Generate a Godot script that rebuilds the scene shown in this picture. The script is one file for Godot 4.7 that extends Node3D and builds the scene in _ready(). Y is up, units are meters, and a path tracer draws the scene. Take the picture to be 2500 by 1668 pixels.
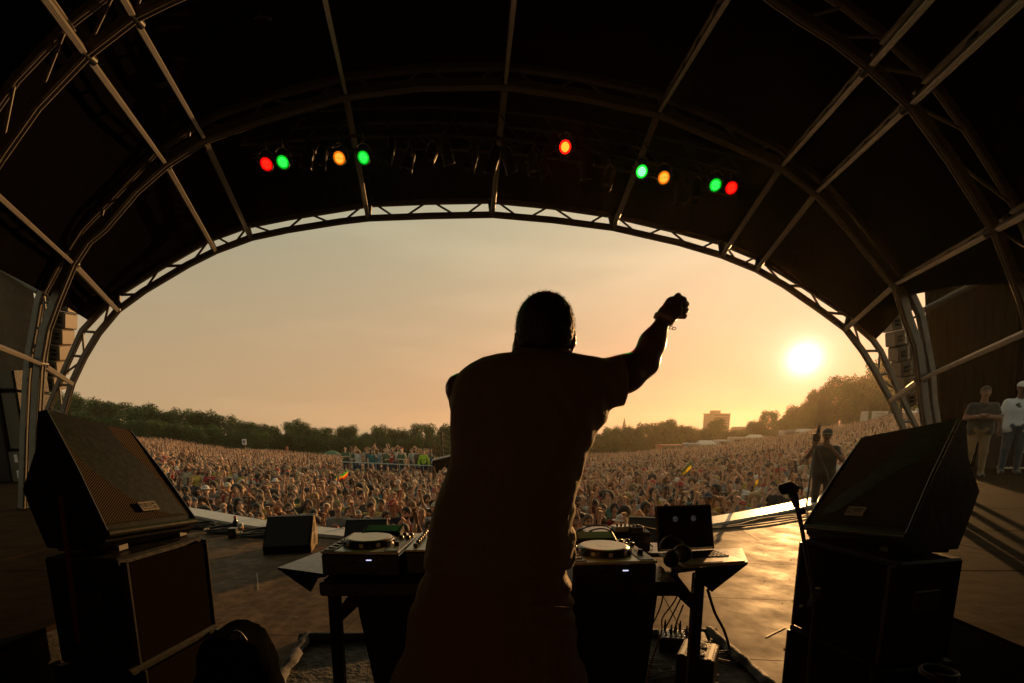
extends Node3D
# A concert stage seen from behind the performer: shell roof, gear, crowd, tree line, low sun.

const EYE := 1.435
const PITCH := 10.0
const FOCAL := 1231.0
const HORIZON := 1050.0
var axis_y := 0.0
var cp := 0.0
var sp := 0.0
var rng := RandomNumberGenerator.new()
var used := {}
var mats := {}
var texs := {}


# ------------------------------------------------------------------ geometry collector
class MB:
	var v := PackedVector3Array()
	var n := PackedVector3Array()
	var uv := PackedVector2Array()
	var c := PackedColorArray()
	var ix := PackedInt32Array()
	var col := Color(1, 1, 1)

	func vert(p: Vector3, nn: Vector3, t := Vector2.ZERO) -> int:
		v.append(p)
		n.append(nn)
		uv.append(t)
		c.append(col)
		return v.size() - 1

	func face(a: int, b: int, d: int) -> void:
		var g := (v[b] - v[a]).cross(v[d] - v[a])
		if g.dot(n[a] + n[b] + n[d]) > 0.0:
			ix.append(a)
			ix.append(d)
			ix.append(b)
		else:
			ix.append(a)
			ix.append(b)
			ix.append(d)

	func poly(ps: Array, outward := Vector3.ZERO, uvs: Array = []) -> void:
		var nn := Vector3.ZERO
		for i in range(1, ps.size() - 1):
			nn += (ps[i] - ps[0]).cross(ps[i + 1] - ps[0])
		nn = nn.normalized()
		if outward != Vector3.ZERO and nn.dot(outward) < 0.0:
			nn = -nn
		var f := v.size()
		for i in ps.size():
			vert(ps[i], nn, uvs[i] if uvs.size() > i else Vector2(ps[i].x, ps[i].z))
		for i in range(1, ps.size() - 1):
			face(f, f + i, f + i + 1)

	func box(ctr: Vector3, size: Vector3, b := Basis(), bev := 0.0) -> void:
		var h := size * 0.5
		bev = minf(bev, minf(h.x, minf(h.y, h.z)) * 0.9)
		for ax in 3:
			var u := (ax + 1) % 3
			var w := (ax + 2) % 3
			for s in [-1.0, 1.0]:
				var ps := []
				for q in [[-1, -1], [1, -1], [1, 1], [-1, 1]]:
					var p := Vector3.ZERO
					p[ax] = s * h[ax]
					p[u] = q[0] * (h[u] - bev)
					p[w] = q[1] * (h[w] - bev)
					ps.append(ctr + b * p)
				var o := Vector3.ZERO
				o[ax] = s
				poly(ps, b * o)
		if bev <= 0.0:
			return
		for ax in 3:
			var u := (ax + 1) % 3
			var w := (ax + 2) % 3
			for s in [-1.0, 1.0]:
				for r in [-1.0, 1.0]:
					var ps := []
					for q in [[-1, 0], [1, 0], [1, 1], [-1, 1]]:
						var p := Vector3.ZERO
						p[ax] = q[0] * (h[ax] - bev)
						p[u] = s * (h[u] - (bev if q[1] else 0.0))
						p[w] = r * (h[w] - (0.0 if q[1] else bev))
						ps.append(ctr + b * p)
					var o := Vector3.ZERO
					o[u] = s
					o[w] = r
					poly(ps, b * o)
		for s in [-1.0, 1.0]:
			for r in [-1.0, 1.0]:
				for t in [-1.0, 1.0]:
					var g := Vector3(s, r, t)
					var ps := []
					for k in 3:
						var p := g * (h - Vector3.ONE * bev)
						p[k] = g[k] * h[k]
						ps.append(ctr + b * p)
					poly(ps, b * g)

	func hexa(q: Array) -> void:  # q[0..3] one face round, q[4..7] the opposite face
		var m := Vector3.ZERO
		for p in q:
			m += p
		m /= 8.0
		for f in [[0, 1, 2, 3], [4, 5, 6, 7], [0, 1, 5, 4], [1, 2, 6, 5], [2, 3, 7, 6], [3, 0, 4, 7]]:
			var ps := []
			var g := Vector3.ZERO
			for k in f:
				ps.append(q[k])
				g += q[k]
			poly(ps, g / 4.0 - m)

	func tube(ps: Array, r, sides := 8, caps := true) -> void:
		var cnt := ps.size()
		var t0: Vector3 = (ps[1] - ps[0]).normalized()
		var up := Vector3.UP if absf(t0.y) < 0.9 else Vector3.RIGHT
		var side := t0.cross(up).normalized()
		var first := v.size()
		for i in cnt:
			var t: Vector3
			if i == 0:
				t = t0
			elif i == cnt - 1:
				t = (ps[i] - ps[i - 1]).normalized()
			else:
				t = ((ps[i + 1] - ps[i]).normalized() + (ps[i] - ps[i - 1]).normalized()).normalized()
			side = (side - t * side.dot(t)).normalized()
			var other := t.cross(side)
			var rad: float = r if (r is float or r is int) else r[i]
			for k in sides:
				var a := TAU * k / sides
				var d := side * cos(a) + other * sin(a)
				vert(ps[i] + d * rad, d, Vector2(float(k) / sides, float(i)))
		for i in cnt - 1:
			for k in sides:
				var a := first + i * sides + k
				var b := first + i * sides + (k + 1) % sides
				face(a, b, b + sides)
				face(a, b + sides, a + sides)
		if caps:
			for e in [0, cnt - 1]:
				var nn: Vector3 = -t0 if e == 0 else (ps[cnt - 1] - ps[cnt - 2]).normalized()
				var f := v.size()
				for k in sides:
					vert(v[first + e * sides + k], nn)
				for k in range(1, sides - 1):
					face(f, f + k, f + k + 1)

	func lathe(prof: Array, sides: int, xf := Transform3D()) -> void:  # prof: Vector2(radius, height), round y
		var first := v.size()
		for i in prof.size():
			var a: Vector2 = prof[maxi(i - 1, 0)]
			var b: Vector2 = prof[mini(i + 1, prof.size() - 1)]
			var t := (b - a).normalized()
			for k in sides:
				var ang := TAU * k / sides
				var d := Vector3(cos(ang), 0, sin(ang))
				var nn := (d * t.y + Vector3.UP * -t.x).normalized()
				vert(xf * (d * prof[i].x + Vector3.UP * prof[i].y), (xf.basis * nn).normalized(), Vector2(float(k) / sides, prof[i].y))
		for i in prof.size() - 1:
			for k in sides:
				var p := first + i * sides + k
				var q := first + i * sides + (k + 1) % sides
				face(p, q, q + sides)
				face(p, q + sides, p + sides)

	func prism(pts: PackedVector2Array, y0: float, y1: float, xf := Transform3D()) -> void:  # polygon in x,z between two heights
		var tr := Geometry2D.triangulate_polygon(pts)
		for e in [[y0, Vector3.DOWN], [y1, Vector3.UP]]:
			var f := v.size()
			for p in pts:
				vert(xf * Vector3(p.x, e[0], p.y), (xf.basis * e[1]).normalized(), p)
			for i in range(0, tr.size(), 3):
				face(f + tr[i], f + tr[i + 1], f + tr[i + 2])
		var mid := Vector2.ZERO
		for p in pts:
			mid += p / pts.size()
		var sgn := -1.0 if Geometry2D.is_polygon_clockwise(pts) else 1.0
		for i in pts.size():
			var a := pts[i]
			var b := pts[(i + 1) % pts.size()]
			var o := Vector2(b.y - a.y, a.x - b.x) * sgn
			poly([xf * Vector3(a.x, y0, a.y), xf * Vector3(b.x, y0, b.y), xf * Vector3(b.x, y1, b.y), xf * Vector3(a.x, y1, a.y)], xf.basis * Vector3(o.x, 0, o.y))

	func ball(ctr: Vector3, r: Vector3, nu := 12, nv := 8, b := Basis()) -> void:
		var first := v.size()
		for j in nv + 1:
			var th := PI * j / nv
			for i in nu:
				var ph := TAU * i / nu
				var d := Vector3(sin(th) * cos(ph), cos(th), sin(th) * sin(ph))
				vert(ctr + b * (d * r), (b * (d / r)).normalized())
		for j in nv:
			for i in nu:
				var p := first + j * nu + i
				var q := first + j * nu + (i + 1) % nu
				if j > 0:
					face(p, q, q + nu)
				if j < nv - 1:
					face(p, q + nu, p + nu)

	func grid(rows: Array, smooth := true) -> void:  # rows of points, open sheet
		var w: int = rows[0].size()
		var h := rows.size()
		var first := v.size()
		for j in h:
			for i in w:
				var du: Vector3 = rows[j][mini(i + 1, w - 1)] - rows[j][maxi(i - 1, 0)]
				var dv: Vector3 = rows[mini(j + 1, h - 1)][i] - rows[maxi(j - 1, 0)][i]
				vert(rows[j][i], du.cross(dv).normalized(), Vector2(float(i) / (w - 1), float(j) / (h - 1)))
		for j in h - 1:
			for i in w - 1:
				var p := first + j * w + i
				face(p, p + 1, p + w + 1)
				face(p, p + w + 1, p + w)

	func mesh() -> ArrayMesh:
		var m := ArrayMesh.new()
		var a := []
		a.resize(Mesh.ARRAY_MAX)
		a[Mesh.ARRAY_VERTEX] = v
		a[Mesh.ARRAY_NORMAL] = n
		a[Mesh.ARRAY_TEX_UV] = uv
		a[Mesh.ARRAY_COLOR] = c
		a[Mesh.ARRAY_INDEX] = ix
		m.add_surface_from_arrays(Mesh.PRIMITIVE_TRIANGLES, a)
		return m


# surface nets over a box; field(Vector3) -> float, tint(Vector3) -> Color or null
func nets(mb: MB, lo: Vector3, hi: Vector3, cell: float, field: Callable, tint = null) -> void:
	var nx := int(ceil((hi.x - lo.x) / cell)) + 1
	var ny := int(ceil((hi.y - lo.y) / cell)) + 1
	var nz := int(ceil((hi.z - lo.z) / cell)) + 1
	var val := PackedFloat32Array()
	val.resize(nx * ny * nz)
	var at := 0
	for k in nz:
		for j in ny:
			for i in nx:
				val[at] = field.call(lo + Vector3(i, j, k) * cell)
				at += 1
	var sx := 1
	var sy := nx
	var sz := nx * ny
	var offs := [0, sx, sy, sx + sy, sz, sx + sz, sy + sz, sx + sy + sz]
	var crn := [Vector3(0, 0, 0), Vector3(1, 0, 0), Vector3(0, 1, 0), Vector3(1, 1, 0), Vector3(0, 0, 1), Vector3(1, 0, 1), Vector3(0, 1, 1), Vector3(1, 1, 1)]
	var edges := [[0, 1], [2, 3], [4, 5], [6, 7], [0, 2], [1, 3], [4, 6], [5, 7], [0, 4], [1, 5], [2, 6], [3, 7]]
	var vid := PackedInt32Array()
	vid.resize(nx * ny * nz)
	vid.fill(-1)
	var keep: Color = mb.col
	for k in nz - 1:
		for j in ny - 1:
			var row := k * sz + j * sy
			for i in nx - 1:
				var base := row + i
				var neg := val[base] < 0.0
				if (val[base + sx] < 0.0) == neg and (val[base + sy] < 0.0) == neg and (val[base + sx + sy] < 0.0) == neg and (val[base + sz] < 0.0) == neg and (val[base + sx + sz] < 0.0) == neg and (val[base + sy + sz] < 0.0) == neg and (val[base + sx + sy + sz] < 0.0) == neg:
					continue
				var sum := Vector3.ZERO
				var cnt := 0
				for e in edges:
					var a := val[base + offs[e[0]]]
					var b := val[base + offs[e[1]]]
					if (a < 0.0) != (b < 0.0):
						sum += crn[e[0]].lerp(crn[e[1]], a / (a - b))
						cnt += 1
				var p := lo + (Vector3(i, j, k) + sum / cnt) * cell
				var g := Vector3(val[base + 1] + val[base + sx + sy] + val[base + sx + sz] + val[base + sx + sy + sz] - val[base] - val[base + sy] - val[base + sz] - val[base + sy + sz], 0, 0)
				g.y = val[base + sy] + val[base + sx + sy] + val[base + sy + sz] + val[base + sx + sy + sz] - val[base] - val[base + sx] - val[base + sz] - val[base + sx + sz]
				g.z = val[base + sz] + val[base + sx + sz] + val[base + sy + sz] + val[base + sx + sy + sz] - val[base] - val[base + sx] - val[base + sy] - val[base + sx + sy]
				if tint != null:
					mb.col = tint.call(p)
				vid[base] = mb.vert(p, g.normalized() if g.length() > 1e-9 else Vector3.UP)
	mb.col = keep
	for k in range(1, nz - 1):
		for j in range(1, ny - 1):
			var row := k * sz + j * sy
			for i in range(1, nx - 1):
				var base := row + i
				var s := val[base] < 0.0
				if s != (val[base + sx] < 0.0):
					quad(mb, vid[base], vid[base - sy], vid[base - sy - sz], vid[base - sz])
				if s != (val[base + sy] < 0.0):
					quad(mb, vid[base], vid[base - sx], vid[base - sx - sz], vid[base - sz])
				if s != (val[base + sz] < 0.0):
					quad(mb, vid[base], vid[base - sx], vid[base - sx - sy], vid[base - sy])


func quad(mb: MB, a: int, b: int, c: int, d: int) -> void:
	if a < 0 or b < 0 or c < 0 or d < 0:
		return
	mb.face(a, b, c)
	mb.face(a, c, d)


# ------------------------------------------------------------------ places
func W(px: float, py: float, d: float) -> Vector3:  # the point seen at px,py of the photograph, d metres ahead
	var x := (px - 1250.0) / FOCAL
	var y := -(py - axis_y) / FOCAL
	var wy := y * cp - sp
	var wz := y * sp + cp
	return Vector3(x, wy, -wz) * (d / wz) + Vector3(0, EYE, 0)


func FL(px: float, py: float, h := 0.0) -> Vector3:  # the point of the floor (height h) seen there
	var x := (px - 1250.0) / FOCAL
	var y := -(py - axis_y) / FOCAL
	var wy := y * cp - sp
	var wz := y * sp + cp
	return Vector3(x, wy, -wz) * ((h - EYE) / wy) + Vector3(0, EYE, 0)


func WS(pts: Array, d: float) -> Array:
	var out := []
	for p in pts:
		out.append(W(p[0], p[1], d))
	return out


func along(pts: Array, cnt: int) -> Array:  # even points along a polyline
	var total := 0.0
	for i in pts.size() - 1:
		total += pts[i].distance_to(pts[i + 1])
	var out := []
	var seg := 0
	var gone := 0.0
	for k in cnt:
		var want := total * k / (cnt - 1)
		while seg < pts.size() - 2 and gone + pts[seg].distance_to(pts[seg + 1]) < want:
			gone += pts[seg].distance_to(pts[seg + 1])
			seg += 1
		var l: float = pts[seg].distance_to(pts[seg + 1])
		out.append(pts[seg].lerp(pts[seg + 1], clampf((want - gone) / maxf(l, 1e-6), 0.0, 1.0)))
	return out


func smooth_line(pts: Array, per := 6) -> Array:
	var out := []
	for i in pts.size() - 1:
		var a: Vector3 = pts[maxi(i - 1, 0)]
		var b: Vector3 = pts[i]
		var c: Vector3 = pts[i + 1]
		var d: Vector3 = pts[mini(i + 2, pts.size() - 1)]
		for k in per:
			out.append(b.cubic_interpolate(c, a, d, float(k) / per))
	out.append(pts[pts.size() - 1])
	return out


# ------------------------------------------------------------------ naming
func numbered(called: String) -> String:
	if not used.has(called):
		used[called] = 0
		return called
	used[called] += 1
	return "%s_%03d" % [called, used[called]]


func tag(o: Node, label: String, category: String, group := "", kind := "") -> Node:
	o.set_meta("label", label)
	if category:
		o.set_meta("category", category)
	if group:
		o.set_meta("group", group)
	if kind:
		o.set_meta("kind", kind)
	return o


func thing(called: String, label: String, category: String, at := Vector3.ZERO, group := "") -> Node3D:
	var o := Node3D.new()
	o.name = numbered(called)
	add_child(o)
	o.position = at
	tag(o, label, category, group)
	return o


func part(called: String, mb: MB, m: Material, parent: Node = null) -> MeshInstance3D:
	return put(called, mb.mesh(), m, parent)


func put(called: String, me: Mesh, m: Material, parent: Node = null) -> MeshInstance3D:
	var o := MeshInstance3D.new()
	o.mesh = me
	o.material_override = m
	if parent == null:
		o.name = numbered(called)
		add_child(o)
	else:
		o.name = called
		parent.add_child(o, true)
		if parent is Node3D and parent != self:
			var base := Vector3.ZERO
			var q: Node = parent
			while q is Node3D and q != self:
				base += q.position
				q = q.get_parent()
			o.position = -base
	return o


func structure(o: Node) -> Node:
	o.set_meta("kind", "structure")
	return o


# ------------------------------------------------------------------ materials
func lin(r: float, g: float, b: float) -> Color:
	return Color(r, g, b).linear_to_srgb()


func noise_tex(key: String, freq: float, lo: Color, hi: Color, kind := FastNoiseLite.TYPE_SIMPLEX_SMOOTH, octaves := 5, size := 512, as_normal := false, bump := 4.0) -> NoiseTexture2D:
	if texs.has(key):
		return texs[key]
	var f := FastNoiseLite.new()
	f.noise_type = kind
	f.seed = key.hash() % 1000
	f.frequency = freq
	f.fractal_octaves = octaves
	f.fractal_gain = 0.58
	var t := NoiseTexture2D.new()
	t.width = size
	t.height = size
	t.seamless = true
	t.noise = f
	if as_normal:
		t.as_normal_map = true
		t.bump_strength = bump
	else:
		var g := Gradient.new()
		g.set_color(0, lo)
		g.set_color(1, hi)
		t.color_ramp = g
	texs[key] = t
	return t


func mat(key: String, color: Color, rough := 0.6, metal := 0.0, grain := 0.0, scale := 1.0, bump := 0.0) -> StandardMaterial3D:
	if mats.has(key):
		return mats[key]
	var m := StandardMaterial3D.new()
	m.resource_name = key
	m.albedo_color = color.linear_to_srgb()
	m.roughness = rough
	m.metallic = metal
	m.uv1_triplanar = true
	m.uv1_world_triplanar = false
	m.uv1_scale = Vector3.ONE * scale
	if grain > 0.0:
		var low := 1.0 - grain
		m.albedo_texture = noise_tex("grain%.2f" % grain, 0.012, Color(low, low, low).linear_to_srgb(), Color.WHITE)
		m.roughness_texture = noise_tex("rough", 0.02, Color(0.72, 0.72, 0.72), Color.WHITE)
	if bump > 0.0:
		m.normal_enabled = true
		m.normal_texture = noise_tex("bump", 0.03, Color.BLACK, Color.WHITE, FastNoiseLite.TYPE_SIMPLEX_SMOOTH, 5, 512, true, 6.0)
		m.normal_scale = bump
	mats[key] = m
	return m


func ordinal(i: int) -> String:
	var w := ["first", "second", "third", "fourth", "fifth", "sixth", "seventh", "eighth", "ninth", "tenth", "eleventh", "twelfth", "thirteenth", "fourteenth", "fifteenth", "sixteenth", "seventeenth", "eighteenth", "nineteenth", "twentieth"]
	var tens := ["", "", "twenty", "thirty", "forty", "fifty", "sixty", "seventy", "eighty", "ninety"]
	if i < 20:
		return w[i]
	var n := i + 1
	if n % 10 == 0:
		return tens[n / 10].trim_suffix("y") + "ieth"
	return tens[n / 10] + "-" + w[n % 10 - 1]


func _ready() -> void:
	rng.seed = 20
	cp = cos(deg_to_rad(PITCH))
	sp = sin(deg_to_rad(PITCH))
	axis_y = HORIZON + FOCAL * tan(deg_to_rad(PITCH))
	# camera: lens shifted upwards
	var cam := Camera3D.new()
	cam.name = "camera"
	cam.projection = Camera3D.PROJECTION_FRUSTUM
	cam.near = 0.05
	cam.far = 3000.0
	cam.size = 0.05 * 2.0 * 834.0 / FOCAL
	cam.frustum_offset = Vector2(0, 0.05 * (axis_y - 834.0) / FOCAL)
	cam.position = Vector3(0, EYE, 0)
	cam.rotation_degrees = Vector3(-PITCH, 0, 0)
	add_child(cam)
	cam.current = true
	# low sun ahead to the right
	var to_sun := (W(1964, 876, 10.0) - Vector3(0, EYE, 0)).normalized()
	var sun := DirectionalLight3D.new()
	sun.name = "sun"
	sun.light_color = Color(1.0, 0.74, 0.45)
	sun.light_energy = 1.6
	sun.light_angular_distance = 0.6
	sun.shadow_enabled = true
	sun.look_at_from_position(Vector3.ZERO, -to_sun, Vector3.UP)
	add_child(sun)
	var env := Environment.new()
	env.tonemap_mode = Environment.TONE_MAPPER_LINEAR
	env.tonemap_exposure = 1.0
	env.background_mode = Environment.BG_SKY
	env.sky = Sky.new()
	env.sky.sky_material = evening_sky(to_sun)
	env.sdfgi_enabled = true
	env.ssao_enabled = true
	env.ssil_enabled = true
	env.volumetric_fog_enabled = true  # evening haze that scatters mostly forwards, so it glows towards the sun
	env.volumetric_fog_density = 0.00032
	env.volumetric_fog_albedo = Color(1.0, 0.93, 0.82)
	env.volumetric_fog_anisotropy = 0.7
	env.volumetric_fog_length = 600.0
	var we := WorldEnvironment.new()
	we.name = "environment"
	we.environment = env
	add_child(we)

	make_materials()
	build_ground()
	build_stage()
	build_roof()
	build_walls()
	build_far()
	build_trees()
	build_lights()
	build_towers()
	build_monitors()
	build_table()
	build_floor_things()
	build_dj()
	build_crew()
	build_crowd()


func evening_sky(to_sun: Vector3) -> PanoramaSkyMaterial:
	var w := 1024
	var h := 512
	var data := PackedFloat32Array()
	data.resize(w * h * 3)
	var nz := FastNoiseLite.new()
	nz.seed = 5
	nz.frequency = 1.6
	nz.fractal_octaves = 4
	var at := 0
	for j in h:
		var el := PI * 0.5 - PI * (j + 0.5) / h
		var ce := cos(el)
		var se := sin(el)
		var up := clampf(rad_to_deg(el) / 24.0, 0.0, 1.0)
		up = up * up * (3.0 - 2.0 * up) * 0.55 + up * 0.45
		for i in w:
			var az := TAU * (i + 0.5) / w
			var d := Vector3(sin(az) * ce, se, -cos(az) * ce)
			var ang := rad_to_deg(acos(clampf(d.dot(to_sun), -1.0, 1.0)))
			var f := minf(exp(-ang / 30.0), 0.74)
			var r := lerpf(0.45 + 0.88 * f, 0.22 + 0.92 * f, up)
			var g := lerpf(0.335 + 0.25 * f, 0.262 + 0.64 * f, up)
			var b := lerpf(0.185 + 0.07 * f, 0.195 + 0.36 * f, up)
			if el > 0.0 and el < 0.9:
				var c := nz.get_noise_3d(d.x * 1.1, d.y * 6.0, d.z * 1.1)
				var k := 1.0 + clampf(c - 0.10, -0.10, 0.5) * 0.20
				r *= k
				g *= k * 0.995
				b *= k * 0.99
			var core := 2.6 * exp(-pow(ang / 1.15, 2.0)) + 0.34 * exp(-pow(ang / 2.7, 2.0)) + 0.10 * exp(-ang / 7.0)
			data[at] = r + core
			data[at + 1] = g + core * 0.84
			data[at + 2] = b + core * 0.62
			at += 3
	var im := Image.create_from_data(w, h, false, Image.FORMAT_RGBF, data.to_byte_array())
	var sm := PanoramaSkyMaterial.new()
	sm.panorama = ImageTexture.create_from_image(im)
	return sm


var M := {}


func make_materials() -> void:
	M.alu = mat("aluminium", Color(0.17, 0.152, 0.13), 0.5, 0.1, 0.35, 1.3)
	M.steel = mat("dark_steel", Color(0.03, 0.03, 0.03), 0.45, 0.4, 0.3, 1.0)
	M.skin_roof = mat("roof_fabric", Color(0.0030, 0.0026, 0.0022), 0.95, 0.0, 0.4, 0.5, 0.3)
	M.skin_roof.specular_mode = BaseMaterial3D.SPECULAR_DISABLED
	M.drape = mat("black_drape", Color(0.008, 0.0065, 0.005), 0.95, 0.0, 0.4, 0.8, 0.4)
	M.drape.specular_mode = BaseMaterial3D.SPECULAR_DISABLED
	var sc := mat("scrim", Color(0.15, 0.10, 0.055), 0.95, 0.0, 0.3, 0.8, 0.5)
	sc.backlight_enabled = true
	sc.backlight = Color(0.62, 0.55, 0.45)
	M.scrim = sc
	M.black = mat("black_paint", Color(0.012, 0.012, 0.012), 0.55, 0.0, 0.35, 1.5, 0.2)
	M.black.metallic_specular = 0.25
	M.satin = mat("black_satin", Color(0.014, 0.014, 0.014), 0.34, 0.0, 0.3, 2.0)
	M.rubber = mat("rubber", Color(0.016, 0.015, 0.014), 0.6)
	M.white = mat("white_paint", Color(0.62, 0.60, 0.56), 0.5, 0.0, 0.25, 0.8)
	M.chrome = mat("bare_metal", Color(0.55, 0.53, 0.50), 0.32, 0.9, 0.3, 2.0)
	M.silver = mat("silver_plastic", Color(0.52, 0.51, 0.48), 0.38, 0.25, 0.12, 3.0)
	M.red = mat("red_paint", Color(0.25, 0.015, 0.012), 0.5)
	M.field = mat("trodden_grass", Color(0.055, 0.06, 0.022), 0.95, 0.0, 0.6, 0.06, 0.5)
	M.field.uv1_world_triplanar = true
	var fl := mat("stage_ply", Color(0.27, 0.185, 0.115), 0.72, 0.0, 0.45, 0.35, 0.02)
	fl.metallic_specular = 0.14
	fl.uv1_world_triplanar = true
	fl.roughness_texture = noise_tex("floor_rough", 0.01, Color(0.68, 0.68, 0.68), Color.WHITE)
	fl.detail_enabled = true
	fl.detail_blend_mode = BaseMaterial3D.BLEND_MODE_MUL
	fl.detail_uv_layer = BaseMaterial3D.DETAIL_UV_1
	fl.detail_albedo = noise_tex("floor_scuff", 0.05, Color(0.62, 0.60, 0.58), Color(1, 1, 1), FastNoiseLite.TYPE_CELLULAR, 3)
	M.floor = fl
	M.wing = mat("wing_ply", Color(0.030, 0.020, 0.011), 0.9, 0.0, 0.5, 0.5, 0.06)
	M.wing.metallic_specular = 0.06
	M.backdrop = mat("backdrop_cloth", Color(0.32, 0.28, 0.235), 0.95, 0.0, 0.3, 0.8, 0.3)
	M.grille = grille_material("grille", Color(0.12, 0.095, 0.070))


func grille_material(key: String, metal: Color) -> StandardMaterial3D:
	var n := 64
	var im := Image.create(n, n, false, Image.FORMAT_RGB8)
	var hm := Image.create(n, n, false, Image.FORMAT_RGB8)
	for y in n:
		for x in n:
			var best := 9.0
			for q in [Vector2(0, 0), Vector2(1, 0), Vector2(0, 1), Vector2(1, 1), Vector2(0.5, 0.5)]:
				best = minf(best, (Vector2(x + 0.5, y + 0.5) / n - q).length())
			var k := smoothstep(0.30, 0.35, best)
			var cc := metal * k + Color(0.003, 0.003, 0.003) * (1.0 - k)
			cc.a = 1.0
			im.set_pixel(x, y, cc.linear_to_srgb())
			hm.set_pixel(x, y, Color(k, k, k))
	var m := StandardMaterial3D.new()
	m.resource_name = key
	m.albedo_texture = ImageTexture.create_from_image(im)
	m.roughness = 0.7
	m.specular_mode = BaseMaterial3D.SPECULAR_DISABLED
	mats[key] = m
	return m


# ------------------------------------------------------------------ ground
const FAR_PX := [0, 160, 350, 600, 850, 1000, 1250, 1500, 1700, 1900, 2050, 2200, 2500]
const FAR_Y := [1040, 1052, 1072, 1100, 1114, 1120, 1118, 1109, 1093, 1068, 1042, 1012, 985]


func ground_y(x: float, z: float) -> float:
	var d := maxf(-z, 4.0)
	var px := clampf(1250.0 + 1250.0 * x / d, 0.0, 2500.0)
	var k := 0
	while k < FAR_PX.size() - 2 and px > FAR_PX[k + 1]:
		k += 1
	var t: float = (px - FAR_PX[k]) / float(FAR_PX[k + 1] - FAR_PX[k])
	t = t * t * (3.0 - 2.0 * t)
	var py := lerpf(FAR_Y[k], FAR_Y[k + 1], t)
	var far := EYE - (py - 1050.0) / 1250.0 * 95.0 - 1.62
	var s := clampf((d - 10.0) / 85.0, 0.0, 1.5)
	return lerpf(-1.72, far, s)


func build_ground() -> void:
	var mb := MB.new()
	var rows := []
	for j in 60:
		var d := -40.0 + 55.0 * j / 8.0 if j < 8 else 15.0 * pow(560.0 / 15.0, (j - 8) / 51.0)
		var row := []
		for i in 71:
			var x := (i - 35) / 35.0
			x = signf(x) * (absf(x) * 0.4 + x * x * 0.6) * maxf(60.0, minf(d * 1.6, 420.0))
			row.append(Vector3(x, ground_y(x, -d), -d))
		rows.append(row)
	mb.grid(rows)
	structure(part("ground", mb, M.field))


# ------------------------------------------------------------------ stage
const EDGE := [[-30, 1010], [200, 1180], [460, 1245], [640, 1276], [833, 1299], [1036, 1313], [1250, 1318], [1440, 1307], [1615, 1287], [1808, 1256], [1960, 1226], [2060, 1203], [2300, 1150]]


func edge_line() -> Array:
	var out := []
	for e in EDGE.slice(2, 12):
		out.append(FL(e[0], e[1]))
	var l: Vector3 = out[0]
	var r: Vector3 = out[out.size() - 1]
	out.push_front(Vector3(-9.5, 0, l.z - 2.0))
	out.append(Vector3(11.0, 0, r.z - 1.6))
	return smooth_line(out, 4)


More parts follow.
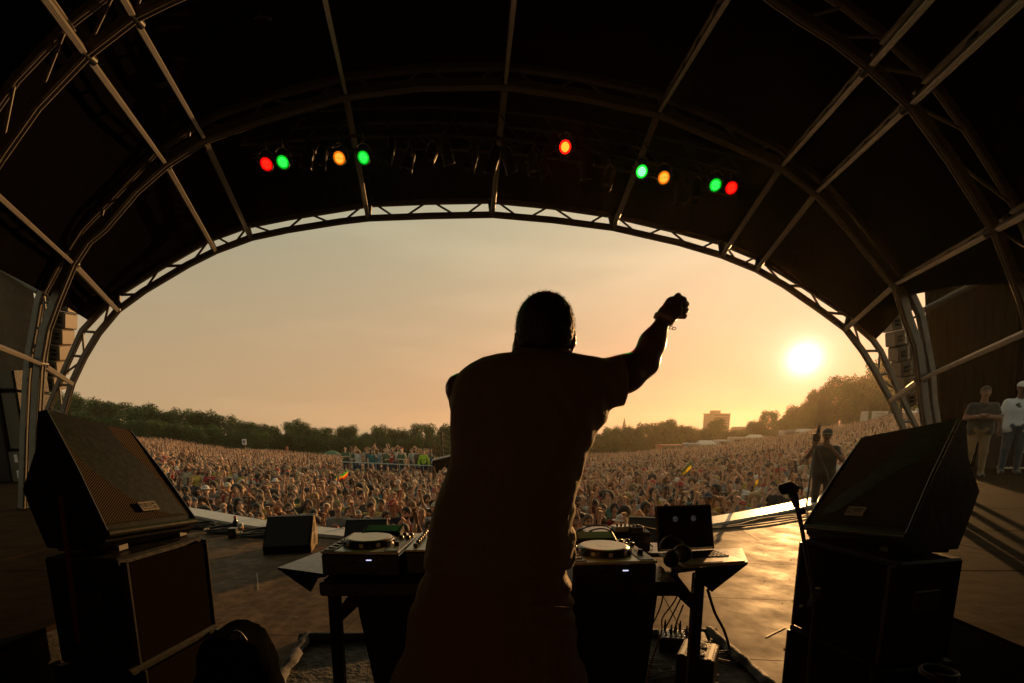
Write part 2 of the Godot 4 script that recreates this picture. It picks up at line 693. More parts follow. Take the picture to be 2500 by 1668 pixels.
func build_stage() -> void:
	var edge := edge_line()
	var outline := PackedVector2Array()
	for p in edge:
		outline.append(Vector2(p.x, p.z))
	outline.append(Vector2(11.0, 3.6))
	outline.append(Vector2(-9.5, 3.6))
	# under-deck
	var base := MB.new()
	base.prism(outline, -1.9, -0.06)
	var fl: Node3D = Node3D.new()
	fl.name = "stage_floor"
	add_child(fl)
	structure(fl)
	part("substructure", base, M.black, fl)
	# deck sheets with joints, turned a little to the audience
	var turn := deg_to_rad(7.0)
	var tones := []
	for k in 5:
		var m: StandardMaterial3D = M.floor.duplicate()
		m.resource_name = "stage_ply_%d" % k
		m.albedo_color = (Color(0.27, 0.185, 0.115) * [0.86, 0.95, 1.0, 1.08, 1.16][k]).linear_to_srgb()
		m.albedo_color.a = 1.0
		m.uv1_offset = Vector3(k * 0.37, k * 0.21, k * 0.53)
		tones.append(m)
	for j in range(-3, 11):
		for i in range(-7, 8):
			var x0 := i * 2.44 + (0.8 if j % 2 else 0.0)
			var z0 := -j * 1.22 + 0.5
			var g := 0.004
			var rect := PackedVector2Array()
			for q in [[g, g], [2.44 - g, g], [2.44 - g, 1.22 - g], [g, 1.22 - g]]:
				rect.append(Vector2(x0 + q[0], z0 - 1.22 + q[1]).rotated(turn))
			for piece in Geometry2D.intersect_polygons(rect, outline):
				if piece.size() < 3:
					continue
				var mb := MB.new()
				var lift := rng.randf_range(-0.0012, 0.0012)
				mb.prism(piece, -0.05, lift)
				part("panel", mb, tones[rng.randi() % 5], fl)
	# pale edging along the front of the stage
	var inner := []
	for i in edge.size():
		var t: Vector3 = (edge[mini(i + 1, edge.size() - 1)] - edge[maxi(i - 1, 0)]).normalized()
		inner.append(edge[i] + Vector3(-t.z, 0, t.x) * 0.40)
	for i in range(2, edge.size() - 3):
		var mb := MB.new()
		var u := Vector3.UP * 0.006
		var a: Vector3 = edge[i]
		var b: Vector3 = edge[i + 1] - (edge[i + 1] - edge[i]).normalized() * 0.006
		var c: Vector3 = inner[i + 1] - (inner[i + 1] - inner[i]).normalized() * 0.006
		mb.hexa([a + u, b + u, c + u, inner[i] + u, a + u * 8, b + u * 8, c + u * 8, inner[i] + u * 8])
		part("edge_board", mb, M.white, fl)
	# tape marks and scuffs
	var tape := mat("worn_tape", Color(0.30, 0.24, 0.16), 0.7)
	for t in [[[627, 1400], [631, 1442]], [[1870, 1556], [1918, 1532]], [[35, 1420], [118, 1398]], [[720, 1507], [727, 1508]]]:
		var a := FL(t[0][0], t[0][1])
		var b := FL(t[1][0], t[1][1])
		var mb := MB.new()
		var dir := (b - a).normalized()
		mb.box((a + b) / 2 + Vector3.UP * 0.0035, Vector3(a.distance_to(b), 0.001, 0.012), Basis(dir, Vector3.UP, dir.cross(Vector3.UP)))
		part("tape_strip", mb, tape if t[0][0] < 1800 else mat("dark_tape", Color(0.04, 0.035, 0.03), 0.6), fl)
	var bits := MB.new()
	for k in 70:
		var p := FL(rng.randf_range(1500, 1980), rng.randf_range(1290, 1640)) if k < 40 else FL(rng.randf_range(480, 900), rng.randf_range(1340, 1640))
		bits.ball(p + Vector3.UP * 0.0028, Vector3(rng.randf_range(0.003, 0.012), 0.0016, rng.randf_range(0.003, 0.012)), 6, 4)
	var lo := part("litter", bits, mat("litter", Color(0.05, 0.04, 0.03), 0.9), fl)
	lo.set_meta("kind", "stuff")
	# raised wings at both sides
	for s in [-1, 1]:
		var w := Node3D.new()
		w.name = numbered("wing_platform")
		add_child(w)
		structure(w)
		var k := 0.80 if s > 0 else 0.84
		var pts := [Vector2(2.05, -1.0), Vector2(2.05, -2.55), Vector2(12.2 * k, -12.2), Vector2(15.0, -12.2), Vector2(15.0, -1.0)]
		var pg := PackedVector2Array()
		for p in pts:
			pg.append(Vector2(p.x * s, p.y))
		var under := MB.new()
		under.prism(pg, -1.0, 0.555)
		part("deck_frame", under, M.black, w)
		for j in range(0, 10):
			for i in range(0, 7):
				var rect := PackedVector2Array()
				for q in [[0.004, 0.004], [1.99, 0.004], [1.99, 1.24], [0.004, 1.24]]:
					rect.append(Vector2((1.4 + i * 2.0 + q[0]) * s, -13.0 + j * 1.25 + q[1]))
				for piece in Geometry2D.intersect_polygons(rect, pg):
					var mb := MB.new()
					mb.prism(piece, 0.556, 0.58 + rng.randf_range(-0.001, 0.001))
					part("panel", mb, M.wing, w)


# ------------------------------------------------------------------ roof shell
const FI := [[60, 1290], [118, 1130], [154, 1011], [175, 936], [205, 872], [239, 815], [286, 758], [350, 711], [457, 647], [525, 613], [611, 581], [700, 562], [830, 541], [898, 533], [1050, 527], [1202, 524], [1350, 537], [1498, 556], [1660, 593], [1764, 624], [1848, 658], [1917, 697], [2007, 760], [2066, 804], [2107, 858], [2142, 915], [2175, 979], [2209, 1053], [2255, 1180], [2290, 1300]]
const FO := [[20, 1290], [78, 1120], [118, 997], [154, 911], [200, 808], [264, 740], [286, 720], [393, 652], [507, 586], [600, 552], [700, 532], [830, 511], [901, 499], [1044, 493], [1198, 490], [1345, 504], [1491, 525], [1660, 565], [1760, 592], [1853, 631], [1967, 701], [2071, 770], [2089, 793], [2132, 831], [2151, 858], [2175, 911], [2200, 969], [2239, 1047], [2290, 1180], [2330, 1300]]
const MI := [[84, 1240], [86, 1063], [95, 906], [100, 870], [112, 802], [134, 741], [154, 691], [175, 641], [211, 586], [250, 554], [329, 461], [402, 397], [497, 336], [636, 289], [844, 229], [1030, 207], [1234, 205], [1416, 232], [1609, 273], [1785, 347], [1910, 404], [1996, 468], [2078, 557], [2175, 679], [2189, 693], [2217, 783], [2239, 843], [2250, 926], [2255, 983], [2264, 1042], [2270, 1240]]
const MO := [[55, 1240], [60, 1063], [66, 930], [73, 863], [84, 806], [96, 734], [107, 706], [146, 634], [195, 557], [257, 493], [322, 425], [375, 368], [472, 307], [522, 279], [661, 232], [838, 186], [1030, 163], [1238, 160], [1416, 186], [1600, 226], [1764, 293], [1900, 358], [1992, 425], [2107, 547], [2189, 654], [2214, 697], [2246, 765], [2260, 833], [2273, 904], [2278, 983], [2288, 1042], [2298, 1240]]
const TI := [[-190, 1240], [-180, 900], [-140, 680], [-80, 500], [0, 379], [86, 257], [207, 130], [325, 39], [404, 0], [560, -70], [766, -122], [1270, -150], [1560, -130], [1810, -60], [1960, 45], [2032, 89], [2125, 161], [2225, 254], [2321, 386], [2432, 561], [2471, 661], [2500, 740], [2535, 900], [2555, 1240]]


func radial(p: Vector3) -> Vector3:
	return Vector3(p.x * 0.6, p.y - 0.6, 0).normalized()


func strut(parent: Node, a: Vector3, b: Vector3, r: float, called := "brace", m: Material = null) -> void:
	var mb := MB.new()
	mb.tube([a, b], r, 8)
	part(called, mb, M.alu if m == null else m, parent)


func section(parent: Node, i_a: Vector3, i_b: Vector3, o_a: Vector3, o_b: Vector3, r: float) -> void:
	if i_a.distance_to(i_b) > 1.2:
		for q in [[1, 0.05, 0, 0.22], [0, 0.29, 1, 0.47], [1, 0.53, 0, 0.71], [0, 0.78, 1, 0.95]]:
			var a := (o_a.lerp(o_b, q[1])) if q[0] else i_a.lerp(i_b, q[1])
			var b := (o_a.lerp(o_b, q[3])) if q[2] else i_a.lerp(i_b, q[3])
			strut(parent, a, b, r)
	else:
		strut(parent, o_a.lerp(o_b, 0.08), i_a.lerp(i_b, 0.42), r)
		strut(parent, i_a.lerp(i_b, 0.58), o_a.lerp(o_b, 0.92), r)


func bar(mb: MB, pts: Array, half: float, out0 := Vector3.ZERO) -> void:
	# square extrusion with chamfered corners; one pair of faces looks along the radial direction
	var first := mb.v.size()
	for i in pts.size():
		var t: Vector3 = (pts[mini(i + 1, pts.size() - 1)] - pts[maxi(i - 1, 0)]).normalized()
		var o := out0 if out0 != Vector3.ZERO else radial(pts[i])
		o = (o - t * o.dot(t)).normalized()
		var w := t.cross(o).normalized()
		for k in 4:
			var n := [o, w, -o, -w][k] as Vector3
			var m := [w, -o, -w, o][k] as Vector3
			mb.vert(pts[i] + (n - m * 0.78) * half, n)
			mb.vert(pts[i] + (n + m * 0.78) * half, n)
	for i in pts.size() - 1:
		for k in 8:
			var p := first + i * 8 + k
			var q := first + i * 8 + (k + 1) % 8
			mb.face(p, q, q + 8)
			mb.face(p, q + 8, p + 8)


func chord(parent: Node, pts: Array, r: float, called: String) -> void:
	# extruded keder profile: square tube with a raised rib, in sections
	var step := 4
	var i := 0
	while i < pts.size() - 1:
		var piece := pts.slice(i, mini(i + step + 1, pts.size()))
		var mb := MB.new()
		bar(mb, piece, r * 0.92)
		var rib := []
		for p in piece:
			rib.append(p - radial(p) * (r * 0.92))
		for s in [-1, 1]:
			var off := []
			for p in rib:
				off.append(p + Vector3(0, 0, r * 0.45 * s))
			mb.tube(off, r * 0.2, 5)
		part(called, mb, M.alu, parent)
		i += step


func build_roof() -> void:
	var D1 := 8.0
	var D2 := 5.5
	var D3 := 3.0
	# front arch
	var arch := thing("roof_arch", "front aluminium lattice arch framing the evening sky", "roof arch")
	chord(arch, WS(FI, D1), 0.038, "inner_chord")
	chord(arch, WS(FO, D1), 0.034, "outer_chord")
	var nodes := [[[611, 581], [600, 552]], [[898, 533], [901, 499]], [[1202, 524], [1198, 490]], [[1498, 556], [1491, 525]], [[1764, 624], [1760, 592]], [[1848, 658], [1853, 631]]]
	for k in nodes.size() - 1:
		var A = nodes[k]
		var B = nodes[k + 1]
		section(arch, W(A[0][0], A[0][1], D1), W(B[0][0], B[0][1], D1), W(A[1][0], A[1][1], D1), W(B[1][0], B[1][1], D1), 0.015)
	for b in [[119, 996, 152, 1010], [143, 937, 150, 1000], [142, 940, 174, 940], [158, 912, 196, 884], [172, 868, 205, 871], [201, 812, 205, 865], [200, 809, 243, 812], [252, 800, 266, 742], [290, 720, 340, 719], [352, 710, 390, 655], [400, 650, 455, 648], [470, 640, 507, 590], [528, 578, 562, 597], [575, 592, 602, 556], [1860, 636, 1908, 690], [1919, 697, 1965, 700], [1975, 706, 2004, 754], [2010, 762, 2066, 768], [2085, 793, 2103, 852], [2107, 857, 2150, 857], [2148, 862, 2145, 908], [2142, 914, 2176, 912], [2150, 926, 2189, 952], [2174, 978, 2203, 970], [2201, 976, 2200, 1022], [2195, 1030, 2234, 1030]]:
		strut(arch, W(b[0], b[1], D1), W(b[2], b[3], D1), 0.020 if absf(b[1] - b[3]) < 8 else 0.015)
	# node plates of the front arch
	for q in [[286, 758, 286, 720], [525, 613, 512, 585], [611, 581, 603, 552], [898, 533, 901, 499], [1202, 524, 1198, 490], [1498, 556, 1491, 525], [1764, 624, 1760, 592], [1848, 658, 1853, 631], [2066, 804, 2074, 771]]:
		var mb := MB.new()
		mb.tube([W(q[0], q[1], D1 - 0.05), W(q[2], q[3], D1 - 0.05)], 0.045, 8)
		part("node_plate", mb, M.steel, arch)
	# middle arch
	arch = thing("roof_arch", "middle aluminium lattice arch spanning the dark roof over the lighting rig", "roof arch")
	chord(arch, WS(MI, D2), 0.042, "inner_chord")
	chord(arch, WS(MO, D2), 0.034, "outer_chord")
	var mn := [[[175, 641], [146, 634]], [[402, 397], [375, 368]], [[497, 336], [472, 307]], [[844, 229], [838, 186]], [[1234, 205], [1238, 160]], [[1609, 273], [1600, 226]], [[1910, 404], [1900, 358]], [[1996, 468], [1992, 425]], [[2189, 693], [2189, 654]]]
	for k in mn.size() - 1:
		var A = mn[k]
		var B = mn[k + 1]
		section(arch, W(A[0][0], A[0][1], D2), W(B[0][0], B[0][1], D2), W(A[1][0], A[1][1], D2), W(B[1][0], B[1][1], D2), 0.011)
	for b in [[84, 800, 110, 803], [104, 712, 133, 742], [96, 740, 134, 738], [73, 860, 102, 864], [76, 858, 108, 818], [105, 706, 112, 790], [2217, 783, 2246, 768], [2218, 785, 2258, 830], [2239, 843, 2262, 835], [2242, 846, 2274, 905], [2250, 926, 2275, 910], [2218, 700, 2219, 780]]:
		strut(arch, W(b[0], b[1], D2), W(b[2], b[3], D2), 0.013)
	# rear arch
	arch = thing("roof_arch", "rear aluminium lattice arch cutting the upper corners of the view", "roof arch")
	var t3 := WS(TI, D3)
	chord(arch, t3, 0.023, "inner_chord")
	var t4 := []
	for p in t3:
		t4.append(p + radial(p) * 0.13 + Vector3(0, 0, 0.02))
	chord(arch, t4, 0.018, "outer_chord")
	for k in range(2, t3.size() - 2):
		strut(arch, t3[k], t4[k + 1], 0.007)
	# longitudinal beams
	var names := ["along the roof at upper left, second from the left wall", "along the roof at upper left, next to the coloured lamps", "over the green lamp left of the middle", "along the middle of the roof", "right of the red lamp, over the bright green lamp", "at upper right, beside the outermost red lamp", "at upper right, running down to the apartment tower side", "at far right above the sun", "at far right, low beside the hanging loudspeakers", "at far left, running down to the arch shoulder", "at far left, sunlit, low beside the hanging loudspeakers"]
	var lines := [[207, 130, 402, 397, 525, 613], [325, 39, 497, 336, 611, 581], [766, -122, 844, 229, 898, 533], [1270, -150, 1234, 205, 1202, 524], [1810, -60, 1609, 273, 1498, 556], [2125, 161, 1910, 404, 1764, 624], [2225, 254, 1996, 468, 1848, 658], [2432, 561, 2189, 693, 2066, 804], [2535, 800, 2250, 926, 2175, 979], [-80, 410, 175, 641, 286, 758], [-150, 790, 99, 888, 175, 937]]
	for k in lines.size():
		var l: Array = lines[k]
		var p3 := W(l[0], l[1], D3)
		var p2 := W(l[2], l[3], D2)
		var p1 := W(l[4], l[5], D1)
		var p0: Vector3 = p3 + (p3 - p2) * 1.1
		var beam := thing("roof_beam", "aluminium double-tube roof beam " + names[k], "roof beam", p2, "beams running from the back of the roof to the front")
		for seg in [[p1, p2], [p2, p3], [p3, p0]]:
			var a: Vector3 = seg[0]
			var b: Vector3 = seg[1]
			var dir := (b - a).normalized()
			a += dir * 0.06
			b -= dir * 0.06
			var out := radial((a + b) / 2)
			var r := 0.028 if seg[0] == p1 else 0.017
			var gap := 0.13 if seg[0] == p1 else 0.095
			var mb := MB.new()
			bar(mb, [a, b], r, out)
			var sidew := dir.cross(out).normalized()
			for s in [-1, 0, 1]:
				mb.tube([a - out * r + sidew * s * r * 0.55, b - out * r + sidew * s * r * 0.55], r * 0.16, 5)
			part("lower_tube", mb, M.alu, beam)
			var up := MB.new()
			bar(up, [a + out * gap, b + out * gap], r * 0.7, out)
			part("upper_tube", up, M.alu, beam)
			var cnt := int(a.distance_to(b) / 0.62) + 1
			for q in range(1, cnt):
				var c := a.lerp(b, float(q) / cnt)
				var pl := MB.new()
				pl.box(c + out * gap * 0.5, Vector3(0.07, gap * 0.75, 0.012), Basis(dir, out, dir.cross(out)))
				part("spacer", pl, M.steel, beam)
		for j in [[p2, 0.042], [p3, 0.028]]:
			var kb := MB.new()
			kb.tube([j[0] - Vector3(0, 0, 0.05), j[0] + Vector3(0, 0, 0.05)], j[1], 8)
			part("knuckle", kb, M.steel, beam)
	# membrane, loosely sagging between the arches
	var prof := [[W(216, 783, D1 + 0.35), WS(FO.slice(5, 24), D1), W(2132, 834, D1 + 0.35)], [W(108, 716, D2 + 0.1), WS(MO.slice(7, 26), D2), W(2232, 720, D2 + 0.1)], [W(-150, 592, D3), t4.slice(3, 21), W(2520, 700, D3)]]
	var lines3 := []
	for q in prof:
		var seg: Array = []
		for p in q[1]:
			seg.append(p + radial(p) * 0.012)
		seg.push_front(q[0])
		seg.append(q[2])
		lines3.append(along(seg, 49))
	var back := []
	var back2 := []
	for i in 49:
		var b3: Vector3 = lines3[2][i]
		back.append(Vector3(b3.x * 1.02, 1.4 + (b3.y - 1.4) * 0.98, 0.2))
		back2.append(Vector3(b3.x * 1.02, 1.4 + (b3.y - 1.4) * 0.96, 3.4))
	var rows := []
	var keys := [lines3[0], lines3[1], lines3[2], back, back2]
	var nz := FastNoiseLite.new()
	nz.frequency = 0.9
	for k in 4:
		for s in 6:
			var f := s / 6.0
			var row := []
			for i in 49:
				var p: Vector3 = keys[k][i].lerp(keys[k + 1][i], f)
				p += radial(p) * (0.06 * sin(PI * f) + 0.03 * nz.get_noise_3dv(p * 1.5) * sin(PI * f) + 0.01)
				row.append(p)
			rows.append(row)
	rows.append(back2)
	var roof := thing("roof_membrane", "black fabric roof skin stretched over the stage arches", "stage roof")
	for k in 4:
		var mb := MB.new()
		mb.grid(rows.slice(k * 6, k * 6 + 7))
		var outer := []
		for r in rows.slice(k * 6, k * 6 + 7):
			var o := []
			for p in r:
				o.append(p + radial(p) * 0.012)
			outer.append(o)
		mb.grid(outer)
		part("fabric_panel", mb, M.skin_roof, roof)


func cloth_wall(called: String, label: String, a: Vector3, b: Vector3, y0: float, y1: float, depth: float, folds: float, m: Material, y1b := -99.0, lean := 0.0) -> void:
	var o := thing(called, label, "curtain", Vector3((a.x + b.x) / 2, y0, (a.z + b.z) / 2))
	if y1b < -90.0:
		y1b = y1
	var dir := (b - a).normalized()
	var nn := Vector3(-dir.z, 0, dir.x)
	var cnt := int(a.distance_to(b) / 0.045)
	cnt = clampi(cnt, 24, 220)
	for side in 2:
		var rows := []
		for j in 9:
			var row := []
			for i in cnt:
				var f := float(i) / (cnt - 1)
				var p := a.lerp(b, f)
				p.y = lerpf(y0, lerpf(y1, y1b, f), j / 8.0)
				p.x += lean * (1.0 - f) * j / 8.0
				var wv := sin(f * folds * TAU + 0.8 * sin(f * 17.0 + j * 0.15)) * depth * (1.0 - 0.4 * j / 8.0)
				row.append(p + nn * (wv + side * 0.006))
			rows.append(row)
		if side == 0:
			var mb := MB.new()
			mb.grid(rows)
			part("cloth", mb, m, o)
		else:
			var mb := MB.new()
			mb.grid(rows)
			part("lining", mb, m, o)


func build_walls() -> void:
	var a := W(2279, 1100, 12.0)
	var b := W(2760, 1100, 12.0)
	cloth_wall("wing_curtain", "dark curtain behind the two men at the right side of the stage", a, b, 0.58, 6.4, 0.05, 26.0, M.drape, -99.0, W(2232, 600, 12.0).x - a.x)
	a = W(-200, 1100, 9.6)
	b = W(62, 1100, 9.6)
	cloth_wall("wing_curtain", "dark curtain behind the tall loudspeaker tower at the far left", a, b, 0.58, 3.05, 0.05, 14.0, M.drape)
	# sunlit scrim at the far left, its shadows cast by the framework
	a = W(-260, 800, 6.6)
	b = W(93, 800, 6.6)
	cloth_wall("side_scrim", "brown translucent scrim lit from behind at the far left", a, b, W(0, 905, 6.6).y, W(-200, 500, 6.6).y, 0.02, 5.0, M.scrim, W(93, 665, 6.6).y)
	var rail := thing("side_rail", "aluminium rail along the top of the brown scrim", "rail", W(0, 655, 6.0))
	strut(rail, W(-150, 560, 6.5), W(95, 713, 6.5), 0.045, "tube")
	rail = thing("side_rail", "aluminium rail high along the dark right side wall", "rail", W(2400, 700, 6.0))
	strut(rail, W(2253, 759, 6.0), W(2620, 570, 5.0), 0.035, "tube")
	# closed back and sides behind the camera
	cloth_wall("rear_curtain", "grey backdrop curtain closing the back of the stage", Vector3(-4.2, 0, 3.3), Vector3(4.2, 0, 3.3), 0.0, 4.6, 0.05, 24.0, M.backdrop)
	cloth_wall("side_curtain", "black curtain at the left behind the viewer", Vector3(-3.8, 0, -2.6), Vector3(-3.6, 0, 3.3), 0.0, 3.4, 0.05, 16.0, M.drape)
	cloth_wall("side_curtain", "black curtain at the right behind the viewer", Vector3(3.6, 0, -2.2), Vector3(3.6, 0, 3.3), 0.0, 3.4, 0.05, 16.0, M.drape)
	# guy wires
	var wires := thing("guy_wire", "thin steel guy wire in the upper left corner", "wire", W(60, 660, 5.2))
	strut(wires, W(0, 412, 5.0), W(180, 385, 5.4), 0.003, "cable", M.steel)
	wires = thing("guy_wire", "thin wire hanging straight down at the upper left", "wire", W(165, 560, 5.4))
	strut(wires, W(165, 390, 5.4), W(165, 640, 5.4), 0.004, "cable", M.steel)
	wires = thing("guy_wire", "thin wire running up to the arch shoulder above the scrim", "wire", W(60, 640, 5.4))
	strut(wires, W(26, 662, 5.6), W(140, 620, 5.45), 0.004, "cable", M.steel)


# ------------------------------------------------------------------ far things
func on_ground(px: float, d: float) -> Vector3:
	var x := (px - 1250.0) / 1250.0 * d
	return Vector3(x, ground_y(x, -d), -d)


func build_far() -> void:
	build_block()
	# church spire
	var d := 330.0
	var top := W(1525, 1019, d)
	var s := thing("church_spire", "thin dark church spire rising behind the tree line", "spire", Vector3(top.x, top.y - 18, top.z))
	var mb := MB.new()
	var foot := Vector3(top.x, top.y - 8.5, top.z)
	var ring := []
	for k in 8:
		ring.append(foot + Vector3(cos(TAU * k / 8) * 1.9, 0, sin(TAU * k / 8) * 1.9))
	for k in 8:
		mb.poly([ring[k], ring[(k + 1) % 8], top], (ring[k] + ring[(k + 1) % 8]) / 2 - foot)
	part("steeple", mb, mat("slate", Color(0.07, 0.065, 0.06), 0.8, 0.0, 0.3, 0.3), s)
	mb = MB.new()
	mb.box(foot - Vector3(0, 5, 0), Vector3(3.0, 10, 3.0), Basis(), 0.05)
	part("bell_tower", mb, mat("stone", Color(0.22, 0.19, 0.15), 0.9, 0.0, 0.4, 0.3), s)
	# low terrace behind the trees
	d = 250.0
	var a := W(1790, 1047, d)
	var b := W(1840, 1044, d)
	s = thing("terrace_house", "low pitched-roof building between the tower block and the trees", "building", (a + b) / 2 - Vector3(0, 9, 0))
	mb = MB.new()
	var c := (a + b) / 2
	var w := a.distance_to(b)
	mb.box(c + Vector3(0, -6.0, 0), Vector3(w, 9.0, 8.0))
	part("wall", mb, mat("brick_far", Color(0.20, 0.13, 0.09), 0.9, 0.0, 0.3, 0.3), s)
	mb = MB.new()
	var h := Vector3(w / 2 + 0.4, 0, 4.4)
	var e := c + Vector3(0, -1.5, 0)
	mb.poly([e + Vector3(-h.x, 0, h.z), e + Vector3(h.x, 0, h.z), e + Vector3(h.x, 2.2, 0), e + Vector3(-h.x, 2.2, 0)], Vector3(0, 1, 1))
	mb.poly([e + Vector3(-h.x, 0, -h.z), e + Vector3(h.x, 0, -h.z), e + Vector3(h.x, 2.2, 0), e + Vector3(-h.x, 2.2, 0)], Vector3(0, 1, -1))
	for sx in [-1, 1]:
		mb.poly([e + Vector3(h.x * sx, 0, h.z), e + Vector3(h.x * sx, 0, -h.z), e + Vector3(h.x * sx, 2.2, 0)], Vector3(sx, 0, 0))
	part("roof", mb, mat("roof_far", Color(0.08, 0.06, 0.05), 0.9), s)
	for k in 6:
		for j in 2:
			mb = MB.new()
			mb.box(c + Vector3(-w / 2 + w * (k + 0.5) / 6, -3.4 - j * 2.8, 4.03), Vector3(0.8, 1.2, 0.08))
			part("window", mb, mat("far_glass", Color(0.04, 0.04, 0.045), 0.2), s)
	build_stalls()
	build_pen()
	# signs on poles, flags, a parasol
	sign_pole(596, 1098, 1072, 84, 20.0, 14.0, Color(0.62, 0.64, 0.70), "white square sign on a pole above the crowd at left", "mid")
	sign_pole(700, 1108, 1090, 84, 12.0, 10.0, Color(0.42, 0.10, 0.05), "small red sign on a pole above the crowd, right of the white one", "mid")
	flag([[820, 1166], [850, 1150]], 17.0, "green, yellow and red striped flag waved above the crowd left of the performer", [Color(0.03, 0.28, 0.06), Color(0.65, 0.42, 0.02), Color(0.55, 0.02, 0.015)], 14.0)
	flag([[1664, 1152], [1686, 1132]], 21.0, "dark green and yellow flag drooping above the crowd right of the performer", [Color(0.02, 0.06, 0.02), Color(0.55, 0.38, 0.02), Color(0.015, 0.02, 0.015)], 26.0)
	flag([[1840, 1190], [1850, 1170]], 13.5, "narrow yellow pennant above the crowd near the microphone stand", [Color(0.62, 0.40, 0.02), Color(0.60, 0.40, 0.02), Color(0.5, 0.35, 0.02)], 12.0)
	var p := on_ground(806, 80)
	var um := thing("parasol", "small green parasol at the back of the crowd near the tree line", "parasol", p)
	mb = MB.new()
	mb.tube([p, p + Vector3(0, 2.4, 0)], 0.03, 6)
	part("pole", mb, M.alu, um)
	mb = MB.new()
	mb.lathe([Vector2(0.02, 2.7), Vector2(0.9, 2.4), Vector2(1.5, 2.05)], 10, Transform3D(Basis(), p))
	part("canopy", mb, mat("green_cloth", Color(0.06, 0.14, 0.08), 0.9), um)


func sign_pole(px: float, y0: float, y1: float, d: float, wpx: float, hpx: float, color: Color, label: String, _k: String) -> void:
	var g := on_ground(px, d)
	var top := W(px, y1, d)
	var o := thing("sign_pole", label, "sign", g)
	var mb := MB.new()
	mb.tube([g, top], 0.05, 6)
	part("pole", mb, M.alu, o)
	mb = MB.new()
	var w := wpx * 0.5 / 1250.0 * d
	var h := hpx / 1250.0 * d
	mb.box(Vector3(top.x, top.y - h / 2, top.z + 0.09), Vector3(w, h, 0.06), Basis(), 0.01)
	part("board", mb, mat("sign" + str(int(px)), color, 0.5, 0.0, 0.1, 0.5), o)
	if px < 650:
		mb = MB.new()
		mb.tube([Vector3(top.x, top.y - h * 0.45, top.z + 0.13), Vector3(top.x, top.y - h * 0.45, top.z + 0.16)], w * 0.3, 12)
		part("emblem", mb, mat("sign_blue", Color(0.08, 0.12, 0.30), 0.5), o)


func flag(q: Array, d: float, label: String, colors: Array, hpx: float) -> void:
	var a := W(q[0][0], q[0][1], d)
	var b := W(q[1][0], q[1][1], d)
	var g := on_ground(q[0][0], d)
	var h := hpx / 1250.0 * d
	var o := thing("flag", label, "flag", Vector3(a.x, g.y, a.z))
	var mb := MB.new()
	mb.tube([a + Vector3(-0.02, -h - 1.0, 0), a + Vector3(0, h * 0.15, 0)], 0.014, 6)
	part("staff", mb, M.steel, o)
	for s in 3:
		var rows := []
		for j in 4:
			var row := []
			for i in 13:
				var f := i / 12.0
				var p := a.lerp(b, f) + Vector3(0, -h * ((s + j / 3.0) / 3.0 - 0.1), 0)
				p += Vector3(0, 0.10 * h * sin(f * 8.0), 0.25 * h * sin(f * 7.0 + j * 0.1 + s * 0.3))
				row.append(p)
			rows.append(row)
		mb = MB.new()
		mb.grid(rows)
		var m := mat("flag%d%d" % [int(d), s], colors[s], 0.85)
		m.backlight_enabled = true
		m.backlight = Color(colors[s].r * 1.3, colors[s].g * 1.3, colors[s].b * 1.3).linear_to_srgb()
		part("stripe", mb, m, o)


func build_block() -> void:
	var d := 270.0
	var a := W(1716, 1014, d)
	var b := W(1785, 1008, d)
	var w := b.x - a.x
	var top := a.y + 0.6
	var low := W(1750, 1085, d).y
	var h := top - low
	var ctr := Vector3((a.x + b.x) / 2, low + h / 2, -d)
	var turn := Basis(Vector3.UP, deg_to_rad(24.0))
	var o := thing("apartment_tower", "square concrete apartment tower standing alone above the trees", "building", Vector3(ctr.x, low, ctr.z))
	var conc := mat("concrete_far", Color(0.17, 0.14, 0.11), 0.9, 0.0, 0.25, 0.1)
	var wide := w * 0.74
	var deep := w * 0.50
	var mb := MB.new()
	mb.box(ctr, Vector3(wide, h, deep), turn)
	part("wall", mb, conc, o)
	mb = MB.new()
	mb.box(ctr + turn * Vector3(-wide * 0.12, h / 2 + 0.9, 0), Vector3(wide * 0.35, 1.8, deep * 0.5), turn)
	part("roof_house", mb, conc, o)
	mb = MB.new()
	mb.box(ctr + turn * Vector3(0, h / 2 + 0.1, 0), Vector3(wide + 0.8, 0.35, deep + 0.8), turn)
	part("parapet", mb, conc, o)
	var glass := mat("far_glass", Color(0.04, 0.04, 0.045), 0.2)
	var floors := 11
	for j in floors:
		var y := -h / 2 + h * (j + 0.55) / floors
		for k in 8:
			mb = MB.new()
			mb.box(ctr + turn * Vector3(-wide / 2 + wide * (k + 0.5) / 8, y, deep / 2 + 0.03), Vector3(wide / 8 * 0.62, h / floors * 0.5, 0.12), turn)
			part("window", mb, glass, o)
		for k in 4:
			mb = MB.new()
			mb.box(ctr + turn * Vector3(wide / 2 + 0.03, y, -deep / 2 + deep * (k + 0.5) / 4), Vector3(0.12, h / floors * 0.5, deep / 4 * 0.6), turn)
			part("window", mb, glass, o)
		mb = MB.new()
		mb.box(ctr + turn * Vector3(wide / 2 + 0.45, y - h / floors * 0.34, 0), Vector3(0.9, h / floors * 0.26, deep * 0.92), turn)
		part("balcony", mb, conc, o)


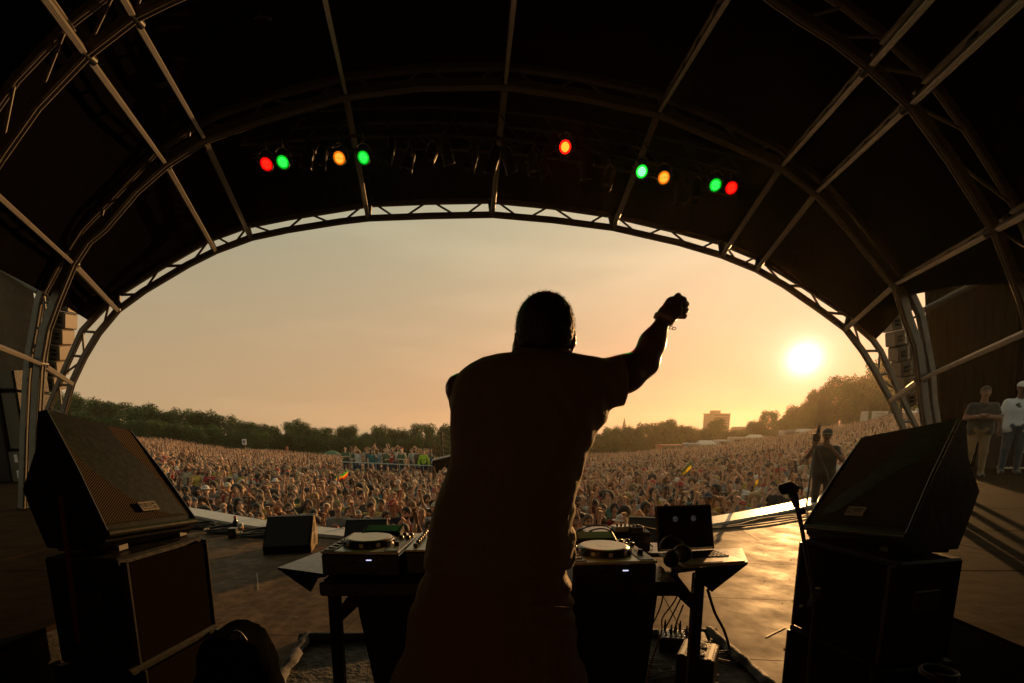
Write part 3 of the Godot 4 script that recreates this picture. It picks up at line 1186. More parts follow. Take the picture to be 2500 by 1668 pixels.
func stall(px0: float, px1: float, y0: float, y1: float, d: float, color: Color, label: String, kind: String) -> void:
	# a market trailer or marquee: body, roof, serving hatch
	var g := on_ground((px0 + px1) / 2, d)
	var w := (px1 - px0) / 1250.0 * d
	var h := W(0, y0, d).y - g.y
	var o := thing("food_stall" if kind != "hoarding" else "hoarding", label, "stall" if kind != "hoarding" else "hoarding", g)
	var base := g
	var mb := MB.new()
	var m := mat("stall%d" % int(px0), color, 0.6, 0.0, 0.2, 0.6)
	if kind == "marquee":
		for s in [-1, 1]:
			for t in [-1, 1]:
				mb = MB.new()
				mb.tube([base + Vector3(s * w / 2, 0, t * 1.4), base + Vector3(s * w / 2, h * 0.8, t * 1.4)], 0.05, 6)
				part("post", mb, M.alu, o)
		mb = MB.new()
		var e := base + Vector3(0, h * 0.78, 0)
		mb.poly([e + Vector3(-w / 2, 0, 1.5), e + Vector3(w / 2, 0, 1.5), e + Vector3(w * 0.4, h * 0.24, 0), e + Vector3(-w * 0.4, h * 0.24, 0)], Vector3(0, 1, 1))
		mb.poly([e + Vector3(-w / 2, 0, -1.5), e + Vector3(w / 2, 0, -1.5), e + Vector3(w * 0.4, h * 0.24, 0), e + Vector3(-w * 0.4, h * 0.24, 0)], Vector3(0, 1, -1))
		for s in [-1, 1]:
			mb.poly([e + Vector3(s * w / 2, 0, 1.5), e + Vector3(s * w / 2, 0, -1.5), e + Vector3(s * w * 0.4, h * 0.24, 0)], Vector3(s, 0.4, 0))
		part("canopy", mb, m, o)
		mb = MB.new()
		mb.box(e + Vector3(0, -0.14, 1.5), Vector3(w, 0.26, 0.03))
		part("valance", mb, m, o)
		mb = MB.new()
		mb.box(base + Vector3(0, 0.5, 1.2), Vector3(w * 0.9, 1.0, 0.5), Basis(), 0.03)
		part("counter", mb, mat("stall_counter", Color(0.3, 0.27, 0.24), 0.7), o)
	elif kind == "hoarding":
		for k in 2:
			mb = MB.new()
			mb.box(base + Vector3((-0.36 + 0.62 * k) * w, h * 0.62, 0.02 * k), Vector3(w * (0.3 if k == 0 else 0.66), h * 0.75, 0.10), Basis(), 0.02)
			part("board", mb, m, o)
		for k in 5:
			mb = MB.new()
			mb.tube([base + Vector3((k / 4.0 - 0.5) * w, -0.2, -0.15), base + Vector3((k / 4.0 - 0.5) * w, h * 0.9, -0.15)], 0.05, 6)
			part("post", mb, M.alu, o)
		var ink := mat("sign_ink", Color(0.10, 0.09, 0.07), 0.7)
		for row in 3:  # worn, unreadable lettering
			var strokes := MB.new()
			for k in [9, 8, 3][row]:
				var lx: float = w * (0.06 + (0.04 if row != 2 else 0.22) + 0.042 * k * (1.0 if row == 0 else 1.2))
				var ly: float = h * [0.86, 0.66, 0.42][row]
				var lh: float = h * [0.07, 0.14, 0.10][row]
				strokes.box(base + Vector3(lx, ly, 0.09), Vector3(w * 0.008, lh, 0.02))
				strokes.box(base + Vector3(lx + w * 0.012, ly + lh * (0.4 - 0.4 * (k % 3)), 0.09), Vector3(w * 0.022, lh * 0.2, 0.02))
				if k % 2:
					strokes.box(base + Vector3(lx + w * 0.022, ly, 0.09), Vector3(w * 0.007, lh, 0.02))
			part("lettering", strokes, ink, o)
	else:
		mb = MB.new()
		mb.box(base + Vector3(0, h * 0.56, 0), Vector3(w, h * 0.82, 2.2), Basis(), 0.08)
		part("body", mb, m, o)
		mb = MB.new()
		mb.box(base + Vector3(0, h * 0.62, 1.12), Vector3(w * 0.72, h * 0.36, 0.06), Basis(), 0.02)
		part("hatch", mb, mat("stall_dark", Color(0.10, 0.055, 0.03), 0.6), o)
		mb = MB.new()
		mb.box(base + Vector3(0, h * 0.86, 1.45), Vector3(w * 0.75, 0.07, 0.7), Basis(Vector3.RIGHT, -0.3), 0.02)
		part("awning", mb, M.white, o)
		for s in [-1, 1]:
			mb = MB.new()
			mb.lathe([Vector2(0.02, 0.08), Vector2(0.3, 0.08), Vector2(0.34, 0.0), Vector2(0.3, -0.08), Vector2(0.02, -0.08)], 12, Transform3D(Basis(Vector3.RIGHT, PI / 2), base + Vector3(s * w * 0.3, 0.33, 1.0)))
			part("wheel", mb, M.rubber, o)


func build_stalls() -> void:
	var W1 := Color(0.60, 0.56, 0.50)
	stall(1606, 1668, 1084, 1102, 88, Color(0.50, 0.17, 0.06), "long orange food stall at the back of the crowd, first right of the performer", "van")
	stall(1672, 1706, 1081, 1096, 91, Color(0.32, 0.36, 0.42), "grey-blue food van right of the long orange stall", "van")
	stall(1704, 1744, 1076, 1094, 92, W1, "low white marquee behind the crowd below the apartment tower", "marquee")
	stall(1748, 1780, 1073, 1090, 93, Color(0.50, 0.50, 0.52), "pale grey food van right of the apartment tower", "van")
	stall(1783, 1824, 1066, 1086, 94, Color(0.58, 0.47, 0.36), "cream food trailer with a wide dark hatch behind the crowd", "van")
	stall(1826, 1862, 1062, 1082, 95, Color(0.60, 0.57, 0.48), "cream marquee right of the cream food trailer", "marquee")
	stall(1908, 1936, 1050, 1064, 97, Color(0.48, 0.40, 0.42), "small pinkish van left of the pale marquee under the sun", "van")
	stall(1944, 1984, 1048, 1064, 97, W1, "pale marquee under the sun, left of the cameraman", "marquee")
	stall(2098, 2158, 1004, 1036, 96, Color(0.66, 0.62, 0.54), "white lettered hoarding at the foot of the big trees at right", "hoarding")
	stall(2160, 2194, 1010, 1030, 96, Color(0.22, 0.25, 0.34), "blue van right of the white hoarding", "van")
	stall(2196, 2236, 1004, 1026, 95, Color(0.66, 0.63, 0.58), "white marquee seen through the right arch leg", "marquee")
	stall(2238, 2262, 996, 1020, 96, Color(0.62, 0.58, 0.52), "white trailer at the extreme right, behind the arch leg", "van")


func build_pen() -> void:
	# fenced sound-desk enclosure in the middle of the crowd
	var d := 28.0
	for seg in [[826, 1060, "white crowd barrier around the raised enclosure left of the performer"], [1432, 1492, "white crowd barrier just right of the performer"]]:
		var a := on_ground(seg[0], d)
		var b := on_ground(seg[1], d)
		var o := thing("crowd_barrier", seg[2], "barrier", a)
		var ya := W(seg[0], 1128 if seg[0] < 1000 else 1146, d).y
		var yb := W(seg[1], 1138 if seg[0] < 1000 else 1145, d).y
		var n := int(a.distance_to(b) / 0.62)
		var rail := MB.new()
		rail.tube([Vector3(a.x, ya, a.z), Vector3(b.x, yb, b.z)], 0.032, 6)
		part("top_rail", rail, M.white, o)
		rail = MB.new()
		rail.tube([Vector3(a.x, ya - 0.75, a.z), Vector3(b.x, yb - 0.62, b.z)], 0.022, 6)
		part("lower_rail", rail, M.white, o)
		for k in n + 1:
			var f := float(k) / n
			var g := a.lerp(b, f)
			var mb := MB.new()
			mb.tube([g, Vector3(g.x, lerpf(ya, yb, f), g.z)], 0.020, 6)
			part("post", mb, M.white, o)
	# platform inside
	var p := on_ground(940, d + 2.6)
	var pl := thing("viewing_platform", "raised viewing platform inside the white crowd barrier", "platform", p)
	var dy := pen_deck()
	var mb := MB.new()
	mb.box(Vector3(p.x, dy - 0.08, p.z), Vector3(5.3, 0.16, 4.4), Basis(), 0.02)
	part("deck", mb, M.steel, pl)
	for k in 4:
		mb = MB.new()
		mb.tube([Vector3(p.x - 2.5 + k * 1.66, p.y - 0.3, p.z + 2.0), Vector3(p.x - 2.5 + k * 1.66, dy - 0.16, p.z + 2.0)], 0.04, 6)
		part("leg", mb, M.alu, pl)
	# dark sound-desk tent beside the performer's elbow
	var t0 := W(1066, 1122, d)
	var t1 := W(1130, 1106, d)
	var g := on_ground(1095, d)
	var tent := thing("mixing_tent", "black sound-desk tent behind the performer's left side", "tent", g)
	mb = MB.new()
	mb.hexa([Vector3(t0.x, g.y, -d + 1.5), Vector3(t1.x, g.y, -d + 1.5), Vector3(t1.x, t1.y, -d + 1.5), Vector3(t0.x, t0.y, -d + 1.5), Vector3(t0.x, g.y, -d - 2), Vector3(t1.x, g.y, -d - 2), Vector3(t1.x, t1.y, -d - 2), Vector3(t0.x, t0.y, -d - 2)])
	part("canvas", mb, M.drape, tent)
	mb = MB.new()
	mb.tube([t0 + Vector3(0, 0.05, 1.55), t1 + Vector3(0, 0.05, 1.55)], 0.05, 6)
	part("roof_edge", mb, M.white, tent)
	mb = MB.new()
	var mt := W(1090, 1052, d + 6)
	for s in [-1, 1]:
		mb.tube([Vector3(mt.x + s * 0.3, g.y, mt.z), Vector3(mt.x + s * 0.3, mt.y, mt.z)], 0.05, 6)
	for k in 14:
		mb.tube([Vector3(mt.x - 0.3, mt.y - k * 0.35, mt.z), Vector3(mt.x + 0.3, mt.y - k * 0.35 - 0.3, mt.z)], 0.03, 5)
	var mast := thing("delay_mast", "dark lattice mast rising behind the performer's left arm", "mast", Vector3(mt.x, g.y, mt.z))
	part("lattice", mb, M.steel, mast)


# ------------------------------------------------------------------ trees
var crowns := []
var trunks := []


func crown_mesh(seedn: int, tall: float, lobes: int, tone: Color) -> ArrayMesh:
	# a unit crown (about 1 wide, 1 high, base at 0.15): clumps of leaf faces spread over many lobes
	var r := RandomNumberGenerator.new()
	r.seed = seedn
	var mb := MB.new()
	var centers := []
	for k in lobes:
		var f := (k + 0.5) / lobes
		var ang := k * 2.399 + r.randf() * 0.6
		var y := lerpf(0.26, 0.86 * tall, pow(f, 0.85))
		var reach := 0.36 * sqrt(maxf(0.05, 1.0 - pow(absf(y / tall - 0.45) / 0.56, 2.2)))
		var c := Vector3(cos(ang) * reach * r.randf_range(0.35, 1.0), y, sin(ang) * reach * r.randf_range(0.35, 1.0))
		centers.append([c, r.randf_range(0.11, 0.20), r.randf_range(0.75, 1.25)])
	for q in centers:
		var leaves := int(420 * pow(q[1] / 0.16, 2.0))
		for k in leaves:
			var dir := Vector3(r.randfn(), r.randfn(), r.randfn()).normalized()
			var rr: float = q[1] * pow(r.randf(), 0.33) * (1.0 + 0.16 * sin(dir.x * 7.0 + dir.y * 9.0 + dir.z * 5.0 + seedn))
			var p: Vector3 = q[0] + dir * rr * Vector3(1.0, 0.82, 1.0)
			var nn := (dir * 0.8 + Vector3(r.randfn(), r.randfn() + 0.4, r.randfn()) * 0.5).normalized()
			var t := nn.cross(Vector3(r.randfn(), r.randfn(), r.randfn())).normalized()
			var s := r.randf_range(0.010, 0.020)
			var bt := nn.cross(t) * s * r.randf_range(0.6, 1.0)
			t *= s
			var k2: float = q[2] * r.randf_range(0.75, 1.25)
			mb.col = Color(tone.r * k2 * r.randf_range(0.9, 1.2), tone.g * k2, tone.b * k2 * r.randf_range(0.8, 1.1))
			var f := mb.v.size()
			mb.vert(p - t, nn)
			mb.vert(p + bt, nn)
			mb.vert(p + t, nn)
			mb.vert(p - bt, nn)
			mb.face(f, f + 1, f + 2)
			mb.face(f, f + 2, f + 3)
	return mb.mesh()


func trunk_mesh(seedn: int) -> ArrayMesh:
	var r := RandomNumberGenerator.new()
	r.seed = seedn
	var mb := MB.new()
	mb.tube([Vector3(0, -0.05, 0), Vector3(0.004, 0.15, 0), Vector3(-0.006, 0.4, 0.004), Vector3(0.004, 0.7, 0)], [0.035, 0.026, 0.018, 0.005], 7)
	for k in 7:
		var a := k * 2.4
		var y := 0.22 + 0.06 * k
		var o := Vector3(cos(a), 0, sin(a))
		mb.tube([Vector3(0, y, 0), o * 0.12 + Vector3(0, y + 0.08, 0), o * 0.27 + Vector3(0, y + 0.2, 0)], [0.014, 0.009, 0.003], 5)
	return mb.mesh()


func build_trees() -> void:
	var tones := [Color(0.030, 0.086, 0.014), Color(0.023, 0.072, 0.014), Color(0.042, 0.104, 0.016), Color(0.025, 0.064, 0.012), Color(0.034, 0.090, 0.020), Color(0.021, 0.058, 0.011)]
	for k in 6:
		crowns.append(crown_mesh(40 + k, [1.0, 0.92, 1.08, 0.98, 1.04, 0.9][k], [30, 34, 28, 36, 24, 32][k], tones[k]))
	for k in 3:
		trunks.append(trunk_mesh(70 + k))
	var leaf := StandardMaterial3D.new()
	leaf.resource_name = "leaves"
	leaf.vertex_color_use_as_albedo = true
	leaf.roughness = 0.7
	leaf.backlight_enabled = true
	leaf.backlight = Color(0.45, 0.5, 0.25)
	M.leaf = leaf
	M.bark = mat("bark", Color(0.07, 0.05, 0.035), 0.95, 0.0, 0.4, 3.0, 0.6)
	# left line: px, top y, base y, distance, width factor
	var rows := []
	var left_top := [[70, 950], [120, 945], [180, 965], [250, 976], [300, 984], [357, 988], [404, 997], [450, 1006], [490, 1004], [550, 1016], [608, 1029], [660, 1031], [715, 1033], [750, 1044], [800, 1046], [851, 1040], [900, 1050], [940, 1046], [985, 1048], [1037, 1036], [1083, 1038], [1130, 1046], [1170, 1050], [1215, 1052], [1255, 1048], [1295, 1054], [1335, 1052]]
	for q in left_top:
		rows.append([q[0] + rng.randf_range(-8, 8), q[1], 112.0 + rng.randf_range(-5, 5), 1.0, "left"])
	for q in [[95, 985], [150, 1000], [215, 1005], [276, 1020], [330, 1020], [380, 1030], [430, 1035], [470, 1040], [520, 1042], [575, 1050], [632, 1058], [690, 1056], [735, 1064], [778, 1066], [826, 1064], [876, 1070], [922, 1072], [962, 1072], [1010, 1068], [1060, 1070], [1110, 1072], [1160, 1070], [1210, 1074], [1260, 1072], [1310, 1074], [1360, 1074], [1400, 1076]]:
		rows.append([q[0] + rng.randf_range(-6, 6), q[1], 101.0 + rng.randf_range(-2, 3), 1.0, "leftfront"])
	for q in [[1380, 1056], [1425, 1050], [1465, 1052], [1500, 1048], [1545, 1042], [1585, 1034], [1627, 1026], [1668, 1033], [1705, 1050]]:
		rows.append([q[0], q[1], 112.0 + rng.randf_range(-4, 4), 1.0, "middle"])
	for q in [[1440, 1076], [1490, 1072], [1560, 1066], [1608, 1062], [1650, 1062], [1692, 1066]]:
		rows.append([q[0], q[1], 103.0, 1.0, "middlefront"])
	for q in [[1753, 1024, 110, 1.1], [1728, 1052, 108, 1.0], [1782, 1048, 108, 1.0], [1815, 1052, 106, 0.9], [1845, 1028, 110, 0.9], [1876, 1004, 112, 1.0], [1912, 1020, 110, 0.9], [1938, 983, 112, 1.0], [1966, 990, 110, 0.9], [1990, 945, 114, 0.9], [2042, 920, 116, 1.0], [2070, 936, 110, 0.9], [2106, 906, 116, 1.0], [2150, 882, 116, 1.0], [2190, 890, 114, 1.0], [2240, 880, 116, 1.0], [2285, 890, 112, 1.0], [1890, 1045, 101, 0.9], [1955, 1030, 102, 1.0], [2015, 985, 104, 1.0], [2070, 975, 104, 1.0], [2120, 962, 104, 1.0], [2175, 950, 104, 1.0], [2225, 945, 104, 1.0]]:
		rows.append([q[0], q[1], float(q[2]), q[3], "right"])
	var cnt := {}
	var grp := {"left": "back row left of the performer", "leftfront": "front row left of the performer", "middle": "back row right of the performer", "middlefront": "front row right of the performer", "right": "trees right of the tower"}
	for i in rows.size():
		var q: Array = rows[i]
		var g := on_ground(q[0], q[2])
		var top := W(q[0], q[1], q[2]).y
		g.y -= 0.4
		var h := (top - g.y) * 1.06
		var k := (i * 7 + i / 5) % 6
		cnt[q[4]] = cnt.get(q[4], -1) + 1
		var look: String = ["broad rounded", "dense domed", "tall loose", "dark bushy", "open ragged", "low spreading"][k]
		var o := thing("broadleaf_tree", "%s tree, %s from the left in the %s" % [look, ordinal(cnt[q[4]]), grp[q[4]]], "tree", g, grp[q[4]])
		var wide: float = h * 0.86 * q[3] if q[4] != "right" else h * 0.62 * q[3]
		wide = maxf(wide, 5.2)
		var c := MeshInstance3D.new()
		c.name = "crown"
		c.mesh = crowns[k]
		c.material_override = leaf
		c.basis = Basis(Vector3.UP, i * 1.7).scaled(Vector3(wide, h, wide))
		o.add_child(c)
		c = MeshInstance3D.new()
		c.name = "trunk"
		c.mesh = trunks[i % 3]
		c.material_override = M.bark
		c.basis = Basis(Vector3.UP, i * 1.1).scaled(Vector3(h * 0.8, h, h * 0.8))
		o.add_child(c)


func pen_deck() -> float:
	return W(940, 1133, 28.0).y - 0.98


# ------------------------------------------------------------------ lighting rig
func emitter(key: String, color: Color, energy: float) -> StandardMaterial3D:
	if mats.has(key):
		return mats[key]
	var m := StandardMaterial3D.new()
	m.resource_name = key
	m.albedo_color = Color(color.r * 0.3, color.g * 0.3, color.b * 0.3)
	m.roughness = 0.25
	m.emission_enabled = true
	m.emission = color
	m.emission_energy_multiplier = energy
	mats[key] = m
	return m


func par_can(pos: Vector3, aim: Vector3, r: float, lens_mat: Material, label: String, glow: Color, energy: float, hang_y: float) -> void:
	var o := thing("stage_lamp", label, "stage lamp", pos, "stage lamps on the lighting truss")
	var z := (aim - pos).normalized()
	var x := Vector3.UP.cross(z).normalized()
	var y := z.cross(x)
	var b := Basis(x, y, z)
	var lay := b * Basis(Vector3.RIGHT, PI / 2)  # lathe axis along z
	var mb := MB.new()
	mb.lathe([Vector2(0.01, -0.26), Vector2(r * 0.55, -0.25), Vector2(r * 0.95, -0.16), Vector2(r * 1.04, 0.0), Vector2(r * 1.1, 0.012), Vector2(r * 1.04, 0.02), Vector2(r * 0.94, 0.01), Vector2(r * 0.9, -0.03)], 18, Transform3D(lay, pos))
	part("can", mb, M.steel, o)
	mb = MB.new()
	var hot: Material = null
	if mats.has(lens_mat.resource_name + "_core"):
		hot = mats[lens_mat.resource_name + "_core"]
	if hot != null:
		mb.lathe([Vector2(0.0, 0.0), Vector2(r * 0.35, -0.002), Vector2(r * 0.66, -0.007)], 18, Transform3D(lay, pos))
		part("bulb_core", mb, hot, o)
		mb = MB.new()
		mb.lathe([Vector2(r * 0.66, -0.007), Vector2(r * 0.9, -0.016)], 18, Transform3D(lay, pos))
	else:
		mb.lathe([Vector2(0.0, 0.0), Vector2(r * 0.5, -0.004), Vector2(r * 0.9, -0.016)], 18, Transform3D(lay, pos))
	part("lens", mb, lens_mat, o)
	mb = MB.new()
	var arc := []
	for k in 11:
		var a := PI * k / 10.0
		arc.append(pos + b * Vector3(cos(a) * (r + 0.025), 0, -0.1) + Vector3.UP * sin(a) * (r + 0.07))
	mb.tube(arc, 0.007, 6)
	part("yoke", mb, M.chrome, o)
	mb = MB.new()
	mb.tube([arc[5], Vector3(arc[5].x, hang_y, arc[5].z)], 0.012, 6)
	part("clamp", mb, M.chrome, o)
	if energy > 0.0:
		var bars := 4 if energy >= 0.3 else 1
		for k in bars:
			mb = MB.new()
			var yy := r * (1.1 * (k + 0.5) / bars - 0.55)
			mb.box(pos + b * Vector3(0, yy, 0.006), Vector3(r * 1.6, 0.0025, 0.005), b)
			part("louvre", mb, M.steel, o)
	if energy >= 0.3:
		var s := SpotLight3D.new()
		s.name = "beam"
		s.light_color = glow
		s.light_energy = energy
		s.light_size = r
		s.spot_angle = 22.0
		s.spot_range = 20.0
		s.spot_attenuation = 2.0
		s.shadow_enabled = true
		o.add_child(s)
		s.look_at_from_position(pos + z * 0.05, pos + z * 5.0, Vector3.UP)


func build_lights() -> void:
	var D := 5.9
	var red := emitter("lamp_lens_red", Color(1.0, 0.02, 0.02), 1.1)
	var green := emitter("lamp_lens_green", Color(0.02, 0.85, 0.14), 0.9)
	var amber := emitter("lamp_lens_amber", Color(1.0, 0.48, 0.05), 0.95)
	emitter("lamp_lens_red_core", Color(1.0, 0.12, 0.06), 1.7)
	emitter("lamp_lens_green_core", Color(0.20, 1.0, 0.34), 1.2)
	emitter("lamp_lens_amber_core", Color(1.0, 0.66, 0.20), 1.4)
	var red_hot := emitter("lamp_lens_red_bright", Color(1.0, 0.02, 0.015), 5.0)
	emitter("lamp_lens_red_bright_core", Color(1.0, 0.42, 0.10), 5.0)
	var green_hot := emitter("lamp_lens_green_bright", Color(0.01, 0.95, 0.12), 1.5)
	emitter("lamp_lens_green_bright_core", Color(0.5, 1.0, 0.62), 2.2)
	var dead := mat("dark_lens", Color(0.02, 0.02, 0.025), 0.12)
	# truss: four chords and lattice
	var L := W(585, 352, D)
	var R := W(1830, 455, D)
	var truss := thing("lighting_truss", "black lighting truss hung across the front of the roof", "truss", (L + R) / 2)
	var n := 22
	for q in [[0, 0], [0, 0.26], [0.26, 0], [0.26, 0.26]]:
		var mb := MB.new()
		var ps := []
		for k in 9:
			var f := k / 8.0
			ps.append(L.lerp(R, f) + Vector3(0, q[0] + 0.26 * sin(PI * f), -q[1]))
		mb.tube(ps, 0.016, 7)
		part("truss_tube", mb, M.steel, truss)
	for k in n:
		for z in [0.0, -0.26]:
			var f0 := float(k) / n
			var f1 := float(k + 1) / n
			var p0 := L.lerp(R, f0) + Vector3(0, 0.26 * sin(PI * f0) + (0.26 if k % 2 else 0.0), z)
			var p1 := L.lerp(R, f1) + Vector3(0, 0.26 * sin(PI * f1) + (0.0 if k % 2 else 0.26), z)
			strut(truss, p0, p1, 0.008, "truss_brace", M.steel)
	for f in [0.12, 0.5, 0.88]:
		var p := L.lerp(R, f) + Vector3(0, 0.26 + 0.26 * sin(PI * f), -0.13)
		strut(truss, p, p + Vector3(0, 0.45, 0), 0.008, "hanging_chain", M.steel)
	for k in 14:  # drooping lamp leads along the truss
		var f0 := (k + 0.2) / 14.5
		var f1 := (k + 1.1) / 14.5
		var sag := []
		for q in 7:
			var f := lerpf(f0, f1, q / 6.0)
			sag.append(L.lerp(R, f) + Vector3(0, 0.26 * sin(PI * f) - sin(PI * q / 6.0) * (0.05 + 0.03 * (k % 3)), 0.02))
		var lead := MB.new()
		lead.tube(sag, 0.007, 5)
		part("lamp_lead", lead, M.rubber, truss)
	var aim := Vector3(0.1, 1.3, -0.6)
	var lit := [[650, 401, red, "lit red stage lamp at the left end of the truss", Color(1, 0.05, 0.03), 0.2], [690, 396, green, "lit green stage lamp next to the leftmost red lamp", Color(0.05, 1, 0.2), 0.2], [828, 386, amber, "lit amber stage lamp beside the green one, left of the middle", Color(1, 0.5, 0.1), 0.2], [887, 385, green, "lit green stage lamp right of the left amber lamp", Color(0.05, 1, 0.2), 0.3], [1380, 359, red_hot, "brightest red stage lamp, right of the middle of the truss", Color(1, 0.08, 0.03), 0.8], [1567, 419, green_hot, "bright green stage lamp right of the brightest red lamp", Color(0.06, 1, 0.25), 0.30], [1621, 434, amber, "lit amber stage lamp right of the bright green lamp", Color(1, 0.5, 0.1), 0.2], [1747, 452, green, "lit green stage lamp beside the rightmost red lamp", Color(0.05, 1, 0.2), 0.2], [1786, 459, red, "lit red stage lamp at the right end of the truss", Color(1, 0.05, 0.03), 0.2]]
	for q in lit:
		var p := W(q[0], q[1], D - 0.12)
		var f := (p.x - L.x) / (R.x - L.x)
		par_can(p, aim + Vector3((p.x) * 0.3, 0, 0), 0.064, q[2], q[3], q[4], q[5], L.y + (R.y - L.y) * f + 0.26 * sin(PI * f))
	var dark := [735, 770, 935, 985, 1040, 1090, 1140, 1190, 1245, 1300, 1330, 1430, 1480, 1665, 1705]
	for k in dark.size():
		var f: float = clampf((dark[k] - 585) / 1245.0, 0.0, 1.0)
		var base := L.lerp(R, f) + Vector3(0, 0.26 * sin(PI * f), 0)
		var p := Vector3(base.x, base.y - rng.randf_range(0.20, 0.30), base.z - 0.08)
		par_can(p, p + Vector3(rng.randf_range(-0.6, 0.6), -1.4, rng.randf_range(-0.5, 0.9)), 0.06, dead, "unlit black stage lamp, %s from the left among the unlit ones on the truss" % ordinal(k), Color.WHITE, 0.0, base.y)
	# upper lamps, seen edge-on
	for q in [[527, 72, "dim orange-rimmed lamp near the top edge, left", 4.3], [640, 38, "dim red-rimmed lamp at the top edge, left of the middle", 4.1], [1890, 143, "dim pale-rimmed lamp high at the right", 4.6], [1982, 182, "dim orange-rimmed lamp high at the right, the lower one", 4.6]]:
		var p := W(q[0], q[1], q[3])
		par_can(p, p + Vector3(0.05, -0.985, -0.5), 0.055, amber if q[0] != 640 else red, q[2], Color(1, 0.4, 0.1), 0.15, p.y + 0.25)


# ------------------------------------------------------------------ loudspeaker towers
func line_array(top: Vector2, bottom: Vector2, d: float, cnt: int, side: float, label: String) -> void:
	var a := W(top.x, top.y, d)
	var b := W(bottom.x, bottom.y, d)
	var o := thing("line_array", label, "loudspeaker", b)
	var body := mat("brown_cabinet", Color(0.10, 0.072, 0.048), 0.6, 0.0, 0.25, 1.5, 0.2)
	for k in cnt:
		var f := (k + 0.5) / cnt
		var p := a.lerp(b, f)
		var tilt := Basis(Vector3(0, 0, 1), deg_to_rad(-12.0 * side)) * Basis(Vector3.UP, deg_to_rad(14.0 * side)) * Basis(Vector3.RIGHT, deg_to_rad(2.0 + 2.0 * k))
		var h := a.distance_to(b) / cnt - 0.012
		var mb := MB.new()
		mb.box(p, Vector3(0.30, h, 0.40), tilt, 0.02)
		var c := part("cabinet", mb, body, o)
		for s in [-1, 1]:
			mb = MB.new()
			mb.box(p + tilt * Vector3(s * 0.075, 0.0, 0.197), Vector3(0.075, 0.11, 0.02), tilt, 0.004)
			part("handle_recess", mb, M.black, c)
			mb = MB.new()
			mb.box(p + tilt * Vector3(s * 0.075, 0.0, 0.213), Vector3(0.075, 0.016, 0.014), tilt)
			part("handle_bar", mb, body, c)
		mb = MB.new()
		mb.box(p + tilt * Vector3(0, 0, 0.205), Vector3(0.022, h * 0.9, 0.02), tilt)
		part("rigging_bar", mb, M.chrome, c)
	var fr := MB.new()
	fr.box(a + Vector3(0, 0.08, 0), Vector3(0.42, 0.06, 0.5), Basis(), 0.01)
	part("flying_frame", fr, M.steel, o)
	for s in [-1, 1]:
		strut(o, a + Vector3(s * 0.15, 0.1, 0), a + Vector3(s * 0.05, 3.0, 0), 0.012, "chain", M.steel)


func build_towers() -> void:
	line_array(Vector2(160, 722), Vector2(120, 950), 9.4, 6, 1.0, "sunlit brown line-array loudspeaker hanging outside the left arch leg")
	line_array(Vector2(2186, 770), Vector2(2228, 985), 9.4, 6, -1.0, "shaded line-array loudspeaker hanging outside the right arch leg")
	# cable loom beside the left array
	var loom := thing("cable_loom", "black cable loom hanging left of the sunlit line array", "cables", W(120, 900, 9.1))
	for k in 5:
		var mb := MB.new()
		var ps := []
		for j in 7:
			ps.append(W(134 - j * 5.2 - k * 4 + 3.0 * sin(j * 1.3 + k), 690 + j * 45, 9.1))
		mb.tube(smooth_line(ps, 3), 0.035, 6)
		part("cable", mb, M.rubber, loom)
	# tower of cabinets on the left wing
	var d := 8.6
	var g := W(30, 1175, d)
	g.y = 0.58
	var o := thing("loudspeaker_tower", "tall black loudspeaker cabinet tower at the far left edge", "loudspeaker", g)
	var x0 := W(-30, 1000, d).x
	var x1 := W(49, 1000, d).x
	var x2 := W(90, 1000, d).x
	var ytop := W(0, 872, d).y
	var mb := MB.new()
	mb.box(Vector3((x0 + x1) / 2, (0.58 + ytop) / 2, -d), Vector3(x1 - x0, ytop - 0.58, 0.7), Basis(), 0.02)
	part("cabinet", mb, M.black, o)
	var yb := W(0, 1098, d).y
	var ym := W(0, 958, d).y
	for q in [[ytop - 0.1, ym + 0.01], [ym - 0.01, yb]]:
		mb = MB.new()
		mb.box(Vector3((x1 + x2) / 2, (q[0] + q[1]) / 2, -d), Vector3(x2 - x1 - 0.01, q[0] - q[1], 0.6), Basis(), 0.015)
		var c := part("cabinet", mb, M.black, o)
		mb = MB.new()
		mb.box(Vector3((x1 + x2) / 2, (q[0] + q[1]) / 2, -d + 0.304), Vector3(x2 - x1 - 0.06, q[0] - q[1] - 0.06, 0.012), Basis(), 0.004)
		part("front_grille", mb, mat("brown_mesh", Color(0.07, 0.055, 0.035), 0.7, 0.0, 0.3, 2.0), c)
	o = thing("flight_case", "brown flight case with two pale latches under the left loudspeaker tower", "flight case", Vector3((x1 + x2) / 2, 0.58, -d))
	mb = MB.new()
	mb.box(Vector3((x1 + x2) / 2, (0.585 + yb - 0.02) / 2, -d + 0.02), Vector3(x2 - x1 + 0.02, yb - 0.02 - 0.585, 0.62), Basis(), 0.012)
	part("case_body", mb, mat("case_ply", Color(0.06, 0.045, 0.03), 0.6, 0.0, 0.3, 2.0), o)
	for k in 2:
		mb = MB.new()
		mb.box(Vector3((x1 + x2) / 2 - 0.02, lerpf(0.585, yb, 0.25 + 0.5 * k), -d + 0.335), Vector3(0.055, 0.13, 0.012), Basis(), 0.003)
		part("latch", mb, M.white, o)


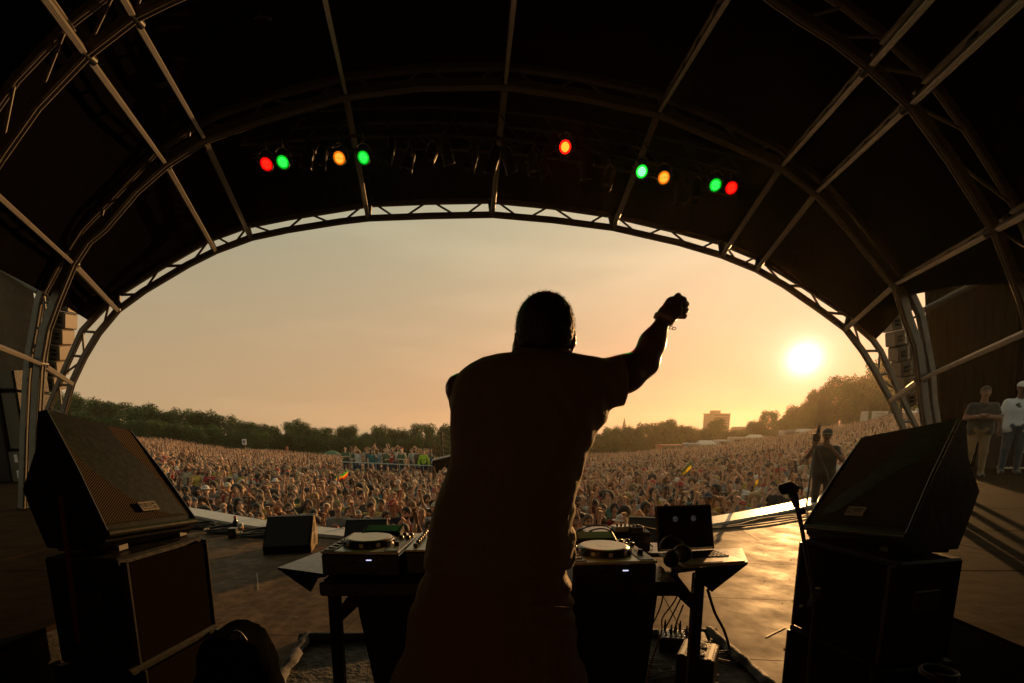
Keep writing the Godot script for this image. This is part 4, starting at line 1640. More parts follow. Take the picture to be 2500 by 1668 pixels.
# ------------------------------------------------------------------ stage monitors
func slab(mb: MB, pa: Array, pb: Array) -> void:  # joins two polygons with the same number of points
	var ca := Vector3.ZERO
	var cb := Vector3.ZERO
	for i in pa.size():
		ca += pa[i] / pa.size()
		cb += pb[i] / pb.size()
	mb.poly(pa, ca - cb)
	mb.poly(pb, cb - ca)
	var c := (ca + cb) / 2
	for i in pa.size():
		var j := (i + 1) % pa.size()
		var q := [pa[i], pa[j], pb[j], pb[i]]
		mb.poly(q, (q[0] + q[1] + q[2] + q[3]) / 4 - c)


func big_monitor(nb: Vector3, fb: Vector3, nt: Vector3, ft: Vector3, label: String) -> void:
	# near/far ends of the lower and the upper edge of the sloping grille
	var base := (nb + fb) / 2
	var o := thing("wedge_monitor", label, "stage monitor", base)
	var u := (fb - nb).normalized()
	var ends := []
	for e in [[nb, nt], [fb, ft]]:
		var b: Vector3 = e[0]
		var t: Vector3 = e[1]
		var back := Vector3(t.x - b.x, 0, t.z - b.z)
		back = (back - Vector3(u.x, 0, u.z) * back.dot(Vector3(u.x, 0, u.z))).normalized()
		ends.append([b, b + Vector3(0, -0.045, 0) + back * 0.012, b + Vector3(0, -0.082, 0) + back * 0.06, b + Vector3(0, -0.085, 0) + back * 0.325, b + Vector3(0, 0.03, 0) + back * 0.365, b + Vector3(0, 0.16, 0) + back * 0.405, t.lerp(b, 0.34) * Vector3(1, 0, 1) + Vector3(0, lerpf(t.y, b.y, 0.34), 0) + back * 0.165, t + back * 0.045 + Vector3(0, 0.0, 0), t + Vector3(0, 0.008, 0)])
	var mb := MB.new()
	slab(mb, ends[0], ends[1])
	part("cabinet", mb, M.black, o)
	# grille a little proud of the slope
	var n := (fb - nb).cross(nt - nb).normalized()
	if n.dot(Vector3(0, EYE, 0) - nb) < 0:
		n = -n
	var q := [nb.lerp(nt, 0.045), fb.lerp(ft, 0.045), ft.lerp(fb, 0.006), nt.lerp(nb, 0.006)]
	var qi := []
	for p in q:
		qi.append(p.lerp((q[0] + q[1] + q[2] + q[3]) / 4, 0.012) + n * 0.006)
	mb = MB.new()
	var rows := []
	for j in 13:
		var row := []
		var f := j / 12.0
		for i in 13:
			var gp: Vector3 = qi[0].lerp(qi[1], i / 12.0).lerp(qi[3].lerp(qi[2], i / 12.0), f)
			row.append(gp + n * (0.010 * sin(PI * f) * sin(PI * i / 12.0)))
		rows.append(row)
	mb.grid(rows)
	for k in mb.uv.size():
		mb.uv[k] *= Vector2(fb.distance_to(nb) / 0.0125, nt.distance_to(nb) / 0.0125)
	part("grille", mb, M.grille, o)
	# rounded lower lip and side trims
	mb = MB.new()
	mb.tube([nb + n * 0.004 + Vector3(0, -0.012, 0), fb + n * 0.004 + Vector3(0, -0.012, 0)], 0.016, 10)
	part("lower_lip", mb, mat("worn_lip", Color(0.05, 0.047, 0.042), 0.36, 0.5, 0.3, 3.0), o)
	for e in [[nb, nt], [fb, ft]]:
		mb = MB.new()
		var b: Vector3 = e[0]
		var t: Vector3 = e[1]
		mb.tube([b + n * 0.004, b.lerp(t, 0.5) + n * 0.011, t + n * 0.002], 0.007, 8)
		part("side_trim", mb, M.satin, o)
	# badge
	var bc: Vector3 = qi[0].lerp(qi[1], 0.52).lerp(qi[3].lerp(qi[2], 0.52), 0.105) + n * 0.014
	var up := (nt - nb).normalized()
	up = (up - u * up.dot(u)).normalized()
	var bb := Basis(u, up, u.cross(up))
	mb = MB.new()
	mb.box(bc, Vector3(0.085, 0.048, 0.005), bb, 0.001)
	var bd := part("badge", mb, mat("badge_plate", Color(0.30, 0.27, 0.22), 0.45, 0.4, 0.2, 5.0), o)
	for k in [[-0.026, 0.010, 0.018, 0.010], [-0.024, -0.002, 0.012, 0.008], [-0.004, -0.013, 0.052, 0.005], [0.030, 0.011, 0.014, 0.012], [0.030, -0.008, 0.014, 0.012], [0.0, 0.006, 0.028, 0.020]]:
		mb = MB.new()
		mb.box(bc + bb * Vector3(k[0], k[1], signf(bb.z.dot(n)) * 0.003), Vector3(k[2], k[3], 0.002), bb)
		part("logo_mark", mb, mat("badge_ink", Color(0.07, 0.06, 0.05), 0.5), bd)
	for s in [0.15, 0.85]:
		mb = MB.new()
		var fp: Vector3 = nb.lerp(fb, s) + (ends[0][3] - ends[0][0]) * 0.5
		fp.y = nb.y - 0.088
		mb.box(fp, Vector3(0.26, 0.022, 0.05))
		part("foot", mb, M.rubber, o)


func sub_stack(a: Vector3, b: Vector3, inward: Vector3, deep: float, label_top: String, label_low: String) -> void:
	var u := Vector3(b.x - a.x, 0, b.z - a.z)
	var l := u.length()
	u = u.normalized()
	var back := Vector3(-u.z, 0, u.x)
	if back.dot(inward) > 0:
		back = -back
	var bs := Basis(u, Vector3.UP, u.cross(Vector3.UP))
	var top := (a.y + b.y) / 2
	var mid := Vector3((a.x + b.x) / 2, 0, (a.z + b.z) / 2)
	var carpet := mat("cabinet_carpet", Color(0.010, 0.0072, 0.0055), 0.95, 0.0, 0.5, 16.0, 0.6)
	carpet.specular_mode = BaseMaterial3D.SPECULAR_DISABLED
	for k in 2:
		var y1 := top if k == 0 else 0.46
		var y0 := 0.465 if k == 0 else 0.0
		var dd := deep if k == 0 else deep + 0.03
		var o := thing("speaker_cabinet", label_top if k == 0 else label_low, "loudspeaker", mid + back * dd / 2 + Vector3(0, y0, 0))
		var mb := MB.new()
		mb.box(mid + back * (dd / 2 + (0.012 if k == 0 else -0.005)) + Vector3(0, (y0 + y1) / 2, 0), Vector3(l + (0.0 if k == 0 else 0.05), y1 - y0, dd - 0.02), bs, 0.01)
		part("cabinet", mb, M.black, o)
		mb = MB.new()
		mb.box(mid + back * (0.002 if k == 0 else -0.018) + Vector3(0, (y0 + y1) / 2 - 0.008, 0), Vector3(l - 0.05, y1 - y0 - 0.03, 0.02), bs, 0.003)
		part("front_panel", mb, carpet, o)
		for s in [-1, 1]:
			mb = MB.new()
			mb.box(mid + u * s * (l / 2 - 0.014) + back * (0.0 if k == 0 else -0.02) + Vector3(0, (y0 + y1) / 2 - 0.004, 0), Vector3(0.016, y1 - y0 - 0.02, 0.03), bs, 0.004)
			part("corner_strip", mb, mat("worn_lip", Color(0.05, 0.047, 0.042), 0.36, 0.5, 0.3, 3.0), o)
			mb = MB.new()
			mb.box(mid + u * s * (l / 2 + 0.004) + back * dd * 0.5 + Vector3(0, lerpf(y0, y1, 0.62), 0), Vector3(0.012, 0.09, 0.14), bs, 0.004)
			part("handle", mb, M.steel, o)


func build_monitors() -> void:
	big_monitor(W(258, 1298, 2.0), W(474, 1268, 2.42), W(112, 1005, 2.2), W(315, 1052, 2.65), "big black wedge monitor with sloping grille on the left speaker stack")
	sub_stack(W(292, 1352, 1.95), W(503, 1320, 2.42), Vector3(1, 0, 0), 0.35, "black speaker cabinet under the left wedge monitor", "lowest black speaker cabinet of the left stack")
	big_monitor(W(2216, 1305, 2.0), W(1967, 1282, 2.45), W(2342, 1027, 2.2), W(2106, 1071, 2.65), "big black wedge monitor with sloping grille on the right speaker stack")
	sub_stack(W(2190, 1358, 1.95), W(1953, 1330, 2.42), Vector3(-1, 0, 0), 0.36, "black speaker cabinet under the right wedge monitor", "lowest black speaker cabinet of the right stack")
	# red strap down the side of the left stack
	var s := thing("ratchet_strap", "dark red strap hanging down the side of the left speaker stack", "strap", W(160, 1420, 1.90))
	var mb := MB.new()
	var rows := []
	for j in 10:
		var p := W(146 + j * 5, 1210 + j * 40, 1.905)
		rows.append([p + Vector3(-0.009, 0, 0), p + Vector3(0.009, 0, 0.002 * sin(j))])
	mb.grid(rows)
	part("webbing", mb, mat("red_web", Color(0.09, 0.012, 0.01), 0.8), s)
	# floor wedges
	floor_wedge(640, 762, 1352, 0.40, 0.36, 12.0, "small black floor wedge monitor near the front edge, left of the decks", true)
	floor_wedge(834, 948, 1342, 0.33, 0.3, 8.0, "black floor wedge monitor just behind the left deck", false)
	floor_wedge(1528, 1620, 1338, 0.34, 0.3, -14.0, "grey-topped floor wedge monitor behind the cable bundle right of the performer", true)


func floor_wedge(px0: float, px1: float, py: float, h: float, deep: float, turn: float, label: String, panel: bool) -> void:
	var a := FL(px0, py)
	var b := FL(px1, py)
	var c := (a + b) / 2
	var w := a.distance_to(b) * 0.88
	var o := thing("floor_monitor", label, "stage monitor", c)
	var bs := Basis(Vector3.UP, deg_to_rad(turn))
	var prof := [Vector2(0.0, 0.02), Vector2(0.02, 0.0), Vector2(-deep * 1.25, 0.0), Vector2(-deep * 1.4, h * 0.4), Vector2(-deep * 1.05, h), Vector2(-deep * 0.85, h * 0.985), Vector2(0.02, 0.09)]
	var ea := []
	var eb := []
	for p in prof:
		ea.append(c + bs * Vector3(-w / 2, p.y, p.x))
		eb.append(c + bs * Vector3(w / 2, p.y, p.x))
	var mb := MB.new()
	slab(mb, ea, eb)
	part("cabinet", mb, M.black, o)
	mb = MB.new()
	var e := 0.012
	mb.hexa([c + bs * Vector3(-w / 2 + 0.015, 0.10, 0.03), c + bs * Vector3(w / 2 - 0.015, 0.10, 0.03), c + bs * Vector3(w / 2 - 0.015, h * 0.96, -deep * 0.82), c + bs * Vector3(-w / 2 + 0.015, h * 0.96, -deep * 0.82), c + bs * Vector3(-w / 2 + 0.015, 0.10, 0.03 - e), c + bs * Vector3(w / 2 - 0.015, 0.10, 0.03 - e), c + bs * Vector3(w / 2 - 0.015, h * 0.96, -deep * 0.82 - e), c + bs * Vector3(-w / 2 + 0.015, h * 0.96, -deep * 0.82 - e)])
	part("front_grille", mb, mat("dark_mesh", Color(0.008, 0.008, 0.008), 0.7), o)
	if panel:
		var side := MB.new()
		var m1 := []
		var m2 := []
		for p in prof:
			var k := Vector2(-deep * 0.6, h * 0.45).lerp(p, 0.97)
			m1.append(c + bs * Vector3(w / 2 + 0.002, k.y, k.x))
			m2.append(c + bs * Vector3(w / 2 + 0.012, k.y, k.x))
		slab(side, m1, m2)
		var sp_ := part("side_panel", side, mat("bronze_panel", Color(0.30, 0.22, 0.12), 0.4, 0.5, 0.25, 4.0), o)
		for k in 2:
			mb = MB.new()
			var tri1 := []
			var tri2 := []
			for p in [Vector2(-0.45, 0.16 + 0.36 * k), Vector2(-0.9, 0.16 + 0.36 * k), Vector2(-0.88, 0.46 + 0.34 * k), Vector2(-0.62 - 0.1 * k, 0.46 + 0.34 * k)]:
				tri1.append(c + bs * Vector3(w / 2 + 0.010, p.y * h, p.x * deep))
				tri2.append(c + bs * Vector3(w / 2 + 0.014, p.y * h, p.x * deep))
			slab(mb, tri1, tri2)
			part("handle_hole", mb, M.black, sp_)


# ------------------------------------------------------------------ the decks
func frame_of(a: Vector3, b: Vector3, c: Vector3) -> Basis:  # x along a-b, y up, z towards the viewer
	var x := (b - a)
	x.y = 0
	x = x.normalized()
	return Basis(x, Vector3.UP, x.cross(Vector3.UP))


func cd_deck(origin: Vector3, bs: Basis, label: String) -> void:
	# origin: front-left top corner; the deck runs along +x and away along -z
	var w := 0.325
	var dp := 0.385
	var o := thing("cd_deck", label, "CD player", origin + Vector3(0, -0.105, 0))
	var T := func(x: float, y: float, z: float) -> Vector3: return origin + bs * Vector3(x, y, -z)
	var mb := MB.new()
	mb.box(T.call(w / 2, -0.058, dp / 2), Vector3(w, 0.094, dp), bs, 0.008)
	part("case", mb, M.satin, o)
	mb = MB.new()
	mb.box(T.call(w / 2, -0.006, dp / 2), Vector3(w + 0.002, 0.012, dp + 0.002), bs, 0.003)
	var top := part("top_plate", mb, M.silver, o)
	mb = MB.new()
	mb.box(T.call(0.03, 0.002, dp * 0.42), Vector3(0.048, 0.003, dp * 0.78), bs, 0.001)
	part("left_strip", mb, mat("strip_grey", Color(0.16, 0.15, 0.14), 0.4), top)
	mb = MB.new()
	mb.box(T.call(w - 0.036, 0.002, dp * 0.42), Vector3(0.056, 0.003, dp * 0.78), bs, 0.001)
	part("right_strip", mb, mat("strip_grey", Color(0.16, 0.15, 0.14), 0.4), top)
	# jog wheel: ridged rim and flat plate
	var jc: Vector3 = T.call(w * 0.48, 0, dp * 0.40)
	mb = MB.new()
	mb.lathe([Vector2(0.112, 0.0), Vector2(0.112, 0.006), Vector2(0.105, 0.022), Vector2(0.098, 0.027), Vector2(0.09, 0.027)], 40, Transform3D(bs, jc))
	var rim := part("jog_rim", mb, M.satin, o)
	for k in 20:
		var a := TAU * k / 20
		var g := MB.new()
		g.box(jc + bs * Vector3(cos(a) * 0.110, 0.013, sin(a) * 0.110), Vector3(0.006, 0.017, 0.016), bs * Basis(Vector3.UP, -a), 0.002)
		part("grip", g, M.silver if k % 2 else M.satin, rim)
	mb = MB.new()
	mb.lathe([Vector2(0.0, 0.030), Vector2(0.03, 0.030), Vector2(0.031, 0.0295), Vector2(0.088, 0.031), Vector2(0.096, 0.029), Vector2(0.098, 0.024)], 40, Transform3D(bs, jc))
	part("jog_plate", mb, mat("jog_plate", Color(0.46, 0.45, 0.42), 0.34, 0.4), o)
	# screen
	mb = MB.new()
	mb.box(T.call(w * 0.5, 0.018, dp * 0.86), Vector3(w * 0.56, 0.03, dp * 0.20), bs * Basis(Vector3.RIGHT, 0.3), 0.004)
	var scr := part("screen_hood", mb, M.black, o)
	mb = MB.new()
	mb.box(T.call(w * 0.5, 0.0345, dp * 0.855), Vector3(w * 0.46, 0.002, dp * 0.15), bs * Basis(Vector3.RIGHT, 0.3))
	part("screen", mb, mat("deck_screen", Color(0.03, 0.035, 0.032), 0.45), scr)
	for k in 5:
		mb = MB.new()
		mb.box(T.call(0.03, 0.006, dp * (0.12 + 0.11 * k)), Vector3(0.026, 0.006, 0.014), bs, 0.002)
		part("button", mb, M.silver if k < 2 else M.satin, top)
	for k in 4:
		mb = MB.new()
		mb.lathe([Vector2(0.011, 0.0), Vector2(0.010, 0.016), Vector2(0.0, 0.017)], 12, Transform3D(bs, T.call(w - 0.022 - 0.03 * (k % 2), 0.003, dp * (0.62 + 0.16 * (k / 2)))))
		part("knob", mb, M.satin, top)
	mb = MB.new()
	mb.box(T.call(w - 0.034, 0.012, dp * 0.26), Vector3(0.022, 0.02, 0.014), bs, 0.003)
	part("fader_cap", mb, M.satin, top)
	mb = MB.new()
	mb.box(T.call(w - 0.034, 0.004, dp * 0.3), Vector3(0.005, 0.002, 0.11), bs)
	part("fader_slot", mb, M.black, top)
	mb = MB.new()
	mb.box(T.call(w * 0.42, -0.052, -0.002), Vector3(0.14, 0.006, 0.004), bs, 0.001)
	part("disc_slot", mb, M.steel, o)
	mb = MB.new()
	mb.box(T.call(w * 0.62, -0.035, -0.003), Vector3(0.022, 0.004, 0.004), bs, 0.001)
	part("front_light", mb, emitter("deck_indicator_light", Color(0.85, 0.85, 1.0), 1.2), o)


func build_table() -> void:
	var top := 0.835
	# table top slab
	var a := FL(795, 1408, top)
	var b := FL(1640, 1404, top)
	var zf := -1.93
	var tb := thing("gear_table", "black folding table with angular end flaps carrying the decks", "table", Vector3(0, 0, -2.2))
	var mb := MB.new()
	mb.box(Vector3((a.x + b.x) / 2, top - 0.03, -2.22), Vector3(b.x - a.x, 0.06, 0.56), Basis(), 0.008)
	part("tabletop", mb, M.satin, tb)
	# deep case under the top
	mb = MB.new()
	var x0 := W(866, 1440, 1.97).x
	var x1 := W(1606, 1440, 1.97).x
	mb.hexa([Vector3(x0, 0.775, -1.97), Vector3(x1, 0.775, -1.97), Vector3(x1 - 0.02, 0.33, -2.02), Vector3(x0 + 0.05, 0.33, -2.02), Vector3(x0, 0.775, -2.45), Vector3(x1, 0.775, -2.45), Vector3(x1 - 0.08, 0.12, -2.40), Vector3(x0 + 0.10, 0.12, -2.40)])
	part("case", mb, M.black, tb)
	# legs
	for q in [[[815, 1425], [845, 1640], 2.02], [[1706, 1400], [1672, 1640], 2.14]]:
		var p0 := W(q[0][0], q[0][1], q[2])
		var p1 := Vector3(p0.x, 0.0, p0.z)
		mb = MB.new()
		mb.box((p0 + p1) / 2, Vector3(0.046, p0.y - p1.y, 0.046), Basis(), 0.006)
		var leg := part("leg", mb, M.black, tb)
		mb = MB.new()
		mb.box(p1 + Vector3(0, 0.015, 0), Vector3(0.07, 0.03, 0.4), Basis(), 0.006)
		part("leg_foot", mb, M.rubber, leg)
		mb = MB.new()
		var s := 1.0 if q[0][0] < 1000 else -1.0
		mb.hexa([p0 + Vector3(0.02 * s, -0.10, 0.01), p0 + Vector3(0.10 * s, 0.0, 0.01), p0 + Vector3(0.20 * s, 0.0, 0.01), p0 + Vector3(0.02 * s, -0.17, 0.01), p0 + Vector3(0.02 * s, -0.10, -0.03), p0 + Vector3(0.10 * s, 0.0, -0.03), p0 + Vector3(0.20 * s, 0.0, -0.03), p0 + Vector3(0.02 * s, -0.17, -0.03)])
		part("leg_brace", mb, M.black, leg)
	for x in [x0 + 0.05, x1 - 0.05]:
		mb = MB.new()
		mb.box(Vector3(x, 0.07, -2.38), Vector3(0.05, 0.14, 0.05), Basis(), 0.005)
		part("leg", mb, M.black, tb)
	# end flaps with hanging triangular gussets
	var fl := [FL(678, 1386, 0.85), FL(795, 1402, 0.85), FL(870, 1322, 0.85), FL(845, 1322, 0.85)]
	mb = MB.new()
	var dn := Vector3(0, -0.012, 0)
	mb.hexa([fl[0], fl[1], fl[2], fl[3], fl[0] + dn, fl[1] + dn, fl[2] + dn, fl[3] + dn])
	var fp := part("end_flap", mb, M.satin, tb)
	mb = MB.new()
	var d0: float = -fl[0].z
	var g := [fl[0], W(690, 1398, d0), W(758, 1446, d0 - 0.02), W(776, 1412, d0 - 0.03), fl[1] + dn]
	var g2 := []
	for p in g:
		g2.append(p + Vector3(0, 0, -0.012))
	slab(mb, g, g2)
	part("gusset", mb, M.satin, fp)
	var lt := 0.85
	var fr := [FL(1640, 1395, lt), FL(1826, 1372, lt), FL(1812, 1338, lt), FL(1630, 1346, lt)]
	mb = MB.new()
	mb.hexa([fr[0], fr[1], fr[2], fr[3], fr[0] + dn, fr[1] + dn, fr[2] + dn, fr[3] + dn])
	fp = part("end_flap", mb, M.satin, tb)
	mb = MB.new()
	var d1: float = -fr[0].z
	g = [W(1700, 1386, d1), fr[1] + dn, W(1738, 1446, d1), W(1698, 1412, d1)]
	g2 = []
	for p in g:
		g2.append(p + Vector3(0, 0, -0.012))
	slab(mb, g, g2)
	part("gusset", mb, M.satin, fp)
	# decks
	var deck_y := 0.944
	var la := FL(782, 1346, deck_y)
	var lb := FL(976, 1364, deck_y)
	cd_deck(la, Basis(Vector3.UP, deg_to_rad(-3.0)), "silver CD deck with a round jog wheel left of the performer")
	var ra := FL(1400, 1374, deck_y)
	cd_deck(ra, Basis(Vector3.UP, deg_to_rad(5.0)), "silver CD deck with a round jog wheel right of the performer")
	# mixer between them
	var mo := la + Vector3(0.345, 0.0, -0.02)
	var mx := thing("dj_mixer", "silver and black mixer beside the left deck, partly behind the performer", "mixer", mo + Vector3(0.16, -0.105, -0.18))
	mb = MB.new()
	mb.box(mo + Vector3(0.16, -0.055, -0.175), Vector3(0.32, 0.10, 0.37), Basis(), 0.008)
	part("case", mb, M.satin, mx)
	mb = MB.new()
	mb.box(mo + Vector3(0.16, -0.002, -0.175), Vector3(0.318, 0.008, 0.368), Basis(), 0.002)
	var mt := part("top_plate", mb, M.silver, mx)
	for i in 5:
		for j in 6:
			mb = MB.new()
			mb.lathe([Vector2(0.009, 0.0), Vector2(0.008, 0.017), Vector2(0.0, 0.018)], 10, Transform3D(Basis(), mo + Vector3(0.035 + i * 0.062, 0.003, -0.10 - j * 0.043)))
			part("knob", mb, M.satin, mt)
		mb = MB.new()
		mb.box(mo + Vector3(0.035 + i * 0.062, 0.010, -0.045), Vector3(0.018, 0.016, 0.012), Basis(), 0.002)
		part("fader_cap", mb, M.satin, mt)
	# laptop
	var lp := FL(1672, 1380, 0.868)
	var lq := FL(1822, 1370, 0.868)
	var lbs := frame_of(lp, lq, lp)
	var lw := lp.distance_to(lq)
	var lt2 := thing("laptop", "open silver laptop with a dark screen on the right flap of the table", "laptop", (lp + lq) / 2)
	var dpt := 0.225
	mb = MB.new()
	mb.box((lp + lq) / 2 + lbs * Vector3(0, -0.008, -dpt / 2), Vector3(lw, 0.017, dpt), lbs, 0.005)
	var lbase := part("base", mb, M.silver, lt2)
	for j in 5:
		for i in 13:
			mb = MB.new()
			mb.box((lp + lq) / 2 + lbs * Vector3(-lw * 0.42 + lw * 0.84 * i / 12.0, 0.0025, -dpt * (0.46 + 0.105 * j)), Vector3(lw * 0.054, 0.004, dpt * 0.08), lbs, 0.001)
			part("key", mb, M.satin, lbase)
	mb = MB.new()
	mb.box((lp + lq) / 2 + lbs * Vector3(0, 0.001, -dpt * 0.2), Vector3(lw * 0.32, 0.002, dpt * 0.26), lbs)
	part("trackpad", mb, mat("trackpad", Color(0.42, 0.41, 0.39), 0.35, 0.2), lbase)
	var hinge := (lp + lq) / 2 + lbs * Vector3(0, 0.004, -dpt)
	var sbs := lbs * Basis(Vector3.RIGHT, deg_to_rad(-14.0))
	var shh := 0.215
	mb = MB.new()
	mb.box(hinge + sbs * Vector3(0, shh / 2, -0.004), Vector3(lw, shh, 0.009), sbs, 0.004)
	var lid := part("lid", mb, M.satin, lt2)
	mb = MB.new()
	mb.box(hinge + sbs * Vector3(0, shh / 2, 0.002), Vector3(lw * 0.95, shh * 0.92, 0.003), sbs, 0.001)
	part("screen", mb, mat("laptop_screen_glass", Color(0.006, 0.006, 0.007), 0.06), lid)
	for k in 2:
		mb = MB.new()
		var cc := hinge + sbs * Vector3(lw * (-0.17 + 0.32 * k), shh * 0.70, 0.0042)
		mb.lathe([Vector2(0.0, 0.0006), Vector2(0.0135, 0.0006), Vector2(0.0135, 0.0)], 20, Transform3D(sbs * Basis(Vector3.RIGHT, PI / 2), cc))
		part("record_graphic", mb, emitter("screen_record_display", Color(0.40, 0.40, 0.40), 0.16), lid)
		mb = MB.new()
		mb.box(cc + sbs * Vector3(0.002 * (1 - k) + 0.003, 0.004 * k - 0.002, 0.001), Vector3(0.003 + 0.008 * (1 - k), 0.003 + 0.009 * k, 0.001), sbs)
		part("needle_graphic", mb, M.black, lid)
	# headphones hung on the table corner
	var hp := W(1650, 1352, 2.08)
	var hd := thing("headphones", "black headphones lying on the table corner between deck and laptop", "headphones", hp + Vector3(0, -0.06, 0))
	var arc := []
	for k in 13:
		var t := PI * (0.05 + 0.9 * k / 12.0)
		arc.append(W(1612, 1345, 2.12) + Vector3(0.10 * (1.0 - cos(t)) * 0.55, 0.055 * sin(t), -0.03 * sin(t)))
	mb = MB.new()
	mb.tube(arc, 0.006, 7)
	part("headband", mb, M.satin, hd)
	for k in 2:
		mb = MB.new()
		var ec := W(1640 + 26 * k, 1364 - 12 * k, 2.06 + 0.05 * k)
		mb.ball(ec, Vector3(0.042, 0.040, 0.026), 16, 10, Basis(Vector3.UP, 0.5 - 0.6 * k))
		var cup := part("ear_cup", mb, M.satin, hd)
		mb = MB.new()
		mb.lathe([Vector2(0.02, 0), Vector2(0.036, 0.006), Vector2(0.036, 0.016), Vector2(0.022, 0.02)], 16, Transform3D(Basis(Vector3.UP, 0.5 - 0.6 * k) * Basis(Vector3.RIGHT, PI / 2), ec + Vector3(0, 0, -0.03)))
		part("ear_pad", mb, M.rubber, cup)
	# tangle of leads behind the right deck
	var names := ["thick blue lead looping behind the right deck", "black lead looping over the back of the right deck", "second blue lead arching beside the right deck", "thick black loom running from the decks towards the laptop", "thin black lead lying across the table behind the right deck"]
	var loops := [[[1392, 1312], [1420, 1292], [1462, 1282], [1490, 1290], [1502, 1308]], [[1418, 1314], [1440, 1297], [1470, 1291], [1490, 1298], [1498, 1316]], [[1522, 1302], [1540, 1288], [1566, 1285], [1576, 1300], [1574, 1322]], [[1570, 1288], [1600, 1294], [1622, 1299], [1650, 1303]], [[1440, 1308], [1480, 1302], [1530, 1306], [1580, 1324], [1594, 1336]]]
	for k in 5:
		var ps := []
		for q in loops[k]:
			ps.append(W(q[0], q[1], 2.46 + 0.02 * k))
		cable(ps, 0.0055 if k == 3 else 0.0038, mat("blue_rubber", Color(0.02, 0.08, 0.16), 0.5) if k in [0, 2] else M.rubber, names[k])
	# little boxes behind the right deck
	for q in [[1518, 1284, 0.10, "small pale box on top of the gear behind the right deck"], [1548, 1286, 0.07, "small dark box beside the pale one behind the right deck"]]:
		var p := W(q[0], q[1], 2.5)
		var o := thing("interface_box", q[3], "audio box", p)
		mb = MB.new()
		mb.box(p + Vector3(0, -0.012, 0), Vector3(q[2], 0.026, 0.07), Basis(Vector3.UP, 0.3), 0.004)
		part("body", mb, M.silver if q[0] < 1530 else M.satin, o)
		for k in 3:
			mb = MB.new()
			mb.lathe([Vector2(0.006, 0), Vector2(0.005, 0.012), Vector2(0, 0.012)], 8, Transform3D(Basis(), p + Vector3(-0.025 + 0.02 * k, 0.001, 0.01)))
			part("knob", mb, M.satin, o)
	# dark rack of gear behind the right deck that those boxes stand on
	var rk := W(1400, 1316, 2.62)
	var rk2 := W(1640, 1330, 2.62)
	var o := thing("equipment_rack", "low black equipment box behind the right deck, covered in leads", "equipment box", Vector3((rk.x + rk2.x) / 2, top, -2.55))
	mb = MB.new()
	mb.box(Vector3((rk.x + rk2.x) / 2 - 0.06, (top + 0.935) / 2, -2.53), Vector3((rk2.x - rk.x) * 0.62, 0.935 - top, 0.16), Basis(), 0.006)
	part("body", mb, M.satin, o)
	mb = MB.new()
	mb.box(Vector3((rk.x + rk2.x) / 2, top - 0.012, -2.55), Vector3(rk2.x - rk.x, 0.022, 0.24), Basis(), 0.004)
	part("shelf", mb, M.satin, o)


func cable(ps: Array, r: float, m: Material, label: String, group := "leads around the decks") -> void:
	var low: Vector3 = ps[0]
	for p in ps:
		if p.y < low.y:
			low = p
	var mb := MB.new()
	mb.tube(smooth_line(ps, 7), r, 7)
	var o := part("cable", mb, m)
	tag(o, label, "cable", group)


